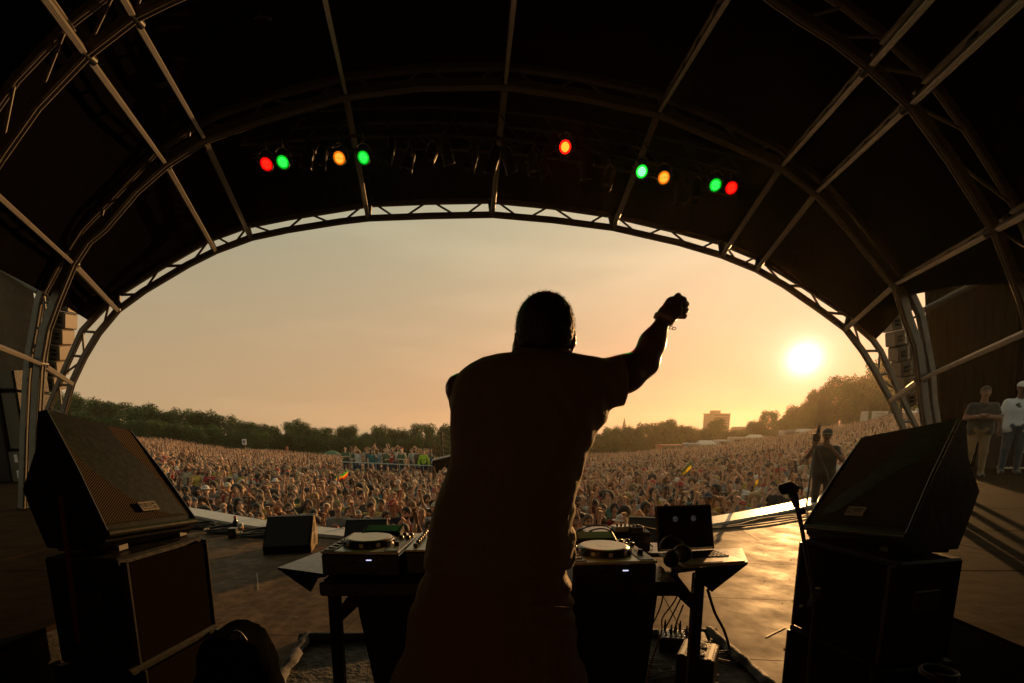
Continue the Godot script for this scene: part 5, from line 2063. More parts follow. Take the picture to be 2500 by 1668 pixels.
func build_floor_things() -> void:
	# rug under the table with a turned-up dark edge
	var c := [FL(738, 1562), FL(1742, 1548), FL(1960, 1740), FL(620, 1740)]
	var rug := thing("stage_rug", "dark stained rug with a turned-up edge under the decks", "rug", (c[0] + c[2]) / 2)
	var mb := MB.new()
	mb.poly([c[0] + Vector3(0, 0.006, 0), c[1] + Vector3(0, 0.006, 0), c[2] + Vector3(0, 0.006, 0), c[3] + Vector3(0, 0.006, 0)], Vector3.UP)
	part("pile", mb, mat("rug", Color(0.075, 0.068, 0.045), 0.95, 0.0, 0.65, 0.9, 0.8), rug)
	for q in [[c[0], c[1]], [c[0], c[3]], [c[1], c[2]]]:
		mb = MB.new()
		var rows := []
		var a: Vector3 = q[0]
		var b: Vector3 = q[1]
		var side := (b - a).cross(Vector3.UP).normalized()
		if side.dot((c[0] + c[2]) / 2 - a) < 0:
			side = -side
		for k in 5:
			var row := []
			for i in 25:
				var f := i / 24.0
				var t := k / 4.0
				var wob := 0.010 * sin(f * 19.0) + 0.006 * sin(f * 43.0)
				row.append(a.lerp(b, f) + side * (0.10 * t + wob * t - 0.02) + Vector3(0, 0.008 + (0.055 + wob * 0.8) * sin(PI * t * 0.86), 0))
			rows.append(row)
		mb.grid(rows)
		part("rolled_edge", mb, mat("rug_edge", Color(0.022, 0.016, 0.010), 0.85, 0.0, 0.5, 3.0, 0.6), rug)
	# connector box
	var p := FL(1668, 1592)
	var bs := Basis(Vector3.UP, deg_to_rad(-12.0))
	var o := thing("stage_box", "black stage box bristling with silver connectors on the floor right of the table", "stage box", p)
	mb = MB.new()
	mb.box(p + Vector3(0, 0.055, -0.03), Vector3(0.30, 0.10, 0.17), bs, 0.005)
	part("body", mb, M.black, o)
	mb = MB.new()
	mb.box(p + bs * Vector3(-0.02, 0.107, -0.03), Vector3(0.23, 0.006, 0.15), bs, 0.001)
	var pan := part("panel", mb, mat("panel_grey", Color(0.30, 0.29, 0.25), 0.4, 0.4), o)
	for i in 7:
		for j in 3:
			mb = MB.new()
			var jc := p + bs * Vector3(-0.115 + 0.032 * i, 0.110, -0.075 + 0.042 * j)
			mb.lathe([Vector2(0.0, 0.001), Vector2(0.006, 0.002), Vector2(0.010, 0.007), Vector2(0.012, 0.004), Vector2(0.013, 0.0)], 10, Transform3D(bs, jc))
			part("socket", mb, M.chrome, pan)
			if (i + j) % 3 == 0:
				mb = MB.new()
				mb.lathe([Vector2(0.009, 0.0), Vector2(0.010, 0.03), Vector2(0.006, 0.06), Vector2(0.004, 0.075)], 8, Transform3D(bs, jc))
				part("plug", mb, M.satin, pan)
	# amplifier with two fan grilles, labelled emblem marks
	var q := FL(1716, 1665)
	var b2 := Basis(Vector3.UP, deg_to_rad(-28.0))
	o = thing("power_amplifier", "squat black amplifier with two round marked panels on top, on the rug", "amplifier", q)
	mb = MB.new()
	mb.box(q + Vector3(-0.03, 0.095, -0.02), Vector3(0.20, 0.19, 0.25), b2, 0.006)
	part("body", mb, M.black, o)
	for k in 3:
		mb = MB.new()
		mb.box(q + Vector3(-0.03, 0.193, -0.02) + b2 * Vector3(-0.072 + 0.072 * k, 0, 0), Vector3(0.022, 0.004, 0.235), b2, 0.001)
		part("pale_stripe", mb, M.white, o)
	for k in 2:
		var fc := q + Vector3(-0.03, 0.193, -0.02) + b2 * Vector3(0.0, 0, -0.055 + 0.11 * k)
		mb = MB.new()
		mb.lathe([Vector2(0.0, 0.003), Vector2(0.046, 0.003), Vector2(0.046, 0.0)], 24, Transform3D(b2, fc))
		var disc := part("round_panel", mb, mat("fan_grey", Color(0.20, 0.17, 0.20), 0.5), o)
		for t in 3:
			mb = MB.new()
			var ring := []
			for i in 25:
				var a := TAU * i / 24
				ring.append(fc + b2 * Vector3(cos(a), 0.0035 / (0.014 + 0.013 * t), sin(a)) * (0.014 + 0.013 * t))
			mb.tube(ring, 0.0018, 5)
			part("ring_mark", mb, M.black, disc)
		for t in 3:
			mb = MB.new()
			mb.box(fc + b2 * Vector3(0.0, 0.005, -0.018 + 0.018 * t), Vector3(0.05 - 0.012 * absf(t - 1), 0.002, 0.004), b2)
			part("bar_mark", mb, M.black, disc)
	# leads from the table to the floor
	var falls := [[[1612, 1384], [1622, 1400], [1616, 1470], [1590, 1530], [1556, 1575], [1548, 1610], [1566, 1660], [1570, 1700]], [[1654, 1370], [1654, 1420], [1650, 1462], [1618, 1508], [1616, 1540], [1604, 1575], [1590, 1620], [1575, 1680]], [[1662, 1462], [1640, 1505], [1622, 1538]], [[1668, 1478], [1652, 1520], [1645, 1545]], [[1709, 1420], [1700, 1490], [1688, 1530]], [[1720, 1412], [1706, 1480], [1690, 1525]], [[1728, 1440], [1745, 1495], [1768, 1540], [1782, 1585]]]
	var fl := ["thin tan lead hanging from the deck corner to the floor", "thin red lead hanging below the headphones to the floor", "black lead slanting down to the stage box, left one", "black lead slanting to the stage box beside the table leg", "black lead hanging just right of the right table leg", "thick black lead right of the right table leg", "thick black mains lead curving from the right flap to the floor"]
	for k in falls.size():
		var ps := []
		for i in falls[k].size():
			var e = falls[k][i]
			var f: float = float(i) / (falls[k].size() - 1)
			var w := W(e[0], e[1], 2.12 + 0.14 * f)
			w.y = maxf(w.y, 0.015)
			ps.append(w)
		var m: Material = M.rubber
		if k == 0:
			m = mat("tan_rubber", Color(0.16, 0.09, 0.04), 0.5)
		elif k == 1:
			m = mat("red_rubber", Color(0.16, 0.012, 0.010), 0.5)
		cable(ps, 0.0065 if k >= 5 else 0.0035, m, fl[k], "leads hanging from the table")
	var coils := [[1600, 1640, 0.12, "loose pale lead coiled on the rug at the foot of the table"], [1540, 1650, 0.15, "black lead coiled under the table on the rug"], [1780, 1618, 0.10, "black and silver lead looped beside the amplifier"]]
	for q2 in coils:
		var cc := FL(q2[0], q2[1])
		var ps := []
		for k in 30:
			var a := k * 0.62
			ps.append(cc + Vector3(cos(a) * q2[2] * (1.0 + 0.15 * sin(k)), 0.012 + 0.0012 * k, sin(a) * q2[2] * 0.7))
		cable(ps, 0.0042, mat("grey_rubber", Color(0.12, 0.11, 0.10), 0.4) if q2[0] == 1600 else M.rubber, q2[3], "leads on the floor")
	# leads along the front edge of the stage
	var runs := [[[[480, 1262], [560, 1278], [640, 1290], [760, 1304], [800, 1310]], "black lead along the front edge at left"], [[[1730, 1292], [1800, 1285], [1860, 1270], [1960, 1258], [2010, 1250]], "black lead along the stage edge at right, left of the monitor"], [[[1740, 1278], [1830, 1262], [1910, 1248], [1990, 1232]], "thin black lead nearest the stage edge at right"], [[[1700, 1296], [1790, 1290], [1880, 1280], [1990, 1262]], "thick black lead crossing the bright floor at right"]]
	for r in runs:
		var ps := []
		for e in r[0]:
			ps.append(FL(e[0], e[1]) + Vector3(0, 0.02, 0))
		cable(ps, 0.014, M.rubber, r[1], "leads on the floor")
	for q2 in [[490, 1292, 0.22, "coil of black cable right of the left monitor"], [545, 1302, 0.26, "flat coil of black cable near the stage edge at left"], [632, 1310, 0.30, "heap of black cable beside the small floor wedge"]]:
		var cc := FL(q2[0], q2[1])
		var ps := []
		for k in 44:
			var a := k * 0.5
			ps.append(cc + Vector3(cos(a) * q2[2] * (0.8 + 0.2 * sin(k * 0.7)), 0.014 + 0.0018 * k, sin(a) * q2[2] * (0.8 + 0.2 * cos(k * 0.9))))
		cable(ps, 0.012, M.rubber, q2[3], "coils of cable at the stage edge")
	# bottle, can, black box
	var bp := FL(577, 1298)
	o = thing("bottle", "small dark bottle with a red cap standing at the stage edge", "bottle", bp)
	mb = MB.new()
	mb.lathe([Vector2(0.0, 0.0), Vector2(0.04, 0.0), Vector2(0.042, 0.13), Vector2(0.018, 0.18), Vector2(0.016, 0.20)], 14, Transform3D(Basis(), bp))
	part("glass", mb, mat("dark_bottle", Color(0.02, 0.015, 0.03), 0.15), o)
	mb = MB.new()
	mb.lathe([Vector2(0.02, 0.195), Vector2(0.02, 0.225), Vector2(0.0, 0.227)], 12, Transform3D(Basis(), bp))
	part("cap", mb, mat("red_cap", Color(0.45, 0.05, 0.02), 0.4), o)
	bp = FL(588, 1300)
	o = thing("drink_can", "pale drink can beside the dark bottle at the stage edge", "can", bp)
	mb = MB.new()
	mb.lathe([Vector2(0.0, 0.0), Vector2(0.036, 0.0), Vector2(0.04, 0.01), Vector2(0.04, 0.12), Vector2(0.033, 0.135), Vector2(0.0, 0.132)], 16, Transform3D(Basis(), bp))
	part("can_body", mb, M.white, o)
	mb = MB.new()
	mb.lathe([Vector2(0.0405, 0.03), Vector2(0.0408, 0.06), Vector2(0.0405, 0.09)], 16, Transform3D(Basis(), bp))
	part("printed_band", mb, mat("orange_band", Color(0.45, 0.16, 0.05), 0.5), o)
	bp = FL(570, 1314)
	o = thing("power_box", "small black power box with a red mark near the stage edge", "power box", bp)
	mb = MB.new()
	mb.box(bp + Vector3(0, 0.07, 0), Vector3(0.10, 0.14, 0.12), Basis(Vector3.UP, 0.2), 0.006)
	part("body", mb, M.satin, o)
	mb = MB.new()
	mb.box(bp + Vector3(0.002, 0.06, 0.062), Vector3(0.03, 0.03, 0.006), Basis(Vector3.UP, 0.2))
	part("socket", mb, mat("dull_red", Color(0.14, 0.03, 0.02), 0.5), o)
	# microphone stand in front of the right monitor
	var dm := 1.78
	var clip := W(1932, 1196, dm)
	var foot := W(2012, 1600, dm)
	foot.y = 0.0
	o = thing("microphone_stand", "black boom microphone stand with an empty clip before the right monitor", "microphone stand", foot)
	var mid := W(1988, 1468, dm)
	mb = MB.new()
	mb.tube([Vector3(mid.x + 0.01, 0.03, mid.z), mid + Vector3(0.01, 0.05, 0)], 0.011, 10)
	part("upright", mb, M.satin, o)
	mb = MB.new()
	mb.tube([W(1946, 1236, dm), W(1958, 1290, dm), mid], [0.0085, 0.0075, 0.0055], 9)
	part("boom", mb, M.satin, o)
	mb = MB.new()
	mb.box(mid, Vector3(0.03, 0.045, 0.035), Basis(Vector3.FORWARD, 0.3), 0.006)
	part("boom_clutch", mb, M.satin, o)
	mb = MB.new()
	mb.tube([mid + Vector3(-0.03, -0.02, 0.01), mid + Vector3(-0.06, -0.012, 0.02)], 0.006, 8)
	part("clutch_lever", mb, M.chrome, o)
	mb = MB.new()
	mb.tube([W(1946, 1238, dm), W(1940, 1216, dm), W(1934, 1204, dm)], [0.011, 0.014, 0.017], 10)
	part("clip_joint", mb, M.satin, o)
	mb = MB.new()
	mb.tube([W(1942, 1198, dm), W(1928, 1190, dm), W(1908, 1196, dm)], [0.020, 0.024, 0.020], 12, false)
	part("clip", mb, M.rubber, o)
	mb = MB.new()
	mb.tube([W(1952, 1250, dm), W(1962, 1247, dm)], 0.013, 10)
	part("joint_knob", mb, M.satin, o)
	for k in 3:
		var a := k * TAU / 3 + 0.4
		mb = MB.new()
		mb.tube([Vector3(mid.x + 0.01, 0.06, mid.z), Vector3(mid.x + 0.01 + cos(a) * 0.26, 0.012, mid.z + sin(a) * 0.26)], 0.009, 8)
		part("leg", mb, M.satin, o)
	# padded black bag leaning on the left stack
	build_bag()
	# coil at the lower right corner
	var cr := FL(2290, 1660, 0.58)
	var ps2 := []
	for k in 26:
		var a := k * 0.6
		ps2.append(cr + Vector3(cos(a) * 0.05, 0.012 + 0.001 * k, sin(a) * 0.05))
	cable(ps2, 0.006, M.rubber, "coil of black cable at the lower right beside the right stack", "leads on the floor")


func build_bag() -> void:
	# a slumped padded gig bag: soft rounded body, creases, zip and strap
	var a := W(560, 1570, 2.12)
	var nz := FastNoiseLite.new()
	nz.seed = 9
	nz.frequency = 5.0
	var ctr := W(600, 1640, 2.06)
	var mb := MB.new()
	var lo := Vector3(ctr.x - 0.34, -0.02, ctr.z - 0.24)
	var hi := Vector3(ctr.x + 0.30, W(600, 1525, 2.06).y + 0.05, ctr.z + 0.24)
	var topy: float = W(620, 1536, 2.06).y
	var f := func(p: Vector3) -> float:
		var h := clampf(p.y / topy, 0.0, 1.0)
		var cx := ctr.x - 0.035 + 0.0 * h
		var rx := lerpf(0.23, 0.115, pow(h, 1.2))
		var rz := lerpf(0.17, 0.11, h)
		var q := Vector2((p.x - cx) / rx, (p.z - ctr.z) / rz)
		var d := (pow(pow(absf(q.x), 2.4) + pow(absf(q.y), 2.4), 1.0 / 2.4) - 1.0) * minf(rx, rz)
		d = maxf(d, (p.y - topy + 0.10 * q.x * q.x * rx * 4.0))
		return d + 0.010 * nz.get_noise_3d(p.x * 1.2, p.y * 0.6, p.z) + 0.006 * sin(p.y * 40.0 + p.x * 30.0) * h - 0.004
	nets(mb, lo, hi, 0.016, f)
	var o := thing("padded_bag", "slumped black padded bag at the foot of the left stack", "bag", Vector3(ctr.x, 0, ctr.z))
	part("bag_body", mb, mat("bag_nylon", Color(0.005, 0.005, 0.005), 0.85, 0.0, 0.3, 4.0, 0.5), o)
	mats["bag_nylon"].specular_mode = BaseMaterial3D.SPECULAR_DISABLED
	mb = MB.new()
	var st := []
	for k in 9:
		st.append(W(545 + k * 7, 1576 - 34 * sin(PI * k / 9.0), 2.00))
	mb.tube(st, 0.006, 6)
	part("strap", mb, mat("bag_strap", Color(0.02, 0.018, 0.014), 0.6), o)


# ------------------------------------------------------------------ bodies
func caps_field(p: Vector3, A: PackedVector3Array, B: PackedVector3Array, RA: PackedFloat32Array, RB: PackedFloat32Array, k: float) -> float:
	var d := 9.0
	for i in A.size():
		var ab := B[i] - A[i]
		var t := clampf((p - A[i]).dot(ab) / maxf(ab.length_squared(), 1e-9), 0.0, 1.0)
		var e := p.distance_to(A[i] + ab * t) - lerpf(RA[i], RB[i], t)
		var h := clampf(0.5 + 0.5 * (d - e) / k, 0.0, 1.0)
		d = lerpf(d, e, h) - k * h * (1.0 - h)
	return d


func caps_nets(mb: MB, caps: Array, k: float, cell: float, tint = null, grow := 0.0) -> void:
	var A := PackedVector3Array()
	var B := PackedVector3Array()
	var RA := PackedFloat32Array()
	var RB := PackedFloat32Array()
	var lo := Vector3.ONE * 99.0
	var hi := Vector3.ONE * -99.0
	for c in caps:
		A.append(c[0])
		B.append(c[1])
		RA.append(c[2])
		RB.append(c[3])
		for e in [[c[0], c[2]], [c[1], c[3]]]:
			lo = lo.min(e[0] - Vector3.ONE * (e[1] + cell * 2.5))
			hi = hi.max(e[0] + Vector3.ONE * (e[1] + cell * 2.5))
	nets(mb, lo, hi, cell, func(p: Vector3) -> float: return caps_field(p, A, B, RA, RB, k) - grow, tint)


func ellip(p: Vector3, c: Vector3, r: Vector3) -> float:
	var q := (p - c) / r
	return (q.length() - 1.0) * minf(r.x, minf(r.y, r.z))


func smin(a: float, b: float, k: float) -> float:
	var h := clampf(0.5 + 0.5 * (b - a) / k, 0.0, 1.0)
	return lerpf(b, a, h) - k * h * (1.0 - h)


class Rows:  # stacked cross-sections: height, left, right, half depth, depth centre
	var y := PackedFloat32Array()
	var l := PackedFloat32Array()
	var r := PackedFloat32Array()
	var b := PackedFloat32Array()
	var z := PackedFloat32Array()

	func field(p: Vector3, ex: float) -> float:
		var n := y.size()
		var k := 0
		while k < n - 2 and p.y < y[k + 1]:
			k += 1
		var t := clampf((p.y - y[k]) / (y[k + 1] - y[k]), 0.0, 1.0)
		var L := lerpf(l[k], l[k + 1], t)
		var R := lerpf(r[k], r[k + 1], t)
		var bb := lerpf(b[k], b[k + 1], t)
		var a := maxf((R - L) * 0.5, 0.004)
		var q := pow(pow(absf(p.x - (L + R) * 0.5) / a, ex) + pow(absf(p.z - lerpf(z[k], z[k + 1], t)) / bb, ex), 1.0 / ex)
		var d := (q - 1.0) * minf(a, bb)
		if p.y > y[0]:
			d = maxf(d, p.y - y[0])
		if p.y < y[n - 1]:
			d = maxf(d, y[n - 1] - p.y)
		return d


func build_dj() -> void:
	var D := 1.56
	var skin := mat("dark_skin", Color(0.11, 0.052, 0.028), 0.42, 0.0, 0.15, 8.0, 0.2)
	var tee := mat("olive_cotton", Color(0.20, 0.14, 0.075), 0.92, 0.0, 0.25, 7.0, 0.7)
	tee.rim_enabled = true
	tee.rim = 0.5
	tee.rim_tint = 0.6
	var chino := mat("brown_twill", Color(0.20, 0.115, 0.058), 0.92, 0.0, 0.25, 7.0, 0.7)
	chino.rim_enabled = true
	chino.rim = 0.4
	chino.rim_tint = 0.6
	var hairm := mat("black_hair", Color(0.010, 0.008, 0.007), 0.75, 0.0, 0.3, 18.0, 1.0)
	var foot := FL(1210, 1900)
	var o := thing("person", "performer in an olive t-shirt seen from behind, right arm raised to the crowd", "person", Vector3(W(1215, 1400, D).x, 0, -D))
	var nz := FastNoiseLite.new()
	nz.seed = 3
	nz.frequency = 4.0
	nz.fractal_octaves = 3
	# ---- shirt
	var R := Rows.new()
	for q in [[862, 1262, 1360, 0.055, 1.565], [868, 1200, 1420, 0.085, 1.565], [876, 1172, 1450, 0.100, 1.565], [890, 1146, 1470, 0.118, 1.565], [911, 1121, 1480, 0.130, 1.565], [943, 1105, 1485, 0.140, 1.57], [990, 1098, 1486, 0.150, 1.575], [1019, 1096, 1481, 0.155, 1.58], [1054, 1097, 1465, 0.158, 1.58], [1097, 1098, 1440, 0.160, 1.585], [1132, 1094, 1430, 0.162, 1.59], [1169, 1082, 1421, 0.165, 1.595], [1231, 1058, 1408, 0.170, 1.60], [1293, 1043, 1404, 0.172, 1.60], [1336, 1037, 1407, 0.172, 1.60], [1372, 1030, 1404, 0.168, 1.60], [1386, 1028, 1398, 0.166, 1.60]]:
		var a := W(q[1], q[0], D)
		R.y.append(a.y)
		R.l.append(a.x)
		R.r.append(W(q[2], q[0], D).x)
		R.b.append(q[3])
		R.z.append(-q[4])
	var sh := W(1430, 938, D)
	var hem := W(1517, 929, 1.575)
	var sdir := (hem - sh).normalized()
	var lsh := W(1165, 955, D)
	var lhem := W(1116, 972, 1.61)
	var ldir := (lhem - lsh).normalized()
	var armpit := W(1478, 1004, D)
	var waist := W(1395, 1300, D)
	var field := func(p: Vector3) -> float:
		var d := R.field(p, 2.3)
		var t := clampf((p - sh).dot(sdir) / sh.distance_to(hem), 0.0, 1.0)
		var e := p.distance_to(sh + (hem - sh) * t) - lerpf(0.071, 0.070, t)
		e = maxf(e, (p - hem).dot(sdir))
		d = smin(d, e, 0.035)
		t = clampf((p - lsh).dot(ldir) / lsh.distance_to(lhem), 0.0, 1.0)
		e = p.distance_to(lsh + (lhem - lsh) * t) - lerpf(0.050, 0.036, t)
		e = maxf(e, (p - lhem).dot(ldir))
		d = smin(d, e, 0.03)
		# drag folds from the raised armpit and slack folds at the waist
		var v := p - armpit
		var along_ := (v.x * 0.55 - v.y * 0.83)
		var across := (v.x * 0.83 + v.y * 0.55)
		var near := exp(-v.length_squared() / 0.05)
		d += 0.0032 * near * sin(across * 95.0 + 2.0 * nz.get_noise_3dv(p * 1.5))
		v = p - waist
		near = exp(-(v.x * v.x + v.y * v.y) / 0.03)
		d += 0.0042 * near * sin(v.y * 75.0 - v.x * 30.0 + 3.0 * nz.get_noise_3dv(p * 2.0))
		return d + 0.005 * nz.get_noise_3d(p.x * 1.0, p.y * 0.55, p.z) + 0.003 * nz.get_noise_3d(p.x * 3.0, p.y * 1.6, p.z * 2.0)
	var mb := MB.new()
	nets(mb, Vector3(R.l[16] - 0.05, R.y[16] - 0.02, -D - 0.26), Vector3(hem.x + 0.05, R.y[0] + 0.03, -D + 0.19), 0.0085, field)
	var shirt := part("shirt", mb, tee, o)
	# sleeve hem, neck rib
	mb = MB.new()
	var ring := []
	var sx := sdir.cross(Vector3.BACK).normalized()
	for k in 29:
		var a := TAU * k / 28
		ring.append(hem - sdir * 0.006 + (sx * cos(a) + sdir.cross(sx) * sin(a)) * 0.0705)
	mb.tube(ring, 0.0042, 6, false)
	part("sleeve_hem", mb, tee, shirt)
	mb = MB.new()
	ring = []
	for k in 33:
		var a := TAU * k / 32
		ring.append(W(1312, 873, 1.575) + Vector3(cos(a) * 0.094, 0.004 * cos(a * 2.0) - 0.002 - 0.006 * sin(a), sin(a) * 0.076))
	mb.tube(ring, 0.0085, 7, false)
	part("neck_rib", mb, tee, shirt)
	# ---- trousers and belt
	var T := Rows.new()
	for q in [[1360, 1052, 1380, 0.142, 1.60], [1400, 1036, 1384, 0.148, 1.60], [1430, 1018, 1394, 0.156, 1.60], [1496, 1000, 1404, 0.168, 1.60], [1560, 988, 1408, 0.165, 1.595], [1614, 976, 1413, 0.160, 1.59], [1668, 966, 1418, 0.155, 1.585], [1720, 958, 1424, 0.150, 1.58]]:
		var a := W(q[1], q[0], D)
		T.y.append(a.y)
		T.l.append(a.x)
		T.r.append(W(q[2], q[0], D).x)
		T.b.append(q[3])
		T.z.append(-q[4])
	var yb := T.y[7]
	var xl := lerpf(T.l[7], T.r[7], 0.25)
	var xr := lerpf(T.l[7], T.r[7], 0.76)
	var rad := (T.r[7] - T.l[7]) * 0.245
	var LA := PackedVector3Array([Vector3(xl, yb + 0.04, -1.58), Vector3(xr, yb + 0.04, -1.58)])
	var LB := PackedVector3Array([Vector3(xl - 0.05, 0.06, -1.55), Vector3(xr + 0.03, 0.06, -1.60)])
	var lra := PackedFloat32Array([rad, rad])
	var lrb := PackedFloat32Array([0.085, 0.085])
	var tf := func(p: Vector3) -> float:
		var d := 9.0
		if p.y > yb - 0.02:
			d = T.field(p, 2.25)
			var cleft := absf(p.x - lerpf(xl, xr, 0.5))
			d += 0.055 * exp(-cleft * cleft / 0.0016) * clampf((1.0 - (p.y - yb) / 0.26), 0.0, 1.0) * (1.0 if p.z > -1.58 else 0.4)
		if p.y < yb + 0.2:
			d = smin(d, maxf(caps_field(p, LA, LB, lra, lrb, 0.02), 0.05 - p.y), 0.05)
		var v := p - W(1388, 1470, 1.50)
		d += 0.007 * exp(-v.length_squared() / 0.012) * sin(v.y * 120.0 + v.x * 60.0)
		return d + 0.012 * nz.get_noise_3d(p.x * 1.6, p.y * 0.8, p.z * 1.2) + 0.003 * nz.get_noise_3d(p.x * 4.0, p.y * 2.0, p.z * 3.0)
	mb = MB.new()
	nets(mb, Vector3(T.l[7] - 0.12, 0.02, -1.84), Vector3(T.r[7] + 0.12, T.y[0] + 0.03, -1.36), 0.0125, tf)
	var tr := part("trousers", mb, chino, o)
	mb = MB.new()
	var pk := W(1345, 1432, 1.44)
	mb.box(Vector3(pk.x, pk.y - 0.06, -1.432), Vector3(0.13, 0.004, 0.006), Basis(Vector3.BACK, -0.06), 0.002)
	part("pocket_seam", mb, chino, tr)
	for s in 2:
		mb = MB.new()
		var fx: float = (xl - 0.05) if s == 0 else (xr + 0.03)
		mb.ball(Vector3(fx, 0.04, -1.66 - 0.03 * s), Vector3(0.052, 0.045, 0.14), 14, 8)
		part("shoe", mb, M.rubber, o)
	# ---- head, neck, arms and hands as one skin mesh
	mb = MB.new()
	var hc := W(1331, 806, 1.545)
	var nb := W(1311, 880, 1.575)
	var head := func(p: Vector3) -> float:
		var q := (p - hc).rotated(Vector3.UP, 0.10)
		var d := ellip(q, Vector3(0, 0.010, 0.0), Vector3(0.078, 0.088, 0.096))
		d = smin(d, ellip(q, Vector3(0, -0.062, -0.045), Vector3(0.066, 0.055, 0.062)), 0.035)  # jaw
		d = smin(d, ellip(q, Vector3(0, -0.022, -0.098), Vector3(0.017, 0.028, 0.020)), 0.012)  # nose
		d = smin(d, ellip(q, Vector3(0, -0.060, -0.094), Vector3(0.028, 0.013, 0.014)), 0.010)  # lips
		for s in [-1.0, 1.0]:
			d = smin(d, ellip(q, Vector3(0.080 * s, -0.030, 0.004), Vector3(0.011, 0.031, 0.019)), 0.008)  # ears
			d = maxf(d, -ellip(q, Vector3(0.031 * s, 0.006, -0.098), Vector3(0.015, 0.009, 0.010)))  # eye sockets
			d = smin(d, ellip(q, Vector3(0.031 * s, 0.004, -0.084), Vector3(0.012, 0.012, 0.012)), 0.003)
		var a := hc + Vector3(-0.004, -0.05, -0.01)
		var ab := nb - a
		var t := clampf((p - a).dot(ab) / ab.length_squared(), 0.0, 1.0)
		d = smin(d, p.distance_to(a + ab * t) - lerpf(0.062, 0.078, t), 0.03)
		var fold := p.y - W(1320, 852, 1.5).y
		return d + 0.0015 * sin(fold * 230.0) * exp(-fold * fold / 0.0012)
	nets(mb, hc + Vector3(-0.12, -0.17, -0.15), hc + Vector3(0.12, 0.13, 0.13), 0.0052, head)
	var el := W(1573, 884, 1.60)
	var fm := W(1592, 838, 1.60)
	var wr := W(1616, 789, 1.60)
	caps_nets(mb, [[W(1455, 930, 1.565), W(1520, 916, 1.58), 0.064, 0.056], [W(1520, 914, 1.58), el, 0.054, 0.042], [W(1545, 922, 1.585), W(1578, 893, 1.60), 0.034, 0.026], [el, fm, 0.041, 0.038], [fm, wr, 0.037, 0.0225]], 0.02, 0.0072)
	# left arm, hidden in front of the body, reaching to the decks
	var le := W(1150, 1050, 1.80)
	var lw := W(1120, 1300, 2.02)
	caps_nets(mb, [[W(1125, 950, 1.59), le, 0.048, 0.042], [le, lw, 0.040, 0.026], [lw, lw + Vector3(0.01, -0.02, -0.09), 0.026, 0.028]], 0.02, 0.012)
	for k in 5:
		var r0 := lw + Vector3(-0.028 + 0.014 * k, -0.025, -0.10)
		mb.tube([r0, r0 + Vector3(0.002, 0.004, -0.035), r0 + Vector3(0.003, -0.012, -0.062)], [0.009, 0.008, 0.006], 7)
	# right hand: half-closed fist, five fingers
	var hd := [[wr, W(1624, 771, 1.60), 0.0225, 0.026], [W(1624, 771, 1.60), W(1640, 742, 1.605), 0.024, 0.021], [W(1627, 777, 1.60), W(1650, 762, 1.605), 0.022, 0.019], [W(1630, 765, 1.60), W(1648, 748, 1.605), 0.026, 0.020]]
	var fing := [[[1638, 738, 1.605], [1655, 724, 1.625], [1665, 731, 1.648], [1658, 741, 1.652], 0.0100], [[1648, 744, 1.605], [1668, 733, 1.622], [1675, 744, 1.645], [1664, 751, 1.650], 0.0098], [[1650, 754, 1.605], [1669, 749, 1.620], [1674, 758, 1.640], [1662, 762, 1.645], 0.0092], [[1648, 766, 1.605], [1667, 765, 1.616], [1671, 772, 1.632], [1660, 774, 1.637], 0.0082], [[1630, 778, 1.615], [1642, 780, 1.637], [1652, 771, 1.655], [1658, 763, 1.660], 0.0098]]
	for f in fing:
		for k in 3:
			hd.append([W(f[k][0], f[k][1], f[k][2]), W(f[k + 1][0], f[k + 1][1], f[k + 1][2]), f[4] * (1.0 - 0.06 * k), f[4] * (0.95 - 0.08 * k)])
	caps_nets(mb, hd, 0.006, 0.0033)
	part("body", mb, skin, o)
	# ---- hair: short, dense, with a fuzzy outline
	mb = MB.new()
	var hz := FastNoiseLite.new()
	hz.seed = 21
	hz.frequency = 60.0
	var hair := func(p: Vector3) -> float:
		var q := (p - hc).rotated(Vector3.UP, 0.10)
		var d := ellip(q, Vector3(0, 0.012, 0.004), Vector3(0.0845, 0.0905, 0.100))
		d = smin(d, ellip(q, Vector3(0, -0.030, 0.030), Vector3(0.071, 0.055, 0.068)), 0.03)
		d = maxf(d, -(q.z + 0.060 + 0.55 * maxf(0.0, 0.05 - q.y)) if q.y > 0.0 else -(q.z + 0.032 - 0.35 * minf(0.0, q.y)))  # face side
		d = maxf(d, -(q.y + 0.056 + 0.006 * cos(q.x * 40.0)))
		return d + 0.0026 * hz.get_noise_3dv(p)
	nets(mb, hc + Vector3(-0.12, -0.10, -0.13), hc + Vector3(0.12, 0.14, 0.13), 0.0046, hair)
	var hr := RandomNumberGenerator.new()
	hr.seed = 4
	var cnt := mb.v.size()
	for k in 5200:
		var i := hr.randi() % cnt
		var p := mb.v[i] + Vector3(hr.randfn(), hr.randfn(), hr.randfn()) * 0.002
		var nn := mb.n[i]
		if nn.length() < 0.5 or p.y < hc.y - 0.06:
			continue
		var side := nn.cross(Vector3(hr.randfn(), hr.randfn(), hr.randfn())).normalized()
		var tip := p + nn * hr.randf_range(0.002, 0.0055) + side * 0.002
		var f := mb.v.size()
		mb.vert(p - side * 0.0007, nn)
		mb.vert(p + side * 0.0007, nn)
		mb.vert(tip, nn)
		mb.face(f, f + 1, f + 2)
	part("hair", mb, hairm, o)
	# ---- small things worn
	mb = MB.new()
	ring = []
	for k in 41:
		var a := TAU * k / 40
		ring.append(W(1314, 862, 1.568) + Vector3(cos(a) * 0.081, -0.006 - 0.012 * sin(a) + 0.0015 * sin(a * 40.0), sin(a) * 0.073))
	mb.tube(ring, 0.0032, 6, false)
	tag(part("necklace", mb, M.chrome), "beaded necklace round the performer's neck", "necklace")
	mb = MB.new()
	ring = []
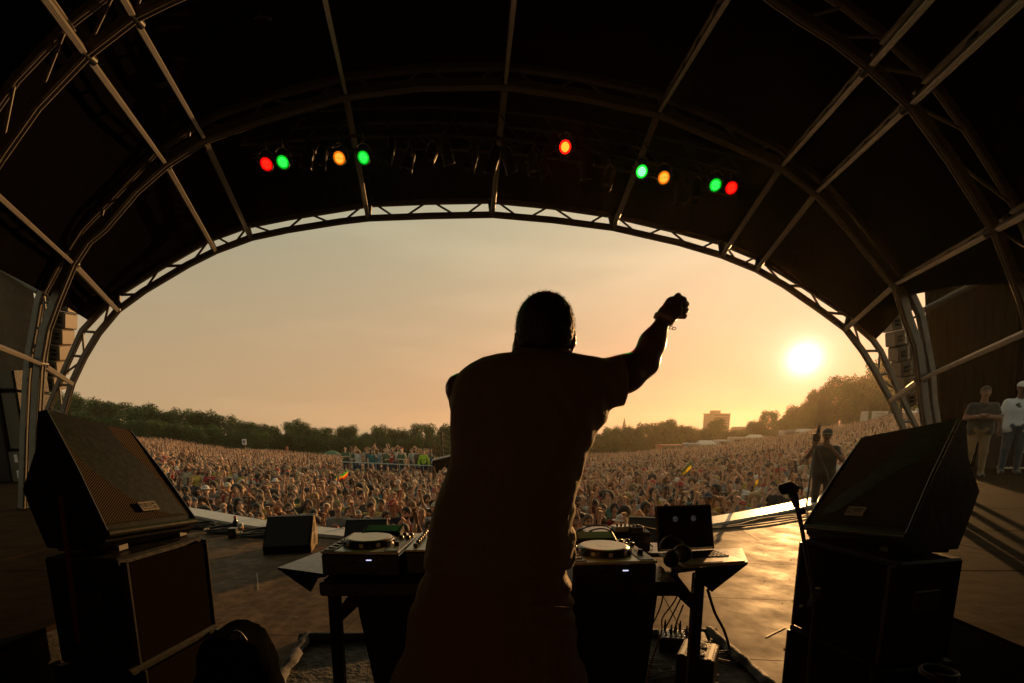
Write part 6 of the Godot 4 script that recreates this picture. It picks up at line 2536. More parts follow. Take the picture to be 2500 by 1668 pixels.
	var ec := W(1386, 859, 1.545)
	for k in 17:
		var a := TAU * k / 16
		ring.append(ec + Vector3(cos(a) * 0.0065, sin(a) * 0.0075, 0.001))
	mb.tube(ring, 0.0014, 6, false)
	tag(part("earring", mb, M.chrome), "small hoop earring below the performer's right ear", "earring")
	var wd := (W(1624, 771, 1.60) - fm).normalized()
	var wx := wd.cross(Vector3.BACK).normalized()
	var wy := wd.cross(wx)
	var wc := W(1621, 779, 1.60)
	mb = MB.new()
	var rows := []
	for j in 3:
		var row := []
		for k in 25:
			var a := TAU * k / 24
			row.append(wc + wd * (-0.006 + 0.006 * j) + (wx * cos(a) * 1.12 + wy * sin(a)) * 0.0285)
		rows.append(row)
	mb.grid(rows)
	tag(part("wristband", mb, mat("paper_band", Color(0.34, 0.25, 0.18), 0.7)), "pale paper wristband on the performer's raised wrist", "wristband")
	mb = MB.new()
	var cl := W(1626, 797, 1.59)
	for k in 3:
		ring = []
		for i in 13:
			var a := TAU * i / 12
			ring.append(cl + Vector3(0.007 + 0.0088 * k + cos(a) * 0.0058, -0.002 - 0.0022 * k + sin(a) * 0.0032, 0.002 * sin(a)))
		mb.tube(ring, 0.0011, 5, false)
	tag(part("bracelet", mb, M.steel), "chain bracelet dangling from the performer's raised wrist", "bracelet")


# ------------------------------------------------------------------ other people
# regions: 0 skin, 1 shirt, 2 trousers, 3 hair, 4 dark features, 5 shoes, 6 hat
func person_shape(pose: Dictionary, style: String, cell: float, hcell: float, sleeve := 0.45, fingers := true) -> MB:
	var mb := MB.new()
	var sc: float = pose.get("bulk", 1.0)
	var caps := []
	var reg := []
	var add := func(a: Vector3, b: Vector3, ra: float, rb: float, r: int) -> void:
		caps.append([a, b, ra, rb])
		reg.append(r)
	add.call(Vector3(-0.065, 0.93, 0), Vector3(0.065, 0.93, 0), 0.125 * sc, 0.125 * sc, 2)
	add.call(Vector3(0, 0.98, 0.005), Vector3(0, 1.20, 0.0), 0.125 * sc, 0.13 * sc, 1)
	add.call(Vector3(-0.075, 1.24, 0), Vector3(0.075, 1.24, 0), 0.115 * sc, 0.115 * sc, 1)
	if pose.get("loose", false):
		for sx in [-1.0, 1.0]:
			add.call(Vector3(0.095 * sx, 1.30, 0), Vector3(0.105 * sx, 0.90, 0.01), 0.105 * sc, 0.10 * sc, 1)
	add.call(Vector3(-0.13, 1.37, -0.01), Vector3(0.13, 1.37, -0.01), 0.075, 0.075, 1)
	add.call(Vector3(0, 1.40, -0.01), Vector3(0, 1.56, 0.012), 0.058, 0.052, 0)
	for s in [-1.0, 1.0]:
		var side := "l" if s > 0 else "r"
		var sh := Vector3(0.175 * s, 1.385, -0.01)
		var el: Vector3 = pose[side + "e"]
		var wr: Vector3 = pose[side + "w"]
		var mid := sh.lerp(el, sleeve)
		add.call(sh, mid, 0.062, 0.052, 1)
		if sleeve < 0.99:
			add.call(mid, el, 0.043, 0.037, 0)
		add.call(el, wr, 0.038, 0.026, 0 if sleeve < 1.5 else 1)
		var fd := (wr - el).normalized()
		add.call(wr, wr + fd * 0.07, 0.028, 0.034, 0)
		add.call(Vector3(0.085 * s, 0.9, 0), Vector3(0.10 * s, 0.5, 0.015), 0.092 * sc, 0.066, 2)
		add.call(Vector3(0.10 * s, 0.5, 0.015), Vector3(0.11 * s, 0.09, -0.01), 0.062, 0.048, 2)
		add.call(Vector3(0.11 * s, 0.045, -0.03), Vector3(0.125 * s, 0.04, 0.13), 0.045, 0.04, 5)
	var A := PackedVector3Array()
	var B := PackedVector3Array()
	for c in caps:
		A.append(c[0])
		B.append(c[1])
	var tint := func(p: Vector3) -> Color:
		var best := 9.0
		var r := 1
		for i in A.size():
			var ab := B[i] - A[i]
			var t := clampf((p - A[i]).dot(ab) / maxf(ab.length_squared(), 1e-9), 0.0, 1.0)
			var e: float = p.distance_to(A[i] + ab * t) - lerpf(caps[i][2], caps[i][3], t)
			if reg[i] == 1:
				e -= 0.006
			if e < best:
				best = e
				r = reg[i]
		return Color(r / 8.0, 0, 0)
	caps_nets(mb, caps, 0.045, cell, tint)
	if fingers:
		for s in [-1.0, 1.0]:
			var side := "l" if s > 0 else "r"
			var el: Vector3 = pose[side + "e"]
			var wr: Vector3 = pose[side + "w"]
			var fd := (wr - el).normalized()
			var across := fd.cross(Vector3.BACK).normalized()
			mb.col = Color(0, 0, 0)
			var curl: float = pose.get("curl", 0.25)
			for k in 4:
				var p0 := wr + fd * 0.085 + across * (k - 1.5) * 0.019
				var ln := [0.065, 0.075, 0.07, 0.055][k] as float
				mb.tube([p0, p0 + fd * ln * 0.5 + Vector3(0, 0, ln * 0.3 * curl), p0 + fd * ln * (1.0 - curl) + Vector3(0, 0, ln * curl)], [0.011, 0.010, 0.006], 5)
			var t0: Vector3 = wr + fd * 0.03 + across * 0.025 * -s
			mb.tube([t0, t0 + fd * 0.03 - across * 0.028 * s, t0 + fd * 0.06 - across * 0.036 * s], [0.012, 0.010, 0.007], 5)
	# head
	var hc: Vector3 = Vector3(0, 1.645, 0.022) + pose.get("lean", Vector3.ZERO)
	var look: Basis = Basis(Vector3.UP, pose.get("yaw", 0.0)) * Basis(Vector3.RIGHT, pose.get("nod", 0.0))
	var inv: Basis = look.inverse()
	var skull := func(p: Vector3) -> float:
		var q: Vector3 = inv * (p - hc)
		var d := ellip(q, Vector3(0, 0.018, -0.008), Vector3(0.074, 0.094, 0.092))
		d = smin(d, ellip(q, Vector3(0, -0.050, 0.030), Vector3(0.056, 0.056, 0.056)), 0.03)
		d = smin(d, ellip(q, Vector3(0, -0.016, 0.090), Vector3(0.013, 0.026, 0.018)), 0.010)
		for s in [-1.0, 1.0]:
			d = smin(d, ellip(q, Vector3(0.076 * s, -0.008, -0.005), Vector3(0.010, 0.028, 0.018)), 0.008)
			d = d + 0.007 * exp(-(q - Vector3(0.030 * s, 0.010, 0.086)).length_squared() / 0.00022)
		return d
	var hairf := func(p: Vector3) -> float:
		var q: Vector3 = inv * (p - hc)
		var d := 9.0
		match style:
			"bald":
				return 9.0
			"afro":
				d = ellip(q, Vector3(0, 0.045, -0.025), Vector3(0.128, 0.122, 0.122))
				d = maxf(d, -ellip(q, Vector3(0, -0.035, 0.095), Vector3(0.070, 0.090, 0.095)))
			"long":
				d = ellip(q, Vector3(0, 0.024, -0.016), Vector3(0.088, 0.100, 0.098))
				d = smin(d, ellip(q, Vector3(0, -0.09, -0.045), Vector3(0.096, 0.135, 0.062)), 0.03)
				d = maxf(d, -ellip(q, Vector3(0, -0.050, 0.092), Vector3(0.058, 0.118, 0.100)))
			"bob":
				d = ellip(q, Vector3(0, 0.020, -0.014), Vector3(0.096, 0.104, 0.102))
				d = smin(d, ellip(q, Vector3(0, -0.045, -0.02), Vector3(0.092, 0.070, 0.080)), 0.02)
				d = maxf(d, -ellip(q, Vector3(0, -0.050, 0.092), Vector3(0.060, 0.112, 0.098)))
			"bun":
				d = ellip(q, Vector3(0, 0.024, -0.014), Vector3(0.082, 0.098, 0.097))
				d = minf(d, ellip(q, Vector3(0, 0.125, -0.04), Vector3(0.042, 0.036, 0.042)))
				d = maxf(d, -ellip(q, Vector3(0, -0.055, 0.088), Vector3(0.064, 0.118, 0.100)))
			"cap":
				d = ellip(q, Vector3(0, 0.030, -0.008), Vector3(0.086, 0.098, 0.102))
				d = maxf(d, 0.030 - q.y)
				var br := ellip(q, Vector3(0, 0.034, 0.105), Vector3(0.070, 0.010, 0.072))
				d = minf(d, br)
			"hat":
				d = ellip(q, Vector3(0, 0.050, -0.008), Vector3(0.084, 0.095, 0.098))
				d = maxf(d, 0.040 - q.y)
				d = minf(d, ellip(q, Vector3(0, 0.044, 0.0), Vector3(0.150, 0.014, 0.155)))
			_:
				d = ellip(q, Vector3(0, 0.026, -0.012), Vector3(0.081, 0.097, 0.098))
				d = maxf(d, -ellip(q, Vector3(0, -0.058, 0.075), Vector3(0.105, 0.115, 0.105)))
				d = maxf(d, -(q.y + 0.055))
		return d
	var both := func(p: Vector3) -> float: return minf(skull.call(p), hairf.call(p))
	var hat := 6 if style in ["cap", "hat"] else 3
	var htint := func(p: Vector3) -> Color:
		if hairf.call(p) < skull.call(p) + 0.001:
			return Color(hat / 8.0, 0, 0)
		var q: Vector3 = inv * (p - hc)
		for s in [-1.0, 1.0]:
			if (q - Vector3(0.030 * s, 0.010, 0.082)).length() < 0.0155 and q.z > 0.05:
				return Color(4 / 8.0, 0, 0)
			if absf(q.x - 0.030 * s) < 0.019 and absf(q.y - 0.032) < 0.006 and q.z > 0.05:
				return Color(3 / 8.0, 0, 0)
		if absf(q.x) < 0.022 and absf(q.y + 0.060) < 0.008 and q.z > 0.05:
			return Color(4 / 8.0, 0.5, 0)
		if pose.get("beard", false) and q.y < -0.035 and q.z > 0.0:
			return Color(3 / 8.0, 0, 0)
		return Color(0, 0, 0)
	var ext := 0.17
	nets(mb, hc + Vector3(-ext, -0.26 if style == "long" else -0.125, -0.16), hc + Vector3(ext, 0.19, 0.2), hcell, both, htint)
	return mb


func recolor(mb: MB, skin: Color, shirt: Color, legs: Color, hair: Color, hat: Color) -> ArrayMesh:
	var pal := [skin, shirt, legs, hair, skin * 0.22, Color(0.03, 0.025, 0.02), hat, skin]
	var c := PackedColorArray()
	c.resize(mb.c.size())
	for i in mb.c.size():
		var q := mb.c[i]
		var k: Color = pal[int(round(q.r * 8.0))]
		if q.g > 0.2:
			k = Color(skin.r * 0.45, skin.g * 0.28, skin.b * 0.28)
		k.a = 1.0
		c[i] = k
	var m := ArrayMesh.new()
	var a := []
	a.resize(Mesh.ARRAY_MAX)
	a[Mesh.ARRAY_VERTEX] = mb.v
	a[Mesh.ARRAY_NORMAL] = mb.n
	a[Mesh.ARRAY_COLOR] = c
	a[Mesh.ARRAY_INDEX] = mb.ix
	m.add_surface_from_arrays(Mesh.PRIMITIVE_TRIANGLES, a)
	return m


func pose_of(l: String, r: String) -> Dictionary:
	var arms := {
		"down": [Vector3(0.25, 1.12, 0.0), Vector3(0.245, 0.87, 0.06)],
		"up": [Vector3(0.25, 1.62, 0.05), Vector3(0.20, 1.88, 0.09)],
		"wide": [Vector3(0.37, 1.56, 0.04), Vector3(0.43, 1.82, 0.10)],
		"clap": [Vector3(0.25, 1.60, 0.12), Vector3(0.055, 1.80, 0.16)],
		"phone": [Vector3(0.23, 1.30, 0.20), Vector3(0.065, 1.52, 0.28)],
		"point": [Vector3(0.28, 1.48, 0.20), Vector3(0.27, 1.66, 0.40)],
		"fist": [Vector3(0.34, 1.36, 0.12), Vector3(0.30, 1.62, 0.16)],
		"brow": [Vector3(0.34, 1.50, 0.12), Vector3(0.14, 1.66, 0.16)],
		"hip": [Vector3(0.33, 1.16, -0.06), Vector3(0.19, 0.98, 0.06)],
		"fold": [Vector3(0.25, 1.14, 0.05), Vector3(0.03, 1.18, 0.19)],
	}
	var f := Vector3(-1, 1, 1)
	return {"le": arms[l][0], "lw": arms[l][1], "re": arms[r][0] * f, "rw": arms[r][1] * f}


func cloth_vc() -> StandardMaterial3D:
	if mats.has("people"):
		return mats["people"]
	var m := StandardMaterial3D.new()
	m.resource_name = "people"
	m.vertex_color_use_as_albedo = true
	m.roughness = 0.78
	m.rim_enabled = true
	m.rim = 0.4
	m.rim_tint = 0.5
	mats["people"] = m
	return m


func build_crew() -> void:
	var vc := cloth_vc()
	# cameraman at the stage edge
	var p := pose_of("phone", "phone")
	p.le = Vector3(0.27, 1.18, 0.16)
	p.lw = Vector3(0.06, 1.42, 0.26)
	p.re = Vector3(-0.30, 1.22, 0.10)
	p.rw = Vector3(-0.20, 1.46, 0.24)
	p.nod = 0.12
	p.loose = true
	var sh := person_shape(p, "cap", 0.021, 0.011, 0.5)
	var d := 9.7
	var at := W(2020, 1060, d)
	at.y = -0.30
	var o := thing("person", "cameraman in a black t-shirt and cap filming at the stage edge", "person", at)
	var b := MeshInstance3D.new()
	b.name = "body"
	b.mesh = recolor(sh, Color(0.16, 0.085, 0.05), Color(0.018, 0.016, 0.015), Color(0.02, 0.018, 0.016), Color(0.02, 0.015, 0.01), Color(0.03, 0.025, 0.02))
	b.material_override = vc
	b.basis = Basis(Vector3.UP, deg_to_rad(-28.0))
	o.add_child(b)
	# low camera deck he stands on
	var mb := MB.new()
	mb.box(at + Vector3(0.1, -0.75, 0), Vector3(1.5, 1.5, 1.3), Basis(), 0.01)
	var dk := thing("camera_deck", "dark low platform under the cameraman at the front of the stage", "platform", at + Vector3(0.1, -1.5, 0))
	part("deck", mb, M.black, dk)
	# video camera and tripod
	var cp_ := W(1992, 1068, d - 0.1)
	var turn := Basis(Vector3.UP, deg_to_rad(-28.0))
	var cam := thing("video_camera", "shoulder video camera with a tall viewfinder held by the cameraman", "video camera", cp_)
	mb = MB.new()
	mb.box(cp_, Vector3(0.11, 0.15, 0.34), turn, 0.01)
	part("camera_body", mb, M.satin, cam)
	mb = MB.new()
	mb.lathe([Vector2(0.045, -0.1), Vector2(0.05, 0.0), Vector2(0.065, 0.08), Vector2(0.05, 0.08)], 14, Transform3D(turn * Basis(Vector3.RIGHT, PI / 2), cp_ + turn * Vector3(0, 0, 0.24)))
	part("lens", mb, M.black, cam)
	mb = MB.new()
	mb.box(cp_ + turn * Vector3(0.03, 0.155, 0.04), Vector3(0.06, 0.16, 0.07), turn, 0.008)
	part("viewfinder", mb, M.satin, cam)
	mb = MB.new()
	mb.tube([cp_ + turn * Vector3(0, 0.075, 0.1), cp_ + turn * Vector3(0, 0.12, 0.06), cp_ + turn * Vector3(0, 0.12, -0.08), cp_ + turn * Vector3(0, 0.075, -0.12)], 0.012, 6)
	part("carry_handle", mb, M.satin, cam)
	var tp := thing("tripod", "thin black tripod below the video camera", "tripod", Vector3(cp_.x, 0, cp_.z))
	for k in 3:
		var a := TAU * k / 3 + 0.5
		mb = MB.new()
		var ft := Vector3(cp_.x + cos(a) * 0.34 - 0.06, 0.01, cp_.z + 0.35 + sin(a) * 0.30)
		mb.tube([cp_ + Vector3(0, -0.12, 0), cp_.lerp(ft, 0.5), ft], [0.018, 0.015, 0.011], 7)
		part("leg", mb, M.satin, tp)
	mb = MB.new()
	mb.box(cp_ + Vector3(0, -0.11, 0), Vector3(0.09, 0.06, 0.09), turn, 0.01)
	part("pan_head", mb, M.satin, tp)
	# two men on the right wing
	p = pose_of("down", "down")
	p.lw = Vector3(0.26, 0.88, 0.10)
	p.yaw = 0.5
	p.nod = 0.25
	p.bulk = 1.05
	p.loose = true
	sh = person_shape(p, "cap", 0.021, 0.011, 0.75)
	at = W(2462, 1150, 9.9)
	at.y = 0.58
	o = thing("person", "man in a white printed t-shirt and white cap standing at the right edge", "person", at)
	b = MeshInstance3D.new()
	b.name = "body"
	b.mesh = recolor(sh, Color(0.10, 0.05, 0.03), Color(0.50, 0.50, 0.52), Color(0.035, 0.045, 0.06), Color(0.02, 0.015, 0.01), Color(0.55, 0.52, 0.5))
	b.material_override = vc
	b.basis = Basis(Vector3.UP, deg_to_rad(-30.0))
	o.add_child(b)
	mb = MB.new()
	var fb := Basis(Vector3.UP, deg_to_rad(-30.0))
	for k in 6:
		var c := at + fb * Vector3(-0.05 + 0.022 * k, 1.33 - 0.055 * k, 0.116)
		mb.ball(c, Vector3(0.050 - 0.005 * absf(k - 2.0), 0.034, 0.014), 8, 6, fb * Basis(Vector3.BACK, 0.8))
	part("shirt_print", mb, mat("grey_print", Color(0.10, 0.10, 0.11), 0.8), o)
	p = pose_of("fold", "fold")
	p.yaw = 0.2
	p.beard = false
	p.loose = true
	sh = person_shape(p, "short", 0.021, 0.011, 0.55)
	at = W(2374, 1168, 9.4)
	at.y = 0.58
	o = thing("person", "man in a dark shirt and khaki trousers with folded arms behind the right monitor", "person", at)
	b = MeshInstance3D.new()
	b.name = "body"
	b.mesh = recolor(sh, Color(0.20, 0.10, 0.06), Color(0.025, 0.02, 0.018), Color(0.15, 0.10, 0.05), Color(0.03, 0.02, 0.012), Color(0.05, 0.05, 0.05))
	b.material_override = vc
	b.basis = Basis(Vector3.UP, deg_to_rad(-35.0)).scaled(Vector3.ONE * 0.93)
	o.add_child(b)
	# flight case between them
	var c0 := W(2408, 1148, 10.6)
	var c1 := W(2470, 1148, 10.6)
	var fc := thing("flight_case", "tall black flight case with pale edges between the two men", "flight case", Vector3((c0.x + c1.x) / 2, 0.58, -10.6))
	var ht := W(0, 1024, 10.6).y - 0.66
	var cc := Vector3((c0.x + c1.x) / 2, 0.66 + ht / 2, -10.6)
	var cb := Basis(Vector3.UP, deg_to_rad(-8.0))
	var cw := c1.x - c0.x
	mb = MB.new()
	mb.box(cc, Vector3(cw, ht, 0.6), cb, 0.01)
	part("case_body", mb, M.black, fc)
	for s in [-1, 1]:
		mb = MB.new()
		mb.box(cc + cb * Vector3(0, s * (ht / 2 - 0.015), 0.302), Vector3(cw + 0.01, 0.035, 0.012), cb, 0.003)
		part("edge_strip", mb, M.chrome, fc)
		mb = MB.new()
		mb.box(cc + cb * Vector3(s * (cw / 2 - 0.01), 0, 0.302), Vector3(0.025, ht - 0.05, 0.012), cb, 0.003)
		part("edge_strip", mb, M.steel, fc)
		mb = MB.new()
		mb.box(cc + cb * Vector3(s * cw * 0.32, -0.12, 0.306), Vector3(0.08, 0.10, 0.014), cb, 0.004)
		var lt := part("latch", mb, M.chrome, fc)
		mb = MB.new()
		mb.box(cc + cb * Vector3(s * cw * 0.32, -0.12, 0.314), Vector3(0.05, 0.06, 0.006), cb)
		part("latch_recess", mb, M.black, lt)
	mb = MB.new()
	mb.box(cc + cb * Vector3(0.1, 0.26, 0.303), Vector3(0.12, 0.14, 0.004), cb)
	part("shipping_label", mb, mat("brown_label", Color(0.22, 0.13, 0.09), 0.7), fc)
	for s in [-1, 1]:
		mb = MB.new()
		mb.lathe([Vector2(0.0, 0.02), Vector2(0.035, 0.02), Vector2(0.035, -0.02), Vector2(0.0, -0.02)], 12, Transform3D(Basis(Vector3.BACK, PI / 2), Vector3(cc.x + s * cw * 0.36, 0.62, cc.z + 0.22)))
		part("castor", mb, M.rubber, fc)


# ------------------------------------------------------------------ the crowd
const SKINS := [Color(0.66, 0.42, 0.29), Color(0.58, 0.35, 0.23), Color(0.70, 0.47, 0.34), Color(0.48, 0.265, 0.16), Color(0.62, 0.38, 0.26), Color(0.17, 0.085, 0.048)]
const HAIRS := [["black", Color(0.016, 0.012, 0.010)], ["dark brown", Color(0.045, 0.026, 0.014)], ["brown", Color(0.09, 0.05, 0.025)], ["ginger", Color(0.28, 0.09, 0.025)], ["blond", Color(0.36, 0.235, 0.10)], ["fair", Color(0.22, 0.14, 0.065)]]
const SHIRTS := [["black", Color(0.02, 0.018, 0.017)], ["white", Color(0.55, 0.52, 0.49)], ["grey", Color(0.20, 0.19, 0.18)], ["navy", Color(0.025, 0.032, 0.07)], ["red", Color(0.36, 0.03, 0.025)], ["pale blue", Color(0.22, 0.30, 0.38)], ["brown", Color(0.10, 0.06, 0.035)], ["cream", Color(0.46, 0.40, 0.30)], ["green", Color(0.06, 0.12, 0.05)], ["pink", Color(0.45, 0.20, 0.20)], ["yellow", Color(0.48, 0.34, 0.05)], ["charcoal", Color(0.05, 0.046, 0.045)], ["teal", Color(0.03, 0.16, 0.17)], ["orange", Color(0.45, 0.14, 0.03)]]
const STYLES := ["short", "short", "short", "long", "long", "bob", "bun", "afro", "cap", "bald", "short", "hat"]


func stage_front(x: float) -> float:  # distance of the stage front at x
	for i in edge_pts.size() - 1:
		if x >= edge_pts[i].x and x < edge_pts[i + 1].x:
			return -lerpf(edge_pts[i].z, edge_pts[i + 1].z, (x - edge_pts[i].x) / (edge_pts[i + 1].x - edge_pts[i].x))
	return 11.0


var edge_pts := []


func build_crowd() -> void:
	edge_pts = edge_line()
	var vc := cloth_vc()
	var r := RandomNumberGenerator.new()
	r.seed = 77
	var kinds := [["up", "down", "one arm raised"], ["up", "up", "both arms raised"], ["wide", "wide", "both arms spread high"], ["clap", "clap", "hands clapping overhead"], ["phone", "phone", "holding a phone up"], ["down", "point", "arm reaching forward"], ["down", "down", "arms down"], ["fist", "down", "a fist raised"], ["brow", "down", "a hand shading the eyes"], ["down", "up", "right arm raised"], ["fist", "fist", "both fists raised"], ["wide", "up", "arms waving high"], ["down", "fist", "right fist raised"], ["point", "point", "both arms reaching forward"], ["phone", "down", "one hand at the chin"], ["down", "wide", "right arm flung out"]]
	var calm := [["down", "down", "arms down"], ["down", "down", "arms at the sides"], ["hip", "down", "a hand on the hip"], ["phone", "down", "one hand at the chin"], ["fold", "fold", "arms folded"], ["down", "phone", "right hand at the chin"], ["hip", "hip", "hands on hips"]]
	# near shapes: every pose with a hair style, three times over
	var shapes := []
	for k in 26:
		var kind: Array = kinds[[0, 1, 2, 3, 4, 5, 7, 8, 9, 10, 11, 15][k]] if k < 12 else calm[(k - 12) % calm.size()]
		var p := pose_of(kind[0], kind[1])
		p.yaw = r.randf_range(-0.45, 0.45)
		p.nod = r.randf_range(-0.22, 0.05)
		p.bulk = r.randf_range(0.9, 1.12)
		p.curl = r.randf_range(0.1, 0.7)
		p.beard = k % 7 == 3
		p.loose = k % 3 == 0
		var style: String = STYLES[(k * 5 + k / 12) % STYLES.size()]
		shapes.append([person_shape(p, style, 0.033, 0.0165, r.randf_range(0.3, 0.6)), style, kind[2]])
	# seats in the front rows, nearest first
	var spots := []
	var hidden := []
	for row in 15:
		var off := 0.55 + row * 0.66
		var x := -9.5
		while x < 9.5:
			x += r.randf_range(0.42, 0.60)
			var d := stage_front(x) + off + r.randf_range(-0.16, 0.16)
			var px := 1250.0 + 1250.0 * x / d
			if px < 400 or px > 2080:
				continue
			if Vector2(x - 7.0, d - 11.4).length() < 1.2 or Vector2(W(2020, 1060, 9.7).x - x, d - 9.7).length() < 1.1:
				continue
			if px > 1120 + row * 3 and px < 1390 - row * 3:
				hidden.append([x, d])
				continue
			spots.append([x, d, row, px])
	spots.sort_custom(func(a, b): return a[1] < b[1])
	var near := spots.slice(0, 300)
	var rest := spots.slice(300)
	near.sort_custom(func(a, b): return a[2] * 100.0 + a[0] < b[2] * 100.0 + b[0])
	var seen := {}
	var count := {}
	for q in near:
		var s: Array = shapes[r.randi() % 12 if r.randf() < 0.5 else 12 + r.randi() % 14]
		var hi: int = [0, 0, 1, 1, 1, 2, 2, 3, 4, 4, 5][r.randi() % 11]
		var si: int = [0, 0, 0, 1, 1, 2, 2, 3, 4, 5, 6, 7, 8, 9, 10, 11, 11, 12, 13][r.randi() % 19]
		var sk: Color = SKINS[r.randi() % 6]
		if sk.r < 0.2:
			hi = 0
		var hatc: int = [0, 1, 1, 4, 7, 3][r.randi() % 6]
		var me := recolor(s[0], sk, SHIRTS[si][1] * r.randf_range(0.85, 1.1), Color(0.05, 0.06, 0.09), HAIRS[hi][1], SHIRTS[hatc][1])
		var area := "left of the small floor wedge"
		if q[3] > 640:
			area = "between the small floor wedge and the left deck"
		if q[3] > 860:
			area = "above the left deck"
		if q[3] > 1250:
			area = "above the right deck"
		if q[3] > 1560:
			area = "above the laptop"
		if q[3] > 1820:
			area = "near the microphone clip"
		var head: String = HAIRS[hi][0] + "-haired"
		if s[1] == "bald":
			head = "bald"
		elif s[1] in ["cap", "hat"]:
			head = SHIRTS[hatc][0] + "-" + s[1] + "ped" if s[1] == "cap" else SHIRTS[hatc][0] + "-hatted"
		var rowname: String = ordinal(q[2]) + " row"
		var ckey: String = "%d" % q[2]
		count[ckey] = count.get(ckey, -1) + 1
		var label := "%s person, %s top, %s, %s along %s row" % [head, SHIRTS[si][0], s[2], ordinal(count[ckey]), ordinal(q[2])]
		var g := Vector3(q[0], ground_y(q[0], -q[1]), -q[1])
		var o := thing("person", label, "person", g, "people in the front rows of the crowd")
		var b := MeshInstance3D.new()
		b.name = "body"
		b.mesh = me
		b.material_override = vc
		b.basis = Basis(Vector3.UP, atan2(-q[0], q[1] - 1.6) * 0.8 + r.randf_range(-0.3, 0.3)).scaled(Vector3.ONE * r.randf_range(0.90, 1.06))
		o.add_child(b)
	# the rest of the crowd: medium shapes close by, simple ones far off
	var crowd := Node3D.new()
	crowd.name = "crowd"
	add_child(crowd)
	tag(crowd, "dense crowd of festival-goers filling the field behind the front rows", "crowd", "", "stuff")
	var sets := []
	for k in 40:
		var s: Array = shapes[k % shapes.size()]
		sets.append([])
	var lots := []
	for q in rest:
		lots.append([q[0], q[1]])
	lots.append_array(hidden)
	var d := 19.0
	var d_near := 16.5
	while d < 96.0:
		var step := 0.62 if d < 45 else 0.72
		var half := d * 1.02 + 2.0
		var x := -half + r.randf() * 0.6
		while x < half:
			x += r.randf_range(0.42, 0.72) * (1.0 if d < 45 else 1.15)
			var dd := d + r.randf_range(-0.3, 0.3)
			var px := 1250.0 + 1250.0 * x / dd
			if px < 60 or px > 2290:
				continue
			if dd < stage_front(x) + 0.55 + 15 * 0.66 and px > 400 and px < 2080:
				continue
			if dd < stage_front(x) + 1.0:
				continue
			if dd > 27.3 and dd < 33.5 and px > 818 and px < 1140:
				continue
			if dd > 25.5 and dd <= 27.3 and px > 1050 and px < 1140:
				continue
			lots.append([x, dd])
		d += step
	# people in the pen, standing higher
	var pen := []
	for k in 34:
		var px := r.randf_range(832, 1052)
		var dd := r.randf_range(28.7, 32.4)
		pen.append([(px - 1250.0) / 1250.0 * dd, dd])
	var meshes := []
	for k in 40:
		var s: Array = shapes[k % 12 if k % 3 == 0 else 12 + k % 14]
		meshes.append(null)
		var sk: Color = SKINS[k % 5] if k % 9 else SKINS[5]
		var hi: int = [0, 1, 1, 2, 4, 3, 5, 1][k % 8]
		var si: int = [0, 1, 2, 7, 3, 1, 6, 7, 0, 5, 4, 1, 8, 9, 2, 1, 10, 12, 7, 11][k % 20]
		meshes[k] = [recolor(s[0], sk, SHIRTS[si][1], Color(0.05, 0.06, 0.09), HAIRS[hi][1], SHIRTS[[1, 0, 4][k % 3]][1]), far_person(s[2], sk, SHIRTS[si][1], HAIRS[hi][1], r)]
	var mid_sets := []
	var far_sets := []
	for k in 40:
		mid_sets.append([])
		far_sets.append([])
	for q in lots:
		var k := r.randi() % 40
		var g := Vector3(q[0], ground_y(q[0], -q[1]), -q[1])
		var sc := r.randf_range(0.88, 1.08)
		var t := Transform3D(Basis(Vector3.UP, atan2(-q[0], q[1]) + r.randf_range(-0.6, 0.6)).scaled(Vector3(sc * 1.04, sc, sc * 1.04)), g)
		(mid_sets if q[1] < 34.0 else far_sets)[k].append(t)
	for q in pen:
		var k := r.randi() % 40
		var g := Vector3(q[0], pen_deck(), -q[1])
		mid_sets[k].append(Transform3D(Basis(Vector3.UP, r.randf_range(-0.8, 0.8)), g))
	for pair in [[mid_sets, 0], [far_sets, 1]]:
		for k in 40:
			var list: Array = pair[0][k]
			if list.is_empty():
				continue
			var mm := MultiMesh.new()
			mm.transform_format = MultiMesh.TRANSFORM_3D
			mm.mesh = meshes[k][pair[1]]
			mm.instance_count = list.size()
			for i in list.size():
				mm.set_instance_transform(i, list[i])
			var mi := MultiMeshInstance3D.new()
			mi.name = "people"
			mi.multimesh = mm
			mi.material_override = vc
			mi.set_meta("kind", "stuff")
			crowd.add_child(mi, true)
	print("crowd ", lots.size(), " near ", near.size())
	# a few people who stand out
	var hv := person_shape(pose_of("down", "down"), "short", 0.03, 0.0165, 2.0)
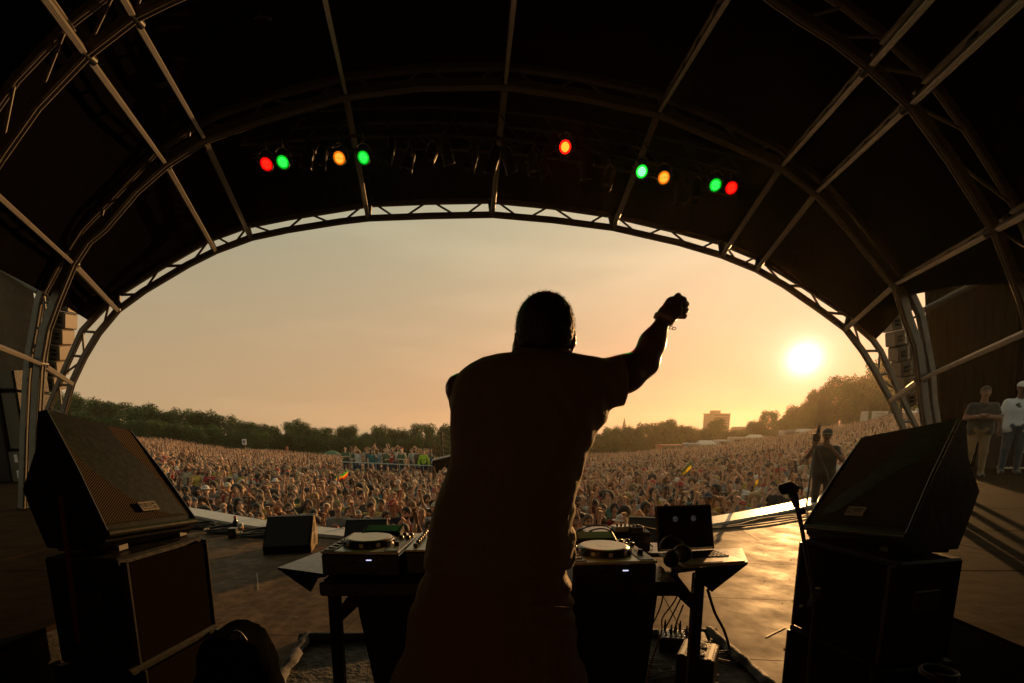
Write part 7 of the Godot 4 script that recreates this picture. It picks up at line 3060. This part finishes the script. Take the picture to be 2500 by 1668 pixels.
	for q in [[1822, 9.6, "steward in a bright yellow-green jacket by the stage edge, right of the laptop", -0.45], [1032, 28.6, "steward in a yellow-green vest at the white crowd barrier", 0.0]]:
		var g := on_ground(q[0], q[1])
		g.y = g.y + q[3] if q[3] != 0.0 else pen_deck()
		var o := thing("person", q[2], "person", g)
		var b := MeshInstance3D.new()
		b.name = "body"
		b.mesh = recolor(hv, SKINS[0], Color(0.38, 0.60, 0.03), Color(0.03, 0.03, 0.04), HAIRS[1][1], SHIRTS[0][1])
		b.material_override = vc
		b.basis = Basis(Vector3.UP, 2.6 if q[1] < 20 else 0.2)
		o.add_child(b)


func far_person(kind: String, skin: Color, shirt: Color, hair: Color, r: RandomNumberGenerator) -> ArrayMesh:
	var mb := MB.new()
	mb.col = Color(0.05, 0.055, 0.08)
	for s in [-1, 1]:
		mb.tube([Vector3(0.09 * s, 0.0, 0), Vector3(0.085 * s, 0.92, 0)], [0.05, 0.085], 5, false)
	mb.col = shirt
	mb.tube([Vector3(0, 0.88, 0), Vector3(0, 1.2, 0), Vector3(0, 1.38, 0), Vector3(0, 1.46, 0)], [0.135, 0.15, 0.19, 0.06], 7)
	mb.col = skin
	mb.ball(Vector3(0, 1.63, 0.02), Vector3(0.078, 0.112, 0.09), 8, 6)
	mb.col = hair
	mb.ball(Vector3(0, 1.675, -0.022), Vector3(0.09, 0.095, 0.092), 8, 5)
	if r.randf() < 0.4:
		mb.ball(Vector3(0, 1.56, -0.06), Vector3(0.09, 0.14, 0.05), 7, 5)
	var up := 0
	if kind.contains("both") or kind.contains("waving") or kind.contains("overhead"):
		up = 3
	elif kind.contains("raised") or kind.contains("flung"):
		up = 1 if r.randf() < 0.5 else 2
	for s in [-1, 1]:
		var high: bool = (up & (1 if s < 0 else 2)) != 0
		var el := Vector3(0.27 * s, 1.6, 0.05) if high else Vector3(0.26 * s, 1.13, 0.02)
		var wr := Vector3((0.22 + 0.1 * r.randf()) * s, 1.92, 0.1) if high else Vector3(0.2 * s, 1.0, 0.16)
		var sh := Vector3(0.18 * s, 1.39, 0)
		mb.col = shirt
		mb.tube([sh, sh.lerp(el, 0.5)], [0.06, 0.05], 5)
		mb.col = skin
		mb.tube([sh.lerp(el, 0.45), el, wr, wr + (wr - el).normalized() * 0.13], [0.045, 0.038, 0.03, 0.03], 5)
	return mb.mesh()
